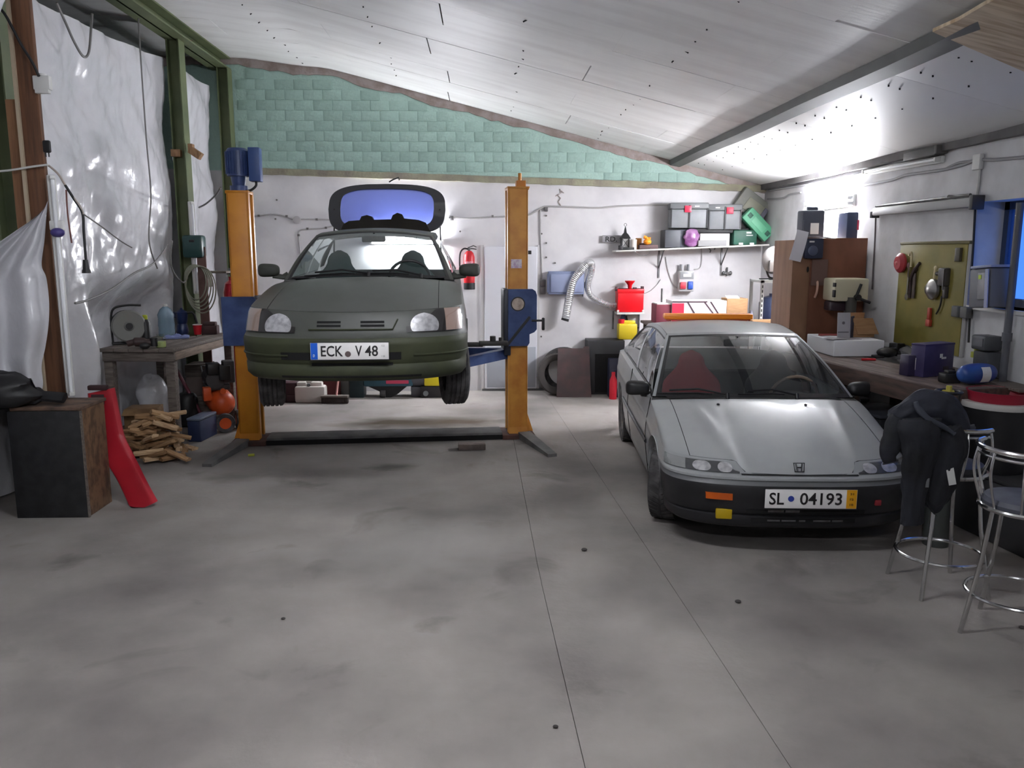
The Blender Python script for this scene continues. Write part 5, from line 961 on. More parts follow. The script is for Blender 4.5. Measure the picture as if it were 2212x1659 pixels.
# red heater box on a wall bracket
x0, x1, z0_, z1_ = wallbox(1333, 624, 1390, 674, YW - 0.2); q = Vector(((x0 + x1) / 2, YW - 0.14, z0_)); hb = T('heater_box', 'bright red metal box with round neck on a wall bracket', 'red box', q); W2 = (x1 - x0) / 2; HH = z1_ - z0_; mr2 = mat('bright_red_paint', (222, 14, 28), 0.35)
P(hb, 'box_body', MB().rbox(-W2, W2, -0.1, 0.12, 0, HH, 0.012), mr2); P(hb, 'lid', MB().at((0, 0, HH)).rbox(-W2 - 0.004, W2 + 0.004, -0.105, 0.12, -0.06, 0.0, 0.006).lathe([(0.025, 0.0), (0.03, 0.05), (0.07, 0.10), (0.07, 0.11), (0.0, 0.11)], 18), mr2)
P(hb, 'corner_caps', MB().rbox(-W2 - 0.008, -W2 + 0.02, -0.106, -0.09, 0.0, 0.03, 0.004).rbox(W2 - 0.02, W2 + 0.008, -0.106, -0.09, 0.0, 0.03, 0.004), m_white); P(hb, 'latch', MB().rbox(-W2 - 0.03, -W2 + 0.01, -0.05, 0.0, HH - 0.03, HH + 0.03, 0.004).rbox(W2 - 0.03, W2 + 0.01, -0.05, 0.0, HH - 0.02, HH + 0.035, 0.004).rbox(0.04, 0.09, -0.05, 0, HH, HH + 0.02, 0.004), mat('dark_latch', (74, 44, 50), 0.5))
br = T('wall_bracket', 'white metal bracket shelf under the bright red box', 'bracket', q + Vector((0, 0.0, -0.03))); P(br, 'tray', MB().rbox(-W2 - 0.01, W2 + 0.01, -0.12, 0.13, 0.0, 0.027, 0.004), m_white); P(br, 'bracket_leg', MB().box(-W2 - 0.035, -W2 - 0.015, 0.10, 0.13, -0.22, 0.03), m_steel); P(br, 'bracket_leg', MB().box(W2 - 0.03, W2 - 0.01, 0.10, 0.13, -0.28, 0.0), m_steel)
cable('black cable looping below the bright red box', plane_y([(1353, 682), (1356, 695), (1368, 706), (1380, 708)], YW - 0.1), 0.012, m_blackcable)

# wall shelf
sa, sb_ = onY(1330, 541, YB - 0.32), onY(1690, 526, YB - 0.32); SX0, SX1 = sa.x, min(sb_.x, XR - 0.02); SZ = lambda x: lerp(sa.z, sb_.z, (x - sa.x) / (sb_.x - sa.x))
sl_ = math.atan2(sb_.z - sa.z, sb_.x - sa.x)
sh = T('wall_shelf', 'long white shelf board on metal brackets crowded with cases and boxes', 'shelf', (SX0, YB - 0.002, SZ(SX0)))
P(sh, 'shelf_board', MB().at((0, 0, 0), ry=-sl_).rbox(0, (SX1 - SX0) / math.cos(sl_), -0.34, 0.0, -0.022, 0.0, 0.003), mat('white_shelf', (206, 204, 200), 0.6))
for px in (1430, 1567):
    x = onY(px, 560, YB - 0.2).x - SX0; zz = math.tan(sl_) * x - 0.022
    P(sh, 'bracket', MB().box(x - 0.012, x + 0.012, -0.30, -0.0, zz - 0.012, zz).box(x - 0.012, x + 0.012, -0.012, 0.0, zz - 0.38, zz).tube([(x, -0.28, zz - 0.01), (x, -0.01, zz - 0.24)], 0.009, 6), m_steel)
def onshelf(px, dy): 
    Y = YB - dy; p = onY(px, 530, Y); return Vector((p.x, Y, SZ(p.x) + 0.001))
pg = T('sign', 'small grey number plate standing at the end of the wall shelf', 'number plate', onY(1322, 517, YB - 0.05)); P(pg, 'sign_plate', MB().rbox(-0.13, 0.16, 0, 0.008, -0.045, 0.055, 0.003), mat('grey_plate', (150, 148, 150), 0.6)); P(pg, 'lettering', shift(text_mb('RD.', 0.16, 0.07), (-0.01, -0.001, 0.003)), mat('plate_ink', (28, 26, 28), 0.5))
ln = T('lantern', 'black pointed candle lantern at the end of the wall shelf', 'lantern', onshelf(1350, 0.14))
P(ln, 'lantern_base', MB().rbox(-0.055, 0.055, -0.055, 0.055, 0, 0.03, 0.004), m_black); P(ln, 'lantern_glass', MB().rbox(-0.043, 0.043, -0.043, 0.043, 0.03, 0.15, 0.003), mat('frosted_glass', (170, 168, 166), 0.4))
lf_ = MB()
for a in (-1, 1):
    for b in (-1, 1): lf_.box(a * 0.045 - 0.006, a * 0.045 + 0.006, b * 0.045 - 0.006, b * 0.045 + 0.006, 0.03, 0.155)
lf_.tube([(-0.045, -0.045, 0.03), (0.045, -0.045, 0.15)], 0.004, 4).tube([(0.045, -0.045, 0.03), (-0.045, -0.045, 0.15)], 0.004, 4); P(ln, 'lantern_frame', lf_, m_black); P(ln, 'lantern_roof', MB().at((0, 0, 0), rz=PI / 4).lathe([(0.0, 0.15), (0.095, 0.15), (0.06, 0.20), (0.025, 0.23), (0.018, 0.27), (0.006, 0.31), (0.0, 0.31)], 4).at().tube([(0.018 * math.cos(t), 0, 0.335 + 0.018 * math.sin(t)) for t in [2 * PI * i / 14 for i in range(14)]], 0.003, 5, closed=True), m_black)
S('black_tool', 'black clamp lying on the shelf in front of the lantern', 'tool', MB().rbox(-0.09, 0.1, -0.03, 0.03, 0, 0.035, 0.01).rbox(-0.11, -0.06, -0.04, 0.04, 0.0, 0.06, 0.008), m_black, onshelf(1354, 0.27))
S('tin_can', 'short white tin on the shelf beside the lantern', 'can', MB().lathe([(0, 0), (0.04, 0), (0.04, 0.13), (0.037, 0.135), (0, 0.13)], 18), mat('cream_tin', (222, 214, 204), 0.4), onshelf(1369, 0.24))
S('wood_scrap', 'small brown block on the shelf behind the white tin', 'block', MB().rbox(-0.035, 0.04, -0.03, 0.03, 0, 0.15, 0.004), mat('ochre_block', (176, 120, 60), 0.7), onshelf(1379, 0.14))
S('parts_tray', 'low dark brown tray of small parts on the shelf', 'tray', MB().rbox(-0.12, 0.13, -0.1, 0.1, 0, 0.055, 0.008).rbox(-0.10, 0.0, -0.06, 0.05, 0.055, 0.08, 0.01), mat('plum_brown', (96, 74, 74), 0.7), onshelf(1398, 0.20))
S('orange_glove', 'bright orange crumpled work glove on the brown tray', 'glove', MB().at((0, 0, 0)).ell((0, 0, 0.04), (0.055, 0.05, 0.04)).tube(curve([(0, 0, 0.05), (-0.02, 0, 0.09), (-0.05, 0, 0.105)], 4), [0.03] * 4 + [0.022] * 5, 8).tube(curve([(0.02, 0, 0.06), (0.03, 0, 0.1)], 4), 0.018, 8), mat('orange_rubber', (246, 150, 24), 0.5), onshelf(1399, 0.30) + Vector((0.0, 0.02, 0.056)))
S('parts_box', 'open dark grey storage box under the grey toolboxes', 'box', MB().rbox(-0.21, 0.0, -0.2, 0.1, 0, 0.235, 0.01), mat('charcoal_plastic', (74, 76, 82), 0.55), onshelf(1462, 0.12))
S('parts_box', 'dark slate storage box beside the purple bag', 'box', MB().rbox(-0.1, 0.1, -0.1, 0.1, 0, 0.235, 0.01), mat('slate_plastic', (84, 86, 98), 0.55), onshelf(1478, 0.15))
S('purple_bag', 'shiny purple plastic bag stuffed between the shelf boxes', 'bag', MB().grid(lambda a, b: Vector((0.105 * math.sin(PI * b) ** 0.7 * math.cos(2 * PI * a) * (1 + 0.3 * noise.noise(Vector((5 * a, 6 * b, 1)))), 0.05 * math.sin(PI * b) * math.sin(2 * PI * a), 0.125 - 0.12 * math.cos(PI * b))), 30, 16), mat('purple_foil', (120, 66, 120), 0.3, col2=(170, 130, 170), scale=9), onshelf(1493, 0.29))
S('white_carton', 'white carton with dark end on the shelf behind the purple bag', 'carton', MB().rbox(-0.18, 0.22, -0.1, 0.1, 0, 0.17, 0.004), mat('white_carton', (206, 202, 200), 0.6), onshelf(1536, 0.2))
S('grey_bracket_bar', 'flat grey metal bar lying on the shelf edge under the toolboxes', 'bar', MB().rbox(-0.19, 0.19, -0.02, 0.02, 0, 0.08, 0.004), mat('flat_grey', (150, 150, 150), 0.5), onshelf(1538, 0.32))
mtb = mat('toolbox_grey', (128, 131, 134), 0.5, col2=(118, 121, 124), scale=5)
def toolbox(label, px, z, w_, latchx, group=None):
    p = onY(px, 500, YB - 0.30); r = T('toolbox', label, 'toolbox', (p.x, YB - 0.19, z), -0.10)
    P(r, 'toolbox_body', MB().rbox(-w_ / 2, w_ / 2, -0.13, 0.13, 0, 0.245, 0.012), mtb); P(r, 'toolbox_lid', MB().rbox(-w_ / 2 - 0.006, w_ / 2 + 0.006, -0.136, 0.136, 0.247, 0.33, 0.014), mat('toolbox_lid_grey', (108, 110, 112), 0.5))
    P(r, 'toolbox_rib', MB().box(-w_ / 2 + 0.005, -w_ / 2 + 0.02, -0.142, -0.13, 0.0, 0.26).box(w_ / 2 - 0.02, w_ / 2 - 0.005, -0.142, -0.13, 0.0, 0.26).box(-0.01, 0.01, -0.142, -0.13, 0.0, 0.30), m_black)
    P(r, 'latch', MB().rbox(latchx - 0.045, latchx + 0.045, -0.155, -0.13, 0.205, 0.29, 0.006), mat('pink_red_latch', (214, 40, 70), 0.4), 'red latch'); P(r, 'printed_mark', MB().at((0.10 if latchx < 0 else -0.10, -0.137, 0.285)).box(-0.03, 0.03, -0.001, 0.001, -0.008, 0.008), m_white); return r
tzb = SZ(onY(1520, 500, YB).x) + 0.245
toolbox('big grey toolbox with red latch, left one on top of the shelf boxes', 1489, tzb, 0.50, -0.02); toolbox('big grey toolbox with red latch, right one beside the green case', 1566, tzb - 0.02, 0.44, 0.06)
S('box_support', 'dark flat case carrying the two grey toolboxes', 'case', MB().rbox(-0.33, 0.42, -0.10, 0.12, 0, 0.235 - 0.17, 0.008), m_black, onshelf(1545, 0.16) + Vector((0, 0, 0.172)))
mg1 = mat('green_case', (30, 84, 66), 0.5); mg2 = mat('mint_green_case', (92, 168, 132), 0.45)
gc = T('tool_case', 'dark green case with white latches lying on the shelf', 'case', onshelf(1606, 0.20)); P(gc, 'case_body', MB().rbox(-0.17, 0.15, -0.1, 0.1, 0, 0.20, 0.02), mg1); P(gc, 'latch', MB().rbox(-0.10, -0.04, -0.11, -0.1, 0.0, 0.03, 0.003).rbox(0.05, 0.11, -0.11, -0.1, 0.0, 0.03, 0.003).rbox(-0.0, 0.09, -0.104, -0.1, 0.12, 0.135, 0.002).rbox(-0.0, 0.07, -0.104, -0.1, 0.15, 0.175, 0.002), m_white)
gt = T('tool_case', 'mint green case tipped diagonally against the grey case', 'case', onshelf(1645, 0.20) + Vector((-0.03, -0.03, 0.03)))
def tilt(mb, a, d): rot(mb, 'Y', a); return shift(mb, d)
ta = 0.78; P(gt, 'case_shell', tilt(MB().rbox(-0.23, 0.23, -0.09, 0.02, -0.10, 0.10, 0.02), ta, (-0.06, 0, 0.23)), mg2); P(gt, 'case_back', tilt(MB().rbox(-0.23, 0.23, 0.022, 0.11, -0.10, 0.10, 0.02), ta, (-0.06, 0, 0.23)), mg1)
P(gt, 'case_handle_recess', tilt(MB().rbox(-0.11, 0.11, -0.096, -0.088, -0.05, 0.04, 0.004), ta, (-0.06, 0, 0.23)), mat('pale_mint', (112, 188, 150), 0.45)); P(gt, 'latch', tilt(MB().rbox(-0.20, -0.14, -0.1, -0.088, -0.03, 0.03, 0.004).rbox(0.14, 0.20, -0.1, -0.088, -0.03, 0.03, 0.004), ta, (-0.06, 0, 0.23)), mg1)
gy = T('tool_case', 'big grey case leaning askew in the corner above the mint case', 'case', onshelf(1650, 0.12) + Vector((-0.15, 0.0, 0.02))); mgy = mat('taupe_case', (118, 118, 112), 0.55); ga = 0.62
P(gy, 'case_body', tilt(MB().rbox(-0.22, 0.20, -0.02, 0.10, -0.15, 0.16, 0.02), ga, (-0.04, 0.0, 0.49)), mgy); P(gy, 'case_panel', tilt(MB().rbox(-0.10, 0.16, -0.028, -0.018, -0.10, 0.08, 0.006), ga, (-0.04, 0, 0.49)), mat('olive_grey', (140, 140, 124), 0.5)); P(gy, 'case_handle', tilt(MB().rbox(0.16, 0.22, -0.04, -0.015, -0.08, 0.08, 0.01), ga, (-0.04, 0, 0.49)), mat('dark_lilac', (96, 96, 112), 0.5))
P(gy, 'case_stand', MB().rbox(-0.08, 0.17, 0.0, 0.09, -0.02, 0.22, 0.01), mgy)
# power distributor under the shelf
x0, x1, z0_, z1_ = wallbox(1467, 590, 1498, 628, YW - 0.1); q = Vector(((x0 + x1) / 2, YW - 0.0, z0_)); pd = T('power_distributor', 'grey power distribution box with red and blue sockets under the shelf', 'power box', q)
P(pd, 'box_body', MB().rbox(-0.105, 0.105, -0.12, 0.0, -0.01, 0.27, 0.012), mat('ral_grey', (196, 196, 196), 0.5)); P(pd, 'breaker_cover', MB().rbox(-0.095, 0.095, -0.128, -0.118, 0.16, 0.26, 0.004), mat('smoke_cover', (148, 150, 152), 0.3)); P(pd, 'cover_window', MB().box(-0.05, 0.06, -0.131, -0.127, 0.19, 0.23), m_white)
P(pd, 'socket', MB().rbox(-0.09, -0.01, -0.15, -0.118, 0.025, 0.12, 0.01), mat('cee_red', (190, 54, 70), 0.45), 'red socket'); P(pd, 'socket', MB().rbox(0.015, 0.085, -0.15, -0.118, 0.02, 0.13, 0.01), mat('cee_blue', (44, 84, 176), 0.45), 'blue socket'); P(pd, 'cable_gland', MB().cyl((-0.07, -0.05, 0.27), (-0.07, -0.05, 0.36), 0.018, n=10).cyl((0.03, -0.05, 0.27), (0.03, -0.05, 0.36), 0.018, n=10), m_grey)
wcable('grey cable bowed from the shelf bracket to the power box', [(1438, 555), (1442, 580), (1450, 605), (1460, 620), (1474, 628)], 0.007); wcable('grey cable from the shelf down to the right side of the power box', [(1515, 535), (1516, 560), (1512, 578), (1499, 582)], 0.007); wcable('thin cable sagging from the red box towards the shelf bracket', [(1388, 635), (1405, 628), (1420, 614), (1427, 604)], 0.006)
cable('thin cable sagging below the shelf edge by the white tin', plane_y([(1370, 542), (1380, 550), (1392, 552), (1403, 547), (1405, 536)], YB - 0.33), 0.005)
S('wall_socket', 'small steel tap with two dark knobs on the wall under the shelf', 'tap', MB().cyl((0, 0, 0), (0, -0.05, 0), 0.02, n=10).cyl((-0.05, -0.03, 0), (0.05, -0.03, 0), 0.016, n=10).ell((-0.05, -0.03, 0), (0.022, 0.02, 0.03)).ell((0.05, -0.03, 0), (0.022, 0.02, 0.03)).cyl((0, -0.03, 0.0), (0, -0.03, 0.08), 0.012, n=8).cyl((0, -0.03, -0.04), (0, -0.03, 0), 0.012, n=8), m_steel, onY(1569, 590, YB - 0.001))
S('wall_hook', 'two small hooks below the shelf edge', 'hook', MB().tube([(-0.03, 0, 0.03), (-0.01, -0.02, 0), (-0.02, -0.02, -0.03)], 0.008, 6).tube([(0.03, 0, 0.06), (0.05, -0.02, 0.03), (0.04, -0.02, 0.01)], 0.008, 6).tube([(-0.03, 0, 0.03), (0.03, 0, 0.06)], 0.006, 6), m_steel, onY(1536, 541, YW - 0.01))

# things standing at the foot of the back wall
tq = onZ(1200, 850); ty_ = T('car_tyre', 'bare car tyre leaning on the back wall behind the rusty sheet', 'tyre', (onY(1217, 800, YB - 0.16).x, YB - 0.15, 0), 0)
def tor(mb, R, r1, sq, loc, rx):
    prof = [(R - 0.10, -0.07), (R - 0.06, -0.095), (R - 0.02, -0.095), (R, -0.075), (R, 0.075), (R - 0.02, 0.095), (R - 0.06, 0.095), (R - 0.10, 0.07), (R - 0.09, 0.0), (R - 0.10, -0.07)]
    mb.m = Matrix.Translation(Vector(loc)) @ Matrix.Rotation(PI / 2 + rx, 4, 'X'); mb.lathe(prof, 40); mb.m = Matrix.Identity(4); return mb
P(ty_, 'tyre_carcass', tor(MB(), 0.315, 0, 0, (0, -0.02, 0.315), -0.12), m_rubber)
ty2 = T('car_tyre', 'second car tyre with grooved wall standing in front of the leaning tyre', 'tyre', (onY(1205, 800, YB - 0.36).x, YB - 0.36, 0), 0); P(ty2, 'tyre_carcass', tor(MB(), 0.285, 0, 0, (0, 0, 0.285), -0.14), mat('dusty_rubber', (70, 66, 64), 0.8))
rs = onZ(1241, 858); S('rusty_sheet', 'dark rusty steel sheet leaning in front of the car tyres', 'metal sheet', MB().at((0, 0, 0), rx=-0.12).prism([(-0.24, 0.0), (0.23, 0.0), (0.215, 0.22), (0.20, 0.68), (0.13, 0.68), (0.12, 0.655), (-0.22, 0.655)], -0.008, 0.008), mat('rust_brown', (78, 66, 66), 0.75, col2=(92, 70, 70), scale=5), (rs.x, YB - 0.56, 0.0))
bc = T('floor_cabinet', 'low black cabinet standing against the back wall left of the yellow jug', 'cabinet', (1.62, YB - 0.36, 0)); P(bc, 'cabinet_body', MB().rbox(-0.22, 0.28, -0.02, 0.34, 0, 0.74, 0.008), mat('black_cabinet', (40, 40, 43), 0.5)); P(bc, 'cabinet_recess', MB().box(-0.12, 0.22, -0.03, -0.015, 0.03, 0.56), m_dark)
yj = T('jerry_can', 'yellow canister with red cap standing on the black cabinet', 'canister', onY(1352, 752, YB - 0.22) * 1.0); yj.location = (yj.location.x + 0.0, YB - 0.22, 0.742); P(yj, 'canister_body', MB().rbox(-0.12, 0.14, -0.08, 0.08, 0.0, 0.22, 0.025).rbox(-0.05, 0.12, -0.03, 0.03, 0.2, 0.26, 0.015), mat('yellow_plastic', (214, 190, 34), 0.45)); P(yj, 'cap', MB().cyl((-0.07, 0, 0.22), (-0.07, 0, 0.275), 0.045, n=16), m_red)
S('blue_bottle', 'small blue bottle with pale top behind the yellow canister', 'bottle', MB().lathe([(0, 0), (0.05, 0), (0.05, 0.26), (0.03, 0.31), (0.03, 0.35), (0, 0.35)], 16), mat('slate_blue', (80, 96, 138), 0.5), (yj.location.x - 0.02, YB - 0.07, 0.742))
S('oil_can', 'dark navy oil can with red dot beside the silver car door', 'can', MB().rbox(-0.10, 0.14, -0.07, 0.07, 0, 0.52, 0.015).ell((-0.04, -0.075, 0.30), (0.05, 0.012, 0.09)), mat('navy_can', (30, 32, 58), 0.5, col2=(26, 28, 50)), (onY(1330, 790, YB - 0.55).x, YB - 0.55, 0))
S('red_bottle', 'small red bottle on the floor beside the navy oil can', 'bottle', MB().lathe([(0, 0), (0.05, 0), (0.05, 0.25), (0.025, 0.31), (0.025, 0.36), (0, 0.36)], 16), mat('signal_red', (196, 24, 46), 0.45), (onY(1325, 810, YB - 0.72).x, YB - 0.72, 0))
# seen under the raised car
jc = onZ(672, 870); jy = T('jerry_can', 'white plastic jerry can with notched handle under the raised car', 'canister', (jc.x, jc.y + 0.05, 0)); mwp = mat('milky_plastic', (196, 190, 184), 0.55)
P(jy, 'canister_body', MB().rbox(-0.20, 0.19, -0.09, 0.09, 0, 0.22, 0.03), mwp); P(jy, 'canister_handle', MB().rbox(-0.18, -0.05, -0.05, 0.05, 0.2, 0.27, 0.02).rbox(0.0, 0.15, -0.05, 0.05, 0.2, 0.27, 0.02).rbox(-0.06, 0.02, -0.02, 0.02, 0.255, 0.28, 0.008), mwp); P(jy, 'cap', MB().cyl((-0.02, -0.03, 0.2), (-0.02, -0.06, 0.235), 0.022, n=10), m_black)
bq = onZ(724, 871); bb = T('broom', 'broom with black bristles and pale top resting under the raised car', 'broom', (bq.x, bq.y, 0)); P(bb, 'bristles', MB().rbox(-0.17, 0.17, -0.04, 0.04, 0, 0.075, 0.006), mat('dark_bristle', (46, 36, 34), 0.95, bump=0.8, bscale=90)); P(bb, 'broom_head', MB().rbox(-0.175, 0.175, -0.045, 0.045, 0.075, 0.105, 0.008), m_greywood); P(bb, 'handle', MB().cyl((0.02, 0.0, 0.1), (0.04, 0.35, 0.62), 0.013, n=8), mat('pinkish_handle', (196, 140, 132), 0.5))
S('red_canister', 'dark red canister behind the broom under the raised car', 'canister', MB().rbox(-0.13, 0.13, -0.08, 0.08, 0, 0.42, 0.02).cyl((0.06, 0, 0.42), (0.06, 0, 0.46), 0.03, n=12), mat('oxblood', (98, 34, 36), 0.5), (onY(715, 830, YB - 0.35).x, YB - 0.35, 0))
S('pale_carton', 'pale carton standing beside the red canister under the raised car', 'carton', MB().rbox(-0.09, 0.09, -0.06, 0.06, 0, 0.36, 0.008), mat('pale_grey_card', (150, 152, 150), 0.8), (onY(741, 830, YB - 0.28).x, YB - 0.28, 0))
S('maroon_crate', 'dark maroon crate by the left front wheel under the raised car', 'crate', MB().rbox(-0.14, 0.14, -0.1, 0.1, 0, 0.26, 0.01).rbox(-0.06, 0.06, -0.12, -0.1, 0.02, 0.10, 0.01), mat('dark_maroon2', (58, 32, 38), 0.7), (onY(634, 850, YB - 0.75).x, YB - 0.75, 0))
tx0, tx1 = onY(765, 850, 10.8).x, onY(893, 850, 10.8).x; te = T('tool_trolley', 'teal blue machine case with red stickers under the raised car', 'case', ((tx0 + tx1) / 2, 10.85, 0)); TW = (tx1 - tx0) / 2
P(te, 'case_body', MB().rbox(-TW + 0.14, TW, -0.12, 0.14, 0.15, 0.44, 0.02), mat('teal_metal', (44, 84, 100), 0.45)); P(te, 'case_end', MB().rbox(-TW - 0.05, -TW + 0.139, -0.12, 0.14, 0.0, 0.44, 0.012), mat('dark_teal', (22, 40, 44), 0.5)); P(te, 'sticker', MB().box(-TW + 0.17, -TW + 0.33, -0.124, -0.119, 0.30, 0.36), mat('pink_sticker', (204, 70, 100), 0.5)); P(te, 'sticker', MB().box(-TW + 0.44, -TW + 0.74, -0.124, -0.119, 0.19, 0.235), mat('pink_sticker', (204, 70, 100), 0.5))
P(te, 'chassis', MB().prism([(-TW + 0.2, 0.15), (TW - 0.08, 0.15), (TW - 0.2, 0.05), (0.1, 0.0), (-0.05, 0.0), (-TW + 0.35, 0.08)], -0.10, 0.10), m_black); P(te, 'wheel', lathe_x([(0.001, -0.03), (0.05, -0.03), (0.05, 0.03), (0.001, 0.03)], 16, loc=(0.0, -0.12, 0.05)), m_rubber)
S('grey_motor', 'grey round motor beside the teal case under the raised car', 'motor', MB().cyl((-0.1, 0, 0.24), (0.1, 0, 0.24), 0.12, n=20).rbox(-0.1, 0.1, -0.1, 0.1, 0, 0.14, 0.01), mat('motor_grey', (84, 84, 90), 0.55), (onY(908, 835, 10.85).x - 0.02, 10.85, 0))
yx = onY(935, 832, 10.8); yc_ = T('yellow_case', 'yellow case on dark blocks beside the right front wheel', 'case', (yx.x, 10.8, 0)); P(yc_, 'case_body', MB().rbox(-0.11, 0.10, -0.08, 0.08, 0.155, 0.34, 0.015), mat('yellow_case', (226, 206, 28), 0.5)); P(yc_, 'base_block', MB().rbox(-0.16, 0.12, -0.09, 0.09, 0, 0.15, 0.01), mat('sooty_block', (44, 40, 42), 0.8)); P(yc_, 'lens', MB().cyl((-0.09, -0.09, 0.06), (-0.09, -0.11, 0.06), 0.035, n=14), m_grey)
# ---------------------------------------------------------------- table behind the silver car with boxes
TZ2 = 1.05; bt2 = T('side_table', 'plain table behind the silver car carrying cartons', 'table', (2.75, 10.2, 0)); P(bt2, 'table_top', MB().rbox(-0.72, 0.62, -0.3, 0.3, TZ2 - 0.03, TZ2, 0.004), m_greywood)
for x in (-0.66, 0.56):
    for y in (-0.25, 0.25): P(bt2, 'leg', MB().box(x - 0.025, x + 0.025, y - 0.025, y + 0.025, 0, TZ2 - 0.03), m_greywood)
def yb_(px0, px1, Y): a, b = onY(px0, 690, Y), onY(px1, 690, Y); return a.x, b.x
def ctn(name, label, px0, px1, pytop, Y, dep, m, cat='box'):
    a, b = onY(px0, pytop, Y), onY(px1, pytop, Y); return T(name, label, cat, ((a.x + b.x) / 2, Y, TZ2)), (b.x - a.x) / 2, a.z - TZ2
r, hw, hh = ctn('carton', 'dark red carton at the end of the table behind the silver car', 1418, 1452, 658, 10.0, 0.3, None); P(r, 'carton_body', MB().rbox(-hw, hw, 0, 0.3, 0, hh, 0.004), mat('dark_red_card', (120, 48, 62), 0.7)); P(r, 'carton_top', MB().box(-hw + 0.01, hw - 0.01, 0.01, 0.28, hh, hh + 0.012), m_white)
r, hw, hh = ctn('carton', 'long white printed carton with dark diagonal stripes and red end', 1452, 1570, 650, 9.98, 0.35, None); P(r, 'carton_body', MB().rbox(-hw, hw, 0, 0.35, 0, hh, 0.004), mat('printed_white_card', (212, 208, 210), 0.5)); P(r, 'red_print', MB().box(-hw + 0.002, -hw + 0.15, -0.002, 0.0, 0.02, hh - 0.03), mat('print_red', (198, 40, 70), 0.5)); 
st_ = MB()
for x0, x1 in ((-0.16, 0.0), (0.05, 0.25), (0.13, 0.30)): st_.add([(x0, -0.0025, hh - 0.01), (x0 + 0.02, -0.0025, hh - 0.01), (x1 + 0.02, -0.0025, 0.02), (x1, -0.0025, 0.02)], [(0, 1, 2, 3)])
st_.box(-hw + 0.002, 0.1, -0.003, 0.0, hh - 0.02, hh - 0.004); P(r, 'dark_print', st_, mat('print_dark', (70, 50, 60), 0.5))
r, hw, hh = ctn('carton', 'open brown cardboard box beside the printed carton', 1571, 1616, 645, 10.0, 0.25, None); P(r, 'carton_body', MB().rbox(-hw, hw, 0, 0.26, 0, hh, 0.004), m_card); P(r, 'carton_flap', MB().at((0, 0.0, hh), rx=0.3).box(-hw, hw * 0.2, -0.0, 0.10, 0, 0.004), m_white)
S('small_bottle', 'small dark grey bottle beside the brown cardboard box', 'bottle', MB().lathe([(0, 0), (0.03, 0), (0.03, 0.11), (0.018, 0.13), (0.018, 0.16), (0, 0.16)], 12), mat('grey_lilac', (100, 98, 110), 0.5), (onY(1622, 690, 10.0).x, 10.0, TZ2))
S('wood_strip', 'short brown wooden strip lying behind the orange light bar', 'strip', MB().at(rz=0.1).rbox(-0.16, 0.16, -0.05, 0.05, 0, 0.05, 0.006), m_card, (onY(1648, 690, 9.95).x, 9.95, TZ2))
S('steel_rod', 'thin grey rod standing upright behind the cartons', 'rod', MB().cyl((0, 0, 0), (0, 0, 0.42), 0.012, n=8), m_steel, (onY(1428, 690, 10.3).x, 10.3, TZ2))
# angle-iron rack, blue canister, helmet
ra = T('steel_rack', 'white slotted angle rack in the corner beside the brown cabinet', 'rack', (onY(1643, 650, 10.15).x, 10.15, 0)); m_rackw = mat('galvanised_white', (196, 198, 196), 0.5)
for x in (0.0, 0.37):
    for y in (0.0, 0.42): P(ra, 'upright', MB().box(x, x + 0.035, y, y + 0.004, 0, 1.58).box(x, x + 0.004, y, y + 0.035, 0, 1.58), m_rackw)
for z in (0.9, 1.545): P(ra, 'shelf_plate', MB().box(0, 0.40, 0, 0.45, z, z + 0.03), m_rackw)
hsl = MB()
for z in [0.1 + 0.06 * i for i in range(24)]: hsl.box(0.012, 0.024, -0.002, 0.0, z, z + 0.035)
P(ra, 'upright_slots', hsl, m_dark, kind='stuff')
bl = T('blue_canister', 'dark blue plastic canister on the angle rack', 'canister', (onY(1668, 650, 10.4).x, 10.4, 0.931)); P(bl, 'canister_body', MB().lathe([(0, 0), (0.15, 0), (0.165, 0.05), (0.165, 0.35), (0.12, 0.42), (0.05, 0.44), (0, 0.44)], 24), mat('deep_blue_plastic', (40, 48, 76), 0.4)); P(bl, 'canister_cap', MB().cyl((-0.03, -0.05, 0.42), (-0.03, -0.05, 0.47), 0.03, n=12), mat('deep_blue_plastic', (40, 48, 76)))
wh = T('welding_helmet', 'white and grey welding helmet hanging in the corner beside the brown cabinet', 'helmet', onY(1672, 562, 9.9)); P(wh, 'helmet_shell', MB().grid(lambda a, b: Vector((0.15 * math.sin(PI * b) * math.cos(PI * a + PI) * 1.0, -0.15 * math.sin(PI * b) * math.sin(PI * a) - 0.0, 0.17 * math.cos(PI * b))), 18, 12), mat('helmet_white', (170, 166, 164), 0.4, col2=(110, 108, 106), scale=4)); P(wh, 'helmet_visor', MB().rbox(-0.11, 0.06, -0.165, -0.13, -0.14, 0.0, 0.01), mat('visor_grey', (86, 82, 80), 0.3)); P(wh, 'strap', MB().tube(curve([(-0.1, 0, -0.08), (-0.06, -0.02, -0.2), (0.02, 0, -0.22)], 5), 0.012, 6), m_black)
P(wh, 'wall_pin', MB().cyl((0, 0.0, 0.05), (XR - onY(1672, 562, 9.9).x - 0.002, 0.0, 0.05), 0.01, n=8), m_steel)
S('pliers', 'dark pliers lying on the upper rack plate', 'tool', MB().tube(curve([(-0.14, 0, 0.012), (-0.05, 0, 0.014), (0.02, 0, 0.016), (0.16, 0.03, 0.014)], 4), [0.009] * 6 + [0.018] * 7, 6).tube(curve([(-0.14, 0.04, 0.012), (0.02, 0.0, 0.016)], 4), 0.008, 6), m_black, (onY(1665, 610, 10.3).x, 10.3, 1.577))

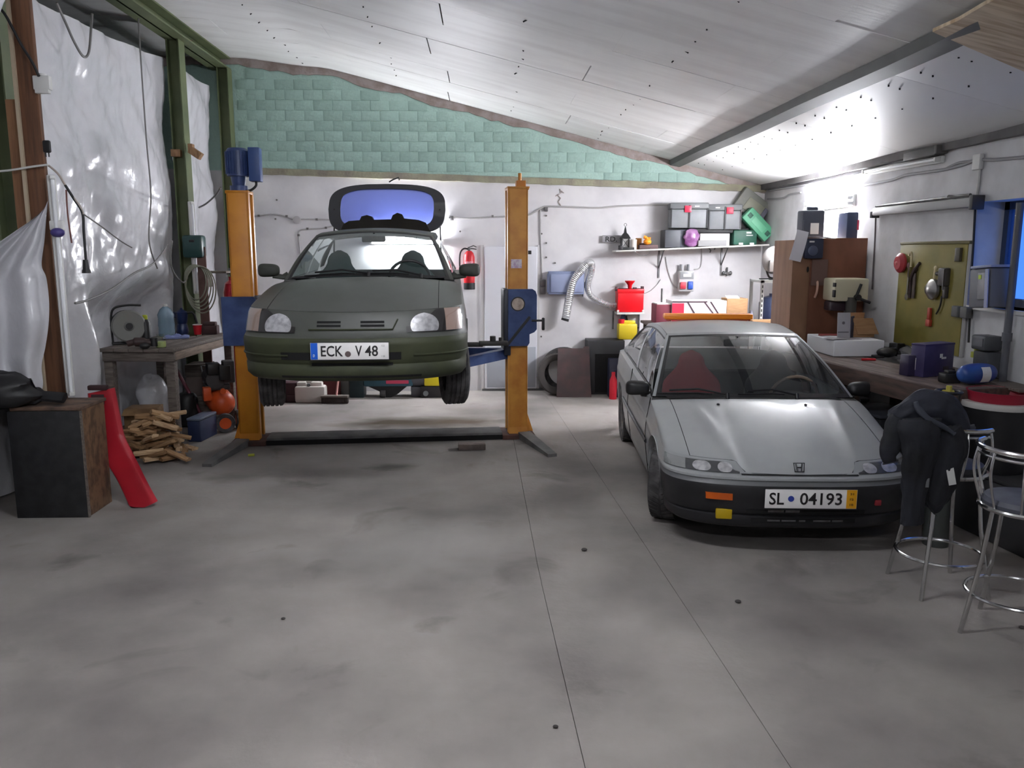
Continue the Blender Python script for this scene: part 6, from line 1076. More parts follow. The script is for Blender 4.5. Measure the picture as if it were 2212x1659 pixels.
# ---------------------------------------------------------------- right wall
# brown cabinet
cb_ = T('wooden_cabinet', 'tall brown plywood cabinet standing at the right wall under the lit tube', 'cabinet', (3.10, 8.10, 0)); mcw = mat('red_brown_plywood', (122, 76, 54), 0.55, col2=(104, 62, 42), scale=3, stretch=(1.5, 1, 0.8)); mcl = mat('light_brown_plywood', (140, 104, 78), 0.6, col2=(122, 88, 64), scale=3, stretch=(1, 3, 0.5))
P(cb_, 'front_panel', MB().rbox(0.0, 0.735, 0, 0.02, 0.0, 2.07, 0.004), mcw); P(cb_, 'side_panel', MB().rbox(-0.022, 0.0, 0.0, 0.52, 0.0, 2.05, 0.003), mcl); P(cb_, 'top_panel', MB().rbox(-0.02, 0.735, 0.021, 0.52, 2.03, 2.05, 0.003), mat('pale_edge', (196, 176, 160), 0.6)); P(cb_, 'side_panel', MB().rbox(0.715, 0.735, 0.021, 0.52, 0.0, 2.03, 0.003), mcl); P(cb_, 'back_panel', MB().box(0.0, 0.715, 0.50, 0.52, 0, 2.03), mcl)
P(cb_, 'front_batten', MB().rbox(-0.022, 0.155, -0.018, -0.001, 0.0, 2.045, 0.003), mcl); P(cb_, 'handle_hole', MB().ell((0.135, -0.019, 1.76), (0.012, 0.004, 0.03), 12, 8), m_dark); P(cb_, 'handle', MB().tube(curve([(0.245, -0.005, 1.64), (0.24, -0.03, 1.60), (0.235, -0.03, 1.53), (0.23, -0.005, 1.48)], 5), 0.012, 8), mat('pink_handle', (206, 166, 146), 0.5))
P(cb_, 'folder', MB().box(0.18, 0.34, -0.012, -0.001, 1.60, 1.86), mat('grey_brown_folder', (112, 86, 78), 0.7))
def on_cab(px): return onY(px, 510, 8.32)
c1 = T('drill_case', 'dark grey tool case with white label standing on the brown cabinet', 'case', (on_cab(1750).x, 8.32, 2.051)); P(c1, 'case_body', MB().rbox(-0.115, 0.115, -0.07, 0.09, 0, 0.30, 0.02), mat('slate_case', (62, 66, 78), 0.5)); P(c1, 'case_label', MB().box(-0.03, 0.055, -0.0725, -0.0695, 0.06, 0.17), m_white); P(c1, 'case_handle', MB().rbox(-0.05, 0.06, -0.03, 0.03, 0.29, 0.335, 0.012).rbox(-0.105, -0.095, -0.075, -0.06, 0.10, 0.20, 0.003), mat('slate_case', (62, 66, 78)))
c2 = T('drill_case', 'narrow blue-black tool case standing on the cabinet end', 'case', (on_cab(1829).x, 8.32, 2.051)); P(c2, 'case_body', MB().rbox(-0.062, 0.062, -0.12, 0.10, 0, 0.28, 0.02), mat('blue_black_case', (40, 52, 82), 0.5)); P(c2, 'case_stripe', MB().rbox(0.045, 0.066, -0.123, -0.10, 0.10, 0.2, 0.004), mat('crimson_stripe', (190, 60, 90), 0.5))
q = onY(1756, 537, 8.06); bx2 = T('spray_gun_box', 'dark blue box hung on the front of the brown cabinet', 'box', q); P(bx2, 'box_body', MB().rbox(-0.09, 0.10, -0.03, 0.038, -0.10, 0.10, 0.02), mat('dark_slate_blue', (44, 52, 74), 0.4)); P(bx2, 'box_face', MB().ell((-0.01, -0.03, -0.02), (0.05, 0.012, 0.05)), mat('slate_blue_face', (74, 84, 108), 0.35)); P(bx2, 'box_sticker', MB().box(-0.05, 0.0, -0.032, -0.029, 0.06, 0.075), m_white)
q = onY(1728, 527, 8.03); S('paper_sheet', 'tilted sheet of white paper pinned beside the dark blue box', 'paper', MB().at(ry=0.22).slab(lambda a, b: (lerp(-0.065, 0.055, a), -0.01 * math.sin(3 * b), lerp(-0.17, 0.13, b)), 4, 8, (0, 0.002, 0)), mat('paper', (214, 212, 218), 0.8), q)
q = onY(1766, 514, 8.05); S('paper_sheet', 'white paper edge lying flat over the dark blue box', 'paper', MB().at(ry=0.06).slab(lambda a, b: (lerp(-0.12, 0.16, a), lerp(-0.06, 0.04, b), 0.008 * math.sin(4 * a)), 6, 3, (0, 0, 0.002)), mat('paper', (214, 212, 218)), q + Vector((0, 0, 0.005)))
# eave lamp fixture, pipes and blind rail
tube_lamp('unlit tube lamp fitting along the right wall under the eave', (XR, 6.85, 2.70), (XR, 8.2, 2.72), (-1, 0, 0), 0, lit=False)
S('lamp_ballast', 'dark grey ballast box at the end of the unlit eave lamp', 'box', MB().rbox(-0.09, 0.0, -0.26, 0.26, -0.035, 0.035, 0.006).rbox(-0.10, -0.0, -0.30, -0.26, -0.03, 0.04, 0.006), mat('ballast_grey', (86, 84, 82), 0.6), (XR - 0.01, 7.10, 2.78 - 0.01))
m_conduit = mat('conduit_grey', (150, 150, 152), 0.6)
def rcable(label, px, r=0.012, m=m_conduit): return cable(label, plane_x(px, XR - 0.012), r, m)
rcable('grey conduit along the right wall below the lit tube', [(1660, 412), (1720, 402), (1780, 392), (1850, 378), (1900, 362), (1960, 345)], 0.014); rcable('grey cable pair clipped along the right wall towards the window', [(1855, 402), (1900, 394), (1930, 388), (1958, 378), (2000, 372), (2040, 366), (2080, 356), (2112, 345), (2150, 345), (2230, 338)], 0.013)
rcable('short grey cable rising to the wall junction box', [(2040, 366), (2070, 352), (2100, 348), (2115, 345)], 0.010); rcable('grey cable sagging from the corner to the lit tube', [(1658, 430), (1690, 428), (1706, 420), (1730, 416)], 0.010)
rcable('vertical white conduit from the junction box down to the rail end', [(2116, 352), (2114, 390), (2108, 430)], 0.012, m_white)
S('junction_box', 'white junction box on the right wall above the blind rail', 'junction box', MB().rbox(-0.04, 0.0, -0.05, 0.05, -0.06, 0.06, 0.01), m_white, onX(2118, 350, XR - 0.001))
a_, b_ = onX(1890, 456, XR - 0.06), onX(2103, 436, XR - 0.06); rl = T('blind_rail', 'long grey rail with a bracket end mounted above the olive tool board', 'rail', (XR - 0.06, b_.y, b_.z)); L = a_.y - b_.y
P(rl, 'rail_tube', MB().rbox(-0.03, 0.045, 0, L, -0.04, 0.035, 0.012), mat('rail_grey', (158, 158, 158), 0.5)); P(rl, 'rail_top', MB().tube([(0.0, 0.05, 0.055), (0.0, L - 0.02, 0.05)], 0.014, 8), m_steel); P(rl, 'end_bracket', MB().rbox(-0.04, 0.06, -0.05, 0.0, -0.06, 0.05, 0.006).tube([(0.0, -0.02, 0.03), (0.0, 0.35, 0.06)], 0.016, 6), mat('dark_bracket', (66, 64, 66), 0.6)); P(rl, 'end_cap', MB().rbox(-0.03, 0.05, L, L + 0.04, -0.06, 0.0, 0.005), mat('dark_bracket', (66, 64, 66)))
rcable('dark thin cable hanging from the far end of the rail', [(1892, 462), (1890, 520), (1887, 570), (1884, 625)], 0.008, mat('dull_dark_cable', (92, 84, 86), 0.6)); cable('black cable hanging down the wall between tool board and window', plane_x([(2107, 440), (2103, 520), (2098, 600), (2096, 660), (2092, 740)], XR - 0.02), 0.009, m_blackcable)
# tool board
ya, yb2 = onX(2092, 526, XR - 0.02).y, onX(1946, 532, XR - 0.02).y; m_olb = mat('olive_yellow_board', (128, 116, 52), 0.6, col2=(112, 104, 44), scale=3)
tb_ = T('tool_board', 'olive yellow tool board with hanging tools on the right wall', 'tool board', (XR, (ya + yb2) / 2, 1.10)); HWb = (yb2 - ya) / 2
P(tb_, 'board', MB().rbox(-0.022, -0.002, -HWb, HWb, 0.0, 0.90, 0.003), m_olb); P(tb_, 'top_batten', MB().rbox(-0.03, -0.002, -HWb - 0.03, HWb, 0.90, 0.925, 0.003), mat('olive_batten', (100, 92, 48), 0.6)); P(tb_, 'switch', MB().rbox(-0.05, -0.022, -HWb + 0.06, -HWb + 0.13, 0.76, 0.87, 0.006), mat('dark_switch', (72, 66, 50), 0.6))
P(tb_, 'side_strip', MB().rbox(-0.02, -0.002, -HWb - 0.05, -HWb - 0.004, 0.0, 0.90, 0.003), mat('grey_strip', (150, 150, 150), 0.6))
def hang(name, label, cat, px, py, mb, m): return S(name, label, cat, mb, m, onX(px, py, XR - 0.04))
rdv = T('wall_clock', 'red rounded gauge hanging at the left edge of the olive tool board', 'gauge', onX(1948, 568, XR - 0.04)); rg = MB(); rg.m = Matrix.Rotation(-PI / 2, 4, 'Y') @ Matrix.Rotation(PI / 4, 4, 'Z'); rg.lathe([(0, 0.05), (0.06, 0.045), (0.09, 0.02), (0.09, 0.0), (0, -0.02)], 4 if False else 14); P(rdv, 'gauge_body', rg, mat('dull_crimson', (168, 52, 62), 0.5)); P(rdv, 'gauge_knob', MB().ell((-0.05, 0, 0), (0.015, 0.015, 0.015), 10, 6), mat('pink_knob', (214, 130, 130), 0.5))
hang('hacksaw', 'curved dark saw with a shiny blade on the tool board', 'saw', 1975, 605, MB().tube(curve([(0, 0.06, -0.16), (0, 0.05, 0.0), (0, -0.01, 0.10), (0, -0.07, 0.15)], 6), [0.014] * 6 + [0.022] * 7 + [0.014] * 6, 8).box(-0.004, 0.004, -0.02, 0.02, -0.16, 0.06), mat('dark_tool_steel', (70, 60, 58), 0.35, 0.6))
hang('spanner', 'bright chrome spanner hanging at the edge of the tool board', 'spanner', 1962, 605, MB().box(-0.006, 0.006, -0.012, 0.012, -0.14, 0.12).cyl((-0.008, 0, -0.15), (0.008, 0, -0.15), 0.03, n=14).cyl((-0.008, 0, 0.13), (0.008, 0, 0.13), 0.026, n=14), m_chrome)
hang('hook_rod', 'pale hooked rod at the top of the tool board', 'hook', 1969, 562, MB().tube(curve([(0, 0.0, -0.06), (0, 0.0, 0.04), (0, 0.02, 0.07), (0, 0.045, 0.04)], 5), 0.010, 6), mat('cream_rod', (196, 182, 140), 0.5))
pn = T('funnel', 'shiny steel funnel hanging in the middle of the tool board', 'funnel', onX(2016, 625, XR - 0.05)); fnl = MB(); fnl.m = Matrix.Rotation(-PI / 2, 4, 'Y'); fnl.lathe([(0.0, 0.06), (0.04, 0.055), (0.085, 0.02), (0.09, 0.0), (0.085, -0.01), (0, -0.01)], 24); P(pn, 'funnel_bowl', fnl, mat('brushed_steel', (186, 184, 182), 0.3, 0.9)); P(pn, 'funnel_handle', MB().tube([(0.0, -0.0, 0.08), (0, -0.005, 0.14), (0, -0.01, 0.17)], 0.012, 6).ell((0, -0.01, 0.18), (0.012, 0.02, 0.02), 10, 6), mat('cream_rod', (196, 182, 140)))
hang('drill', 'dark hand drill hanging on the tool board beside the steel funnel', 'drill', 2040, 605, MB().rbox(-0.03, 0.03, -0.05, 0.06, -0.05, 0.10, 0.015).rbox(-0.02, 0.02, -0.05, -0.01, -0.15, -0.05, 0.01).cyl((0, 0.06, 0.05), (0, 0.12, 0.05), 0.018, n=10).box(-0.035, -0.028, -0.045, -0.03, -0.08, 0.09), mat('charcoal_tool', (64, 60, 58), 0.45))
cable('dark cord hanging from the hand drill', plane_x([(2034, 640), (2032, 655), (2028, 668), (2022, 678)], XR - 0.04), 0.007, m_black)
hang('brush', 'red handled brush hanging low on the tool board', 'brush', 2007, 685, MB().rbox(-0.012, 0.012, -0.02, 0.02, -0.02, 0.08, 0.006).rbox(-0.015, 0.015, -0.03, 0.03, -0.08, -0.02, 0.006), mat('rust_red', (168, 62, 40), 0.5))
S('wall_socket', 'dark double wall socket between tool board and window', 'socket', MB().rbox(-0.05, 0, -0.10, -0.01, -0.045, 0.045, 0.01).rbox(-0.05, 0, 0.02, 0.11, -0.045, 0.045, 0.01), mat('socket_charcoal', (88, 88, 86), 0.6), onX(2084, 674, XR - 0.023))
# drill press
dpz = 1.0
# workbench
e0, e1 = onZ(1790, 782, 1.0), onZ(2043, 841, 1.0)
bang = math.atan2(e0.x - e1.x, e0.y - e1.y); BL = math.hypot(e0.x - e1.x, e0.y - e1.y) + 0.75
wbh = T('workbench', 'heavy brown wooden workbench along the right wall, covered in tools', 'workbench', (e1.x, e1.y, 0), -bang); m_bw = mat('dark_bench_wood', (84, 66, 58), 0.75, col2=(60, 48, 44), scale=5, stretch=(6, 0.8, 6))
DB = 0.52
for i in range(3): P(wbh, 'top_plank', MB().rbox(i * DB / 3 + 0.002, (i + 1) * DB / 3 - 0.002, 0, BL, 0.955, 1.0 - 0.002 * (i % 2), 0.004), mat('bench_top_wood', (118, 102, 94), 0.75, col2=(86, 74, 68), scale=5, stretch=(6, 0.8, 6)))
P(wbh, 'front_rail', MB().rbox(-0.03, -0.001, 0, BL, 0.85, 0.998, 0.005), m_bw); P(wbh, 'end_rail', MB().rbox(-0.03, DB, -0.03, -0.001, 0.85, 0.998, 0.005), m_bw)
for y in (0.03, BL / 2, BL - 0.1):
    for x in (0.01, DB - 0.09): P(wbh, 'leg', MB().rbox(x, x + 0.08, y, y + 0.08, 0, 0.955, 0.004), m_bw if y > 0.1 else mat('red_brown_leg', (104, 70, 66), 0.7))
P(wbh, 'lower_shelf', MB().rbox(0.02, DB, 0.1, BL, 0.30, 0.33, 0.004), m_bw)
Mw = Matrix.Translation(Vector((e1.x, e1.y, 0))) @ Matrix.Rotation(-bang, 4, 'Z')
def ben(px, py, z=1.001): return onZ(px, py, z)
# under the bench: dark bins
for i, (y, lab) in enumerate(((0.35, 'black plastic bin under the near end of the workbench'), (1.0, 'black plastic bin in the middle under the workbench'), (1.7, 'black plastic bin under the far end of the workbench'))):
    p = Mw @ Vector((0.25, y, 0.331)); rr = T('storage_bin', lab, 'bin', p, -bang); P(rr, 'bin_body', MB().rbox(-0.19, 0.19, -0.24, 0.24, 0, 0.30, 0.02), mat('black_bin', (30, 31, 35), 0.45)); P(rr, 'bin_rim', MB().rbox(-0.20, 0.20, -0.25, 0.25, 0.30, 0.33, 0.01), mat('slate_rim', (58, 60, 68), 0.4))
    p = Mw @ Vector((0.24, y, 0.0)); S('storage_bin', lab.replace('plastic bin', 'tool crate').replace('under', 'on the floor under'), 'crate', MB().rbox(-0.2, 0.2, -0.24, 0.24, 0, 0.27, 0.015).rbox(-0.21, -0.2, -0.1, 0.1, 0.12, 0.2, 0.004), m_black, p, -bang)
# white tray box at the far end with open cartons on it
wx0, wx1 = onY(1800, 768, 7.15), onY(1910, 752, 7.15); wt = T('polystyrene_box', 'flat white polystyrene box at the far end of the workbench', 'box', ((wx0.x + min(wx1.x, XR - 0.03)) / 2, 7.15, 1.002), 0.0); ww_ = (min(wx1.x, XR - 0.03) - wx0.x) / 2
m_poly = mat('polystyrene', (226, 226, 230), 0.7); P(wt, 'box_body', MB().rbox(-ww_, ww_, 0, 0.62, 0.0, 0.145, 0.008), m_poly)
tw = 1.148
cl_ = T('open_carton', 'grey flap of an open carton standing on the white box', 'carton', (onY(1822, 715, 7.35).x, 7.35, tw)); P(cl_, 'flap', MB().at(rx=-0.1).rbox(-0.055, 0.065, -0.004, 0.004, 0, 0.235, 0.002), mat('grey_card', (168, 166, 170), 0.8)); P(cl_, 'printed_line', MB().at(rx=-0.1).box(-0.05, 0.05, -0.0065, -0.004, 0.05, 0.06).at(rx=-0.1).cyl((0, -0.0065, 0.14), (0, -0.004, 0.14), 0.014, n=12), mat('print_grey', (104, 100, 104), 0.7)); P(cl_, 'side_flap', MB().at((0.065, 0, 0), rz=0.9).box(0, 0.10, -0.003, 0.003, 0, 0.2), mat('navy_card', (62, 66, 84), 0.8))
c3 = T('open_carton', 'brown cardboard carton with a lifted flap on the white box', 'carton', (onY(1866, 725, 7.40).x, 7.42, tw)); P(c3, 'carton_body', MB().rbox(-0.09, 0.11, 0.0, 0.18, 0, 0.12, 0.004), m_card); P(c3, 'carton_flap', MB().at((0, -0.005, 0.10)).prism([(-0.12, 0.08), (0.07, 0.08), (0.14, -0.07), (-0.06, -0.07)], -0.02, -0.014), m_card); P(c3, 'carton_flap', MB().at((0, 0.18, 0.12), rx=0.2).box(-0.08, 0.08, 0, 0.004, 0, 0.10), m_card)
S('paper_sheet', 'grey sheet of paper lying on the white polystyrene box', 'paper', MB().at(rz=0.2).slab(lambda a, b: ((a - 0.5) * 0.30, (b - 0.5) * 0.14, 0.006 + 0.006 * math.sin(6 * a)), 6, 3, (0, 0, -0.003)), mat('grey_paper', (160, 156, 160), 0.8), (onY(1822, 750, 7.24).x, 7.27, tw)); S('red_pliers', 'red handled pliers on the white polystyrene box', 'pliers', MB().tube([(-0.1, 0, 0.012), (0.0, 0.01, 0.014), (0.09, -0.01, 0.012)], 0.010, 6).tube([(-0.1, 0.035, 0.012), (0.0, 0.01, 0.014), (0.09, 0.02, 0.012)], 0.010, 6), mat('brick_red', (140, 62, 58), 0.5), (onY(1795, 735, 7.5).x, 7.52, tw))
dp2 = T('drill_press', 'cream bench drill press with dark spindle behind the open cartons', 'drill press', (3.58, 7.88, 1.0)); m_cream = mat('cream_enamel', (196, 190, 164), 0.5)
P(dp2, 'base', MB().rbox(-0.12, 0.12, -0.14, 0.14, -0.0, 0.04, 0.008), m_steel); P(dp2, 'column', MB().cyl((0.0, 0.02, 0.03), (0.0, 0.02, 0.50), 0.032, n=16), m_steel); P(dp2, 'head', MB().rbox(-0.20, 0.14, -0.12, 0.16, 0.46, 0.68, 0.02), m_cream); P(dp2, 'spindle', MB().cyl((-0.02, -0.10, 0.34), (-0.02, -0.10, 0.50), 0.05, n=16).cyl((-0.02, -0.10, 0.26), (-0.02, -0.10, 0.34), 0.03, 0.04, n=14), mat('dark_cast', (66, 66, 62), 0.5)); P(dp2, 'feed_lever', MB().tube([(0.0, -0.15, 0.50), (0.04, -0.16, 0.63)], 0.014, 8).tube([(0.03, -0.15, 0.49), (0.14, -0.16, 0.45)], 0.014, 8).cyl((0.02, -0.12, 0.5), (0.02, -0.17, 0.5), 0.03, n=12), m_black); P(dp2, 'motor', MB().rbox(-0.20, -0.04, -0.05, 0.12, 0.36, 0.455, 0.02), mat('plum_motor', (52, 38, 46), 0.5)); P(dp2, 'vent', MB().rbox(-0.204, -0.185, -0.124, -0.08, 0.50, 0.57, 0.004).rbox(-0.204, -0.185, -0.124, -0.08, 0.60, 0.64, 0.004), m_black)
P(dp2, 'stand', MB().rbox(-0.14, 0.14, -0.16, 0.16, -1.0, -0.001, 0.01), m_bw)
# clutter on the bench
def bs_(name, label, cat, mb, m, px, py, rz=0.0): return S(name, label, cat, mb, m, ben(px, py), rz)
pb = T('carton', 'large purple carton with white print standing on the workbench', 'carton', Mw @ Vector((0.36, 0.55, 1.001)), -bang + 0.25); P(pb, 'carton_body', MB().rbox(-0.17, 0.16, -0.02, 0.10, 0, 0.245, 0.004), mat('purple_card', (50, 43, 82), 0.5, col2=(72, 64, 104), scale=3)); P(pb, 'print', MB().box(0.02, 0.07, -0.0225, -0.0195, 0.13, 0.145).box(0.0, 0.03, -0.0225, -0.0195, 0.14, 0.17), m_white); P(pb, 'carton_lid', MB().box(-0.17, 0.16, -0.022, 0.102, 0.236, 0.249), mat('purple_card_lid', (56, 46, 92), 0.5))
p2_ = T('carton', 'small dark purple box leaning in front of the large purple carton', 'carton', Mw @ Vector((0.20, 0.62, 1.001)), -bang); P(p2_, 'carton_body', MB().rbox(-0.08, 0.10, -0.06, 0.04, 0, 0.16, 0.006), mat('dark_purple_card', (44, 36, 64), 0.5)); P(p2_, 'label', MB().box(-0.02, -0.008, -0.0625, -0.0595, 0.05, 0.14), m_white)
bb_ = T('soap_bottle', 'blue plastic bag with white label at the near end of the workbench', 'bag', Mw @ Vector((0.36, 0.14, 1.001)), -bang + 0.1); P(bb_, 'bag_body', MB().grid(lambda a, b: Vector((0.155 * math.cos(PI * b + PI) , 0.075 * math.sin(PI * b) ** 0.6 * math.cos(2 * PI * a), 0.078 + 0.075 * math.sin(PI * b) ** 0.5 * math.sin(2 * PI * a))), 24, 18), mat('blue_plastic_bag', (38, 74, 138), 0.35, col2=(46, 60, 142), scale=6)); P(bb_, 'bag_label', MB().grid(lambda a, b: Vector((lerp(-0.03, 0.05, a), -0.079 * math.sin(PI * (0.5 + (lerp(-0.03, 0.05, a)) / 0.9)) ** 0.5 * math.cos(lerp(-0.75, 0.75, b)), 0.078 + 0.079 * math.sin(lerp(-0.75, 0.75, b)))), 6, 8), m_white)
bs_('tin_can', 'cream tin lying on its side at the front of the workbench', 'can', MB().cyl((-0.03, 0, 0.036), (0.03, 0, 0.036), 0.036, n=20).tube([(-0.03, 0.036 * math.cos(t), 0.036 + 0.036 * math.sin(t)) for t in [2 * PI * i / 20 for i in range(20)]], 0.003, 5, closed=True), mat('cream_tin2', (190, 184, 130), 0.45), 1984, 803, 0.1); bs_('tin_can', 'grey tin lying on its side next to the cream tin', 'can', MB().cyl((-0.035, 0, 0.036), (0.04, 0, 0.036), 0.036, n=20).cyl((-0.039, 0, 0.036), (-0.035, 0, 0.036), 0.03, n=20), mat('grey_tin', (134, 132, 122), 0.4), 2006, 806, -0.1)
bs_('steel_block', 'flat steel angle lying on the workbench behind the tins', 'metal part', MB().rbox(-0.10, 0.10, -0.03, 0.03, 0, 0.03, 0.004).box(-0.10, 0.10, 0.022, 0.03, 0.03, 0.07), m_steel, 1966, 785, -0.1); bs_('grey_cover', 'folded grey plastic cover on the workbench', 'cover', MB().at(rx=0.2).slab(lambda a, b: ((a - 0.5) * 0.28, (b - 0.5) * 0.16, 0.05 + 0.03 * math.sin(3 * a) ), 8, 4, (0, 0, -0.03)), mat('slate_cover', (86, 86, 86), 0.6), 1978, 770, 0.3)
bs_('vice', 'black bench vice at the back of the workbench', 'vice', MB().rbox(-0.07, 0.07, -0.05, 0.05, 0, 0.05, 0.01).rbox(-0.05, 0.06, -0.03, 0.03, 0.05, 0.11, 0.01).rbox(-0.10, -0.06, -0.04, 0.04, 0.05, 0.12, 0.006).cyl((-0.16, 0, 0.08), (-0.08, 0, 0.08), 0.012, n=8).cyl((-0.15, -0.06, 0.08), (-0.15, 0.06, 0.08), 0.008, n=8), m_black, 1940, 768, 0.6)
bs_('grey_wedge', 'pale grey pointed plate propped on the workbench', 'plate', MB().at(rx=-0.25).prism([(-0.05, 0.10), (0.0, 0.0), (0.03, 0.0), (0.07, 0.12), (0.0, 0.19), (-0.04, 0.18)], -0.004, 0.004), mat('pale_grey_plate', (140, 140, 138), 0.6), 1966, 762, 0.2)
bs_('black_pouch', 'black cap lying near the pale plate on the workbench', 'cap', MB().ell((0, 0, 0.045), (0.09, 0.07, 0.045)).rbox(-0.12, -0.04, -0.05, 0.05, 0.0, 0.02, 0.008), m_black, 1915, 772); bs_('crumpled_cloth', 'crumpled pale cloth behind the black cap on the workbench', 'cloth', MB().grid(lambda a, b: Vector((0.07 * math.sin(PI * b) ** 0.7 * math.cos(2 * PI * a) * (1 + 0.4 * noise.noise(Vector((5 * a, 5 * b, 2)))), 0.06 * math.sin(PI * b) ** 0.7 * math.sin(2 * PI * a), 0.05 - 0.05 * math.cos(PI * b))), 20, 12), mat('pale_cloth', (140, 140, 142), 0.8), 1918, 762)
bs_('red_pencil', 'red pen lying at the far end of the workbench', 'pen', MB().cyl((-0.06, 0, 0.01), (0.06, 0, 0.01), 0.01, n=8), m_red, 1876, 779, -0.1); bs_('dark_drill', 'dark cordless drill lying on the workbench between tins and blue bag', 'drill', MB().rbox(-0.10, 0.06, -0.03, 0.03, 0.02, 0.09, 0.02).rbox(0.0, 0.05, -0.02, 0.02, 0.0, 0.03, 0.006).cyl((-0.10, 0, 0.055), (-0.16, 0, 0.055), 0.018, n=10).rbox(0.04, 0.12, -0.035, 0.035, 0.0, 0.05, 0.01), mat('maroon_black', (44, 34, 38), 0.5), 2032, 810, 0.4); bs_('black_charger', 'black block lying beside the cordless drill', 'block', MB().rbox(-0.06, 0.06, -0.05, 0.05, 0, 0.07, 0.01).rbox(-0.03, 0.03, -0.03, 0.03, 0.07, 0.09, 0.006), m_black, 2050, 826)
bs_('white_cup', 'small white stacked cups at the end of the workbench by the pipe', 'cup', MB().lathe([(0, 0), (0.03, 0), (0.042, 0.075), (0.038, 0.075), (0.0, 0.01)], 16).lathe([(0.035, 0.06), (0.045, 0.10), (0.04, 0.10), (0.0, 0.06)], 16), m_white, 2146, 790)
S('spark_box', 'dark machine with grey body on the wall shelf below the window', 'machine', MB().rbox(-0.10, 0.02, -0.09, 0.09, -0.16, 0.02, 0.01).rbox(-0.12, 0.02, -0.07, 0.10, 0.03, 0.14, 0.015).box(-0.124, -0.118, -0.05, 0.07, 0.06, 0.12), mat('machine_grey', (74, 76, 80), 0.5), onX(2146, 765, XR - 0.05)); S('yellow_tape', 'roll of yellow tape on the wall shelf below the window', 'tape', MB().cyl((0, 0, 0), (0, 0, 0.04), 0.05, n=20).cyl((0, 0, 0.04), (0, 0, 0.09), 0.03, n=14), mat('lime_tape', (168, 172, 62), 0.5), onX(2112, 772, XR - 0.08))
ls = T('wall_ledge', 'narrow grey ledge on the right wall below the window', 'shelf', (XR, 5.95, 0.985)); P(ls, 'ledge_board', MB().rbox(-0.19, 0.0, -0.6, 0.55, 0.0, 0.02, 0.003), m_greywood); P(ls, 'ledge_bracket', MB().box(-0.15, 0, -0.42, -0.40, -0.12, 0.0).box(-0.15, 0, 0.3, 0.32, -0.12, 0.0), m_steel)
# charger hanging below the window, steel pipe
ch_ = T('battery_charger', 'grey wall charger with a lime green sticker beside the window', 'charger', onX(2143, 618, XR - 0.09), 0); mch = mat('charger_grey', (104, 106, 112), 0.5); P(ch_, 'charger_body', MB().at(rx=-0.08).rbox(-0.10, 0.085, -0.14, 0.13, -0.16, 0.13, 0.02), mch); P(ch_, 'charger_front', MB().at(rx=-0.08).rbox(-0.115, -0.098, -0.10, 0.0, -0.10, 0.10, 0.008), mat('charger_panel', (134, 136, 140), 0.4)); P(ch_, 'sticker', MB().at(rx=-0.08).box(-0.119, -0.1145, -0.05, -0.02, 0.05, 0.08), mat('lime_sticker', (176, 206, 20), 0.5)); P(ch_, 'charger_top', MB().at(rx=-0.08).rbox(-0.11, 0.085, -0.15, 0.10, 0.13, 0.15, 0.006), mat('pale_charger', (146, 154, 184), 0.5)); P(ch_, 'cable_band', MB().at(rx=-0.08).box(-0.12, -0.112, -0.135, -0.10, -0.16, 0.12), mat('pale_charger', (146, 154, 184)))
pp = onX(2178, 700, XR - 0.07); S('steel_pipe', 'grey steel pipe standing upright beside the window', 'pipe', MB().cyl((0, 0, 0.0), (0, 0, 2.28), 0.026, n=14).cyl((0, 0, 1.30), (0, 0, 1.36), 0.034, n=14), mat('pipe_grey', (86, 88, 94), 0.5), (pp.x, pp.y, 0))
# gas bottle, barrel, dark chest
gb_ = T('gas_bottle', 'dark grey gas bottle with yellow valve and pale hose by the workbench end', 'gas bottle', (3.02, 5.10, 0)); P(gb_, 'bottle_body', MB().lathe([(0, 0.02), (0.08, 0.0), (0.088, 0.03), (0.088, 0.84), (0.07, 0.93), (0.035, 0.98), (0.03, 1.01), (0, 1.01)], 26), mat('gunmetal', (74, 78, 76), 0.35)); P(gb_, 'valve', MB().cyl((0, 0, 1.0), (0, 0, 1.08), 0.018, n=10).cyl((-0.04, 0, 1.04), (0.03, 0, 1.04), 0.014, n=8), mat('brass_yellow', (176, 166, 72), 0.4)); P(gb_, 'guard_ring', MB().tube([(0.075 * math.cos(t), 0.075 * math.sin(t), 1.04 + 0.0 * t) for t in [2 * PI * i / 20 for i in range(20)]], 0.012, 6, closed=True).cyl((0.072, 0, 0.90), (0.075, 0, 1.04), 0.008, n=6).cyl((-0.072, 0, 0.90), (-0.075, 0, 1.04), 0.008, n=6), m_black); P(gb_, 'hose', MB().tube(curve([(-0.04, -0.02, 1.04), (-0.10, -0.05, 0.98), (-0.13, -0.07, 0.84), (-0.13, -0.08, 0.7), (-0.12, -0.06, 0.45)], 6), 0.011, 8), mat('pale_hose2', (150, 148, 130), 0.5))
brl = T('bucket', 'black bucket with white rim and a red bowl standing on the dark chest', 'bucket', (3.53, 5.36, 0.452)); P(brl, 'barrel_body', MB().lathe([(0, 0), (0.19, 0), (0.20, 0.05), (0.21, 0.3), (0.22, 0.44), (0, 0.44)], 32), m_black); P(brl, 'barrel_rim', MB().lathe([(0.0, 0.44), (0.235, 0.44), (0.24, 0.46), (0.235, 0.48), (0, 0.48)], 32), mat('white_rim', (190, 188, 184), 0.5)); P(brl, 'red_bowl', MB().lathe([(0, 0.48), (0.19, 0.48), (0.205, 0.55), (0.195, 0.55), (0.18, 0.50), (0, 0.50)], 32), mat('dull_crimson_plastic', (142, 22, 44), 0.45))
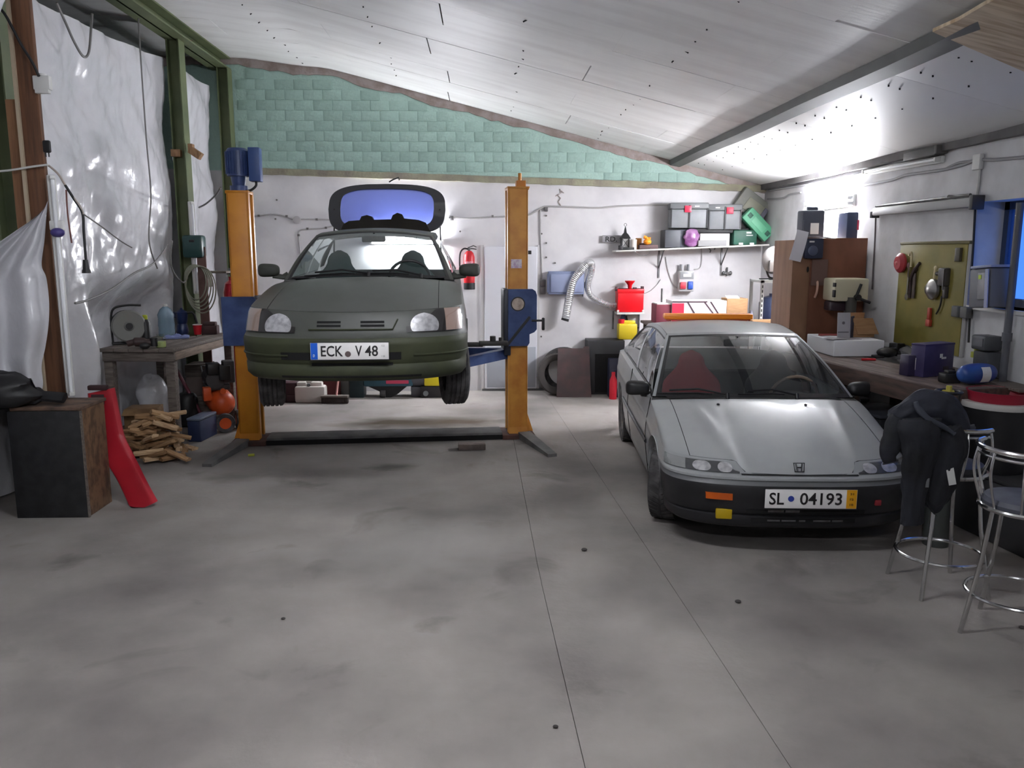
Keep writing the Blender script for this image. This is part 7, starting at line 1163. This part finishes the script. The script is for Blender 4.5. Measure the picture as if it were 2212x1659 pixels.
chs = T('floor_chest', 'dark grey chest on the floor behind the bar stools', 'chest', (3.62, 4.98, 0), 0.12); P(chs, 'chest_body', MB().rbox(-0.20, 0.14, -0.58, 0.58, 0, 0.42, 0.012), mat('dark_grey_chest', (58, 58, 60), 0.6)); P(chs, 'chest_lid', MB().rbox(-0.21, 0.15, -0.59, 0.59, 0.42, 0.45, 0.01), mat('dark_chest_lid', (46, 46, 48), 0.6))

# ---------------------------------------------------------------- bar stools and jacket
m_seatc = mat('grey_blue_seat', (84, 86, 96), 0.6, col2=(76, 78, 88), scale=20)
def stool(label, cx, cy, rz, zs, backang, backz, spindles, seatm, low=0.145):
    r = T('bar_stool', label, 'bar stool', (cx, cy, 0), rz); R = 0.195
    P(r, 'seat', MB().lathe([(0, zs + 0.035), (R * 0.7, zs + 0.033), (R * 0.94, zs + 0.022), (R, zs + 0.0), (R * 0.98, zs - 0.02), (0, zs - 0.02)], 40), seatm); P(r, 'seat_ring', MB().tube([((R + 0.008) * math.cos(t), (R + 0.008) * math.sin(t), zs - 0.026) for t in [2 * PI * i / 40 for i in range(40)]], 0.013, 8, closed=True), m_chrome)
    for i in range(4):
        t = PI / 4 + i * PI / 2; P(r, 'leg', MB().tube([(R * 0.86 * math.cos(t), R * 0.86 * math.sin(t), zs - 0.03), (0.20 * math.cos(t), 0.20 * math.sin(t), zs * 0.55), (0.275 * math.cos(t), 0.275 * math.sin(t), 0.0)], 0.0125, 10), m_chrome)
    zr = 0.21; P(r, 'foot_ring', MB().tube([(0.232 * math.cos(t), 0.232 * math.sin(t), zr) for t in [2 * PI * i / 44 for i in range(44)]], 0.010, 8, closed=True), m_chrome)
    a0, a1 = backang; rail = [((R + 0.035) * math.cos(t), (R + 0.035) * math.sin(t), backz) for t in [lerp(a0, a1, i / 24) for i in range(25)]]
    bk = P(r, 'back_rail', MB().tube(rail, 0.0135, 10), m_chrome); P(bk, 'back_rail_lower', MB().tube([(x, y, z - 0.035) for x, y, z in rail], 0.008, 8), m_chrome)
    for k in range(spindles):
        t = lerp(a0 + 0.05, a1 - 0.05, k / (spindles - 1)); P(r, 'spindle', MB().tube(curve([(R * 1.02 * math.cos(t), R * 1.02 * math.sin(t), zs - 0.02), ((R + 0.05) * math.cos(t), (R + 0.05) * math.sin(t), lerp(zs, backz, 0.55)), ((R + 0.035) * math.cos(t), (R + 0.035) * math.sin(t), backz)], 5), 0.007, 8), m_chrome)
    return r
stool('chrome bar stool with a black jacket hung over its backrest', 2.645, 4.42, 0.0, 0.735, (math.radians(150), math.radians(300)), 0.98, 5, mat('black_seat', (44, 44, 48), 0.45))
stool('chrome bar stool with a bare grey seat standing nearest the dark chest', 2.72, 3.84, math.radians(45), 0.70, (math.radians(75), math.radians(225)), 0.98, 5, m_seatc)
jk = T('jacket', 'black jacket with white tag draped over the bar stool backrest', 'jacket', (2.50, 4.22, 0)); m_jk = mat('black_jacket_cloth', (19, 20, 24), 0.85, col2=(27, 29, 37), scale=6, bump=0.3, bscale=14); o_ = Vector((2.50, 4.22, 0)); JY = 4.20
def J(px, py, Y=JY): return onY(px, py, Y) - o_
def lump(px, rr, Y, n=14, flat=0.5, seed=0):
    pts = curve([J(x, y, Y + dy) for x, y, dy in px], 6); k = len(pts); rad = [lerp(rr[min(len(rr) - 2, int(i / (k - 1) * (len(rr) - 1)))], rr[min(len(rr) - 1, int(i / (k - 1) * (len(rr) - 1)) + 1)], (i / (k - 1) * (len(rr) - 1)) % 1) for i in range(k)]
    mb = MB(); vs = []
    for i, p in enumerate(pts):
        d = (pts[min(i + 1, k - 1)] - pts[max(i - 1, 0)]).normalized(); side = d.cross(Vector((0, 1, 0))).normalized()
        for q in range(n):
            t = 2 * PI * q / n; w_ = 1 + 0.30 * noise.noise(Vector((2.6 * math.cos(t) + seed, 2.6 * math.sin(t), i * 0.16))) + 0.10 * noise.noise(Vector((7 * math.cos(t) + seed, 7 * math.sin(t), i * 0.3))); vs.append(p + side * (rad[i] * w_ * math.cos(t)) + Vector((0, rad[i] * flat * w_ * math.sin(t), 0)))
    fs = [(i * n + q, i * n + (q + 1) % n, (i + 1) * n + (q + 1) % n, (i + 1) * n + q) for i in range(k - 1) for q in range(n)] + [tuple(range(n)), tuple((k - 1) * n + q for q in range(n))]
    return mb.add(vs, fs)
P(jk, 'jacket_body', lump([(1985, 905, 0.02), (1988, 935, 0), (1986, 985, -0.01), (1978, 1040, -0.01), (1972, 1090, -0.01), (1972, 1132, -0.01)], [0.10, 0.115, 0.10, 0.075, 0.07, 0.066, 0.064], 4.16, 36, 0.45, 1), m_jk, ang=80)
P(jk, 'sleeve', lump([(1945, 905, 0.02), (1934, 930, 0), (1925, 960, -0.02), (1920, 985, -0.02), (1922, 998, -0.02)], [0.06, 0.062, 0.055, 0.045, 0.03], 4.20, 14, 0.6, 2), m_jk, ang=80)
P(jk, 'sleeve', lump([(2040, 930, 0.0), (2052, 965, -0.02), (2040, 1010, -0.03), (2030, 1060, -0.03), (2018, 1088, -0.03), (2008, 1098, -0.03)], [0.085, 0.095, 0.085, 0.07, 0.055, 0.03], 4.20, 28, 0.5, 3), m_jk, ang=80)
P(jk, 'hood', lump([(1926, 905, 0.0), (1955, 893, 0.0), (1995, 876, 0.02), (2030, 882, 0.03), (2058, 905, 0.03), (2085, 935, 0.03)], [0.045, 0.06, 0.075, 0.09, 0.08, 0.065, 0.03], 4.26, 28, 0.8, 4), mat('dark_navy_cloth', (40, 43, 54), 0.75, col2=(34, 36, 46), scale=6), ang=80)
P(jk, 'collar', lump([(1978, 868, 0), (1985, 885, -0.01), (2005, 905, -0.02), (2035, 920, -0.02), (2062, 938, -0.02)], [0.012, 0.018, 0.016, 0.014, 0.009], 4.16, 10, 0.5, 5), mat('slate_trim_cloth', (56, 60, 70), 0.7), ang=80)
P(jk, 'hanging_fold', lump([(2010, 940, 0), (2012, 985, -0.01), (2005, 1040, -0.01), (2000, 1092, -0.01)], [0.05, 0.055, 0.045, 0.03], 4.20, 12, 0.5, 6), m_jk, ang=80)
P(jk, 'white_tag', MB().add([J(2044, 1016, 4.125), J(2060, 1010, 4.125), J(2066, 1046, 4.12), J(2050, 1049, 4.12), J(2044, 1016, 4.128), J(2060, 1010, 4.128), J(2066, 1046, 4.123), J(2050, 1049, 4.123)], [(0, 1, 2, 3), (4, 5, 6, 7), (0, 1, 5, 4), (1, 2, 6, 5), (2, 3, 7, 6), (3, 0, 4, 7)]), m_white, 'white fabric tag')
P(jk, 'grey_tag', MB().at(J(2001, 1043, 4.125)).rbox(-0.016, 0.016, 0, 0.003, -0.026, 0.026, 0.001), mat('grey_tag', (120, 122, 126), 0.7))
# crumbs on the floor
for i, (px, py, s, lab) in enumerate(((1594, 1302, 0.018, 'small dark pebble on the floor in front of the silver car'), (2207, 1358, 0.016, 'small black nut on the floor by the right bar stool'), (612, 1338, 0.012, 'tiny dark crumb on the open floor left of the joint'), (1262, 1190, 0.02, 'small dark chip on the floor near the floor joint'), (1200, 1572, 0.012, 'tiny pebble on the floor beside the long joint'))):
    S('floor_debris', lab, 'debris', MB().ell((0, 0, s * 0.5), (s, s * 0.8, s * 0.5), 10, 6), mat('debris_dark', (66, 62, 60), 0.8), onZ(px, py))
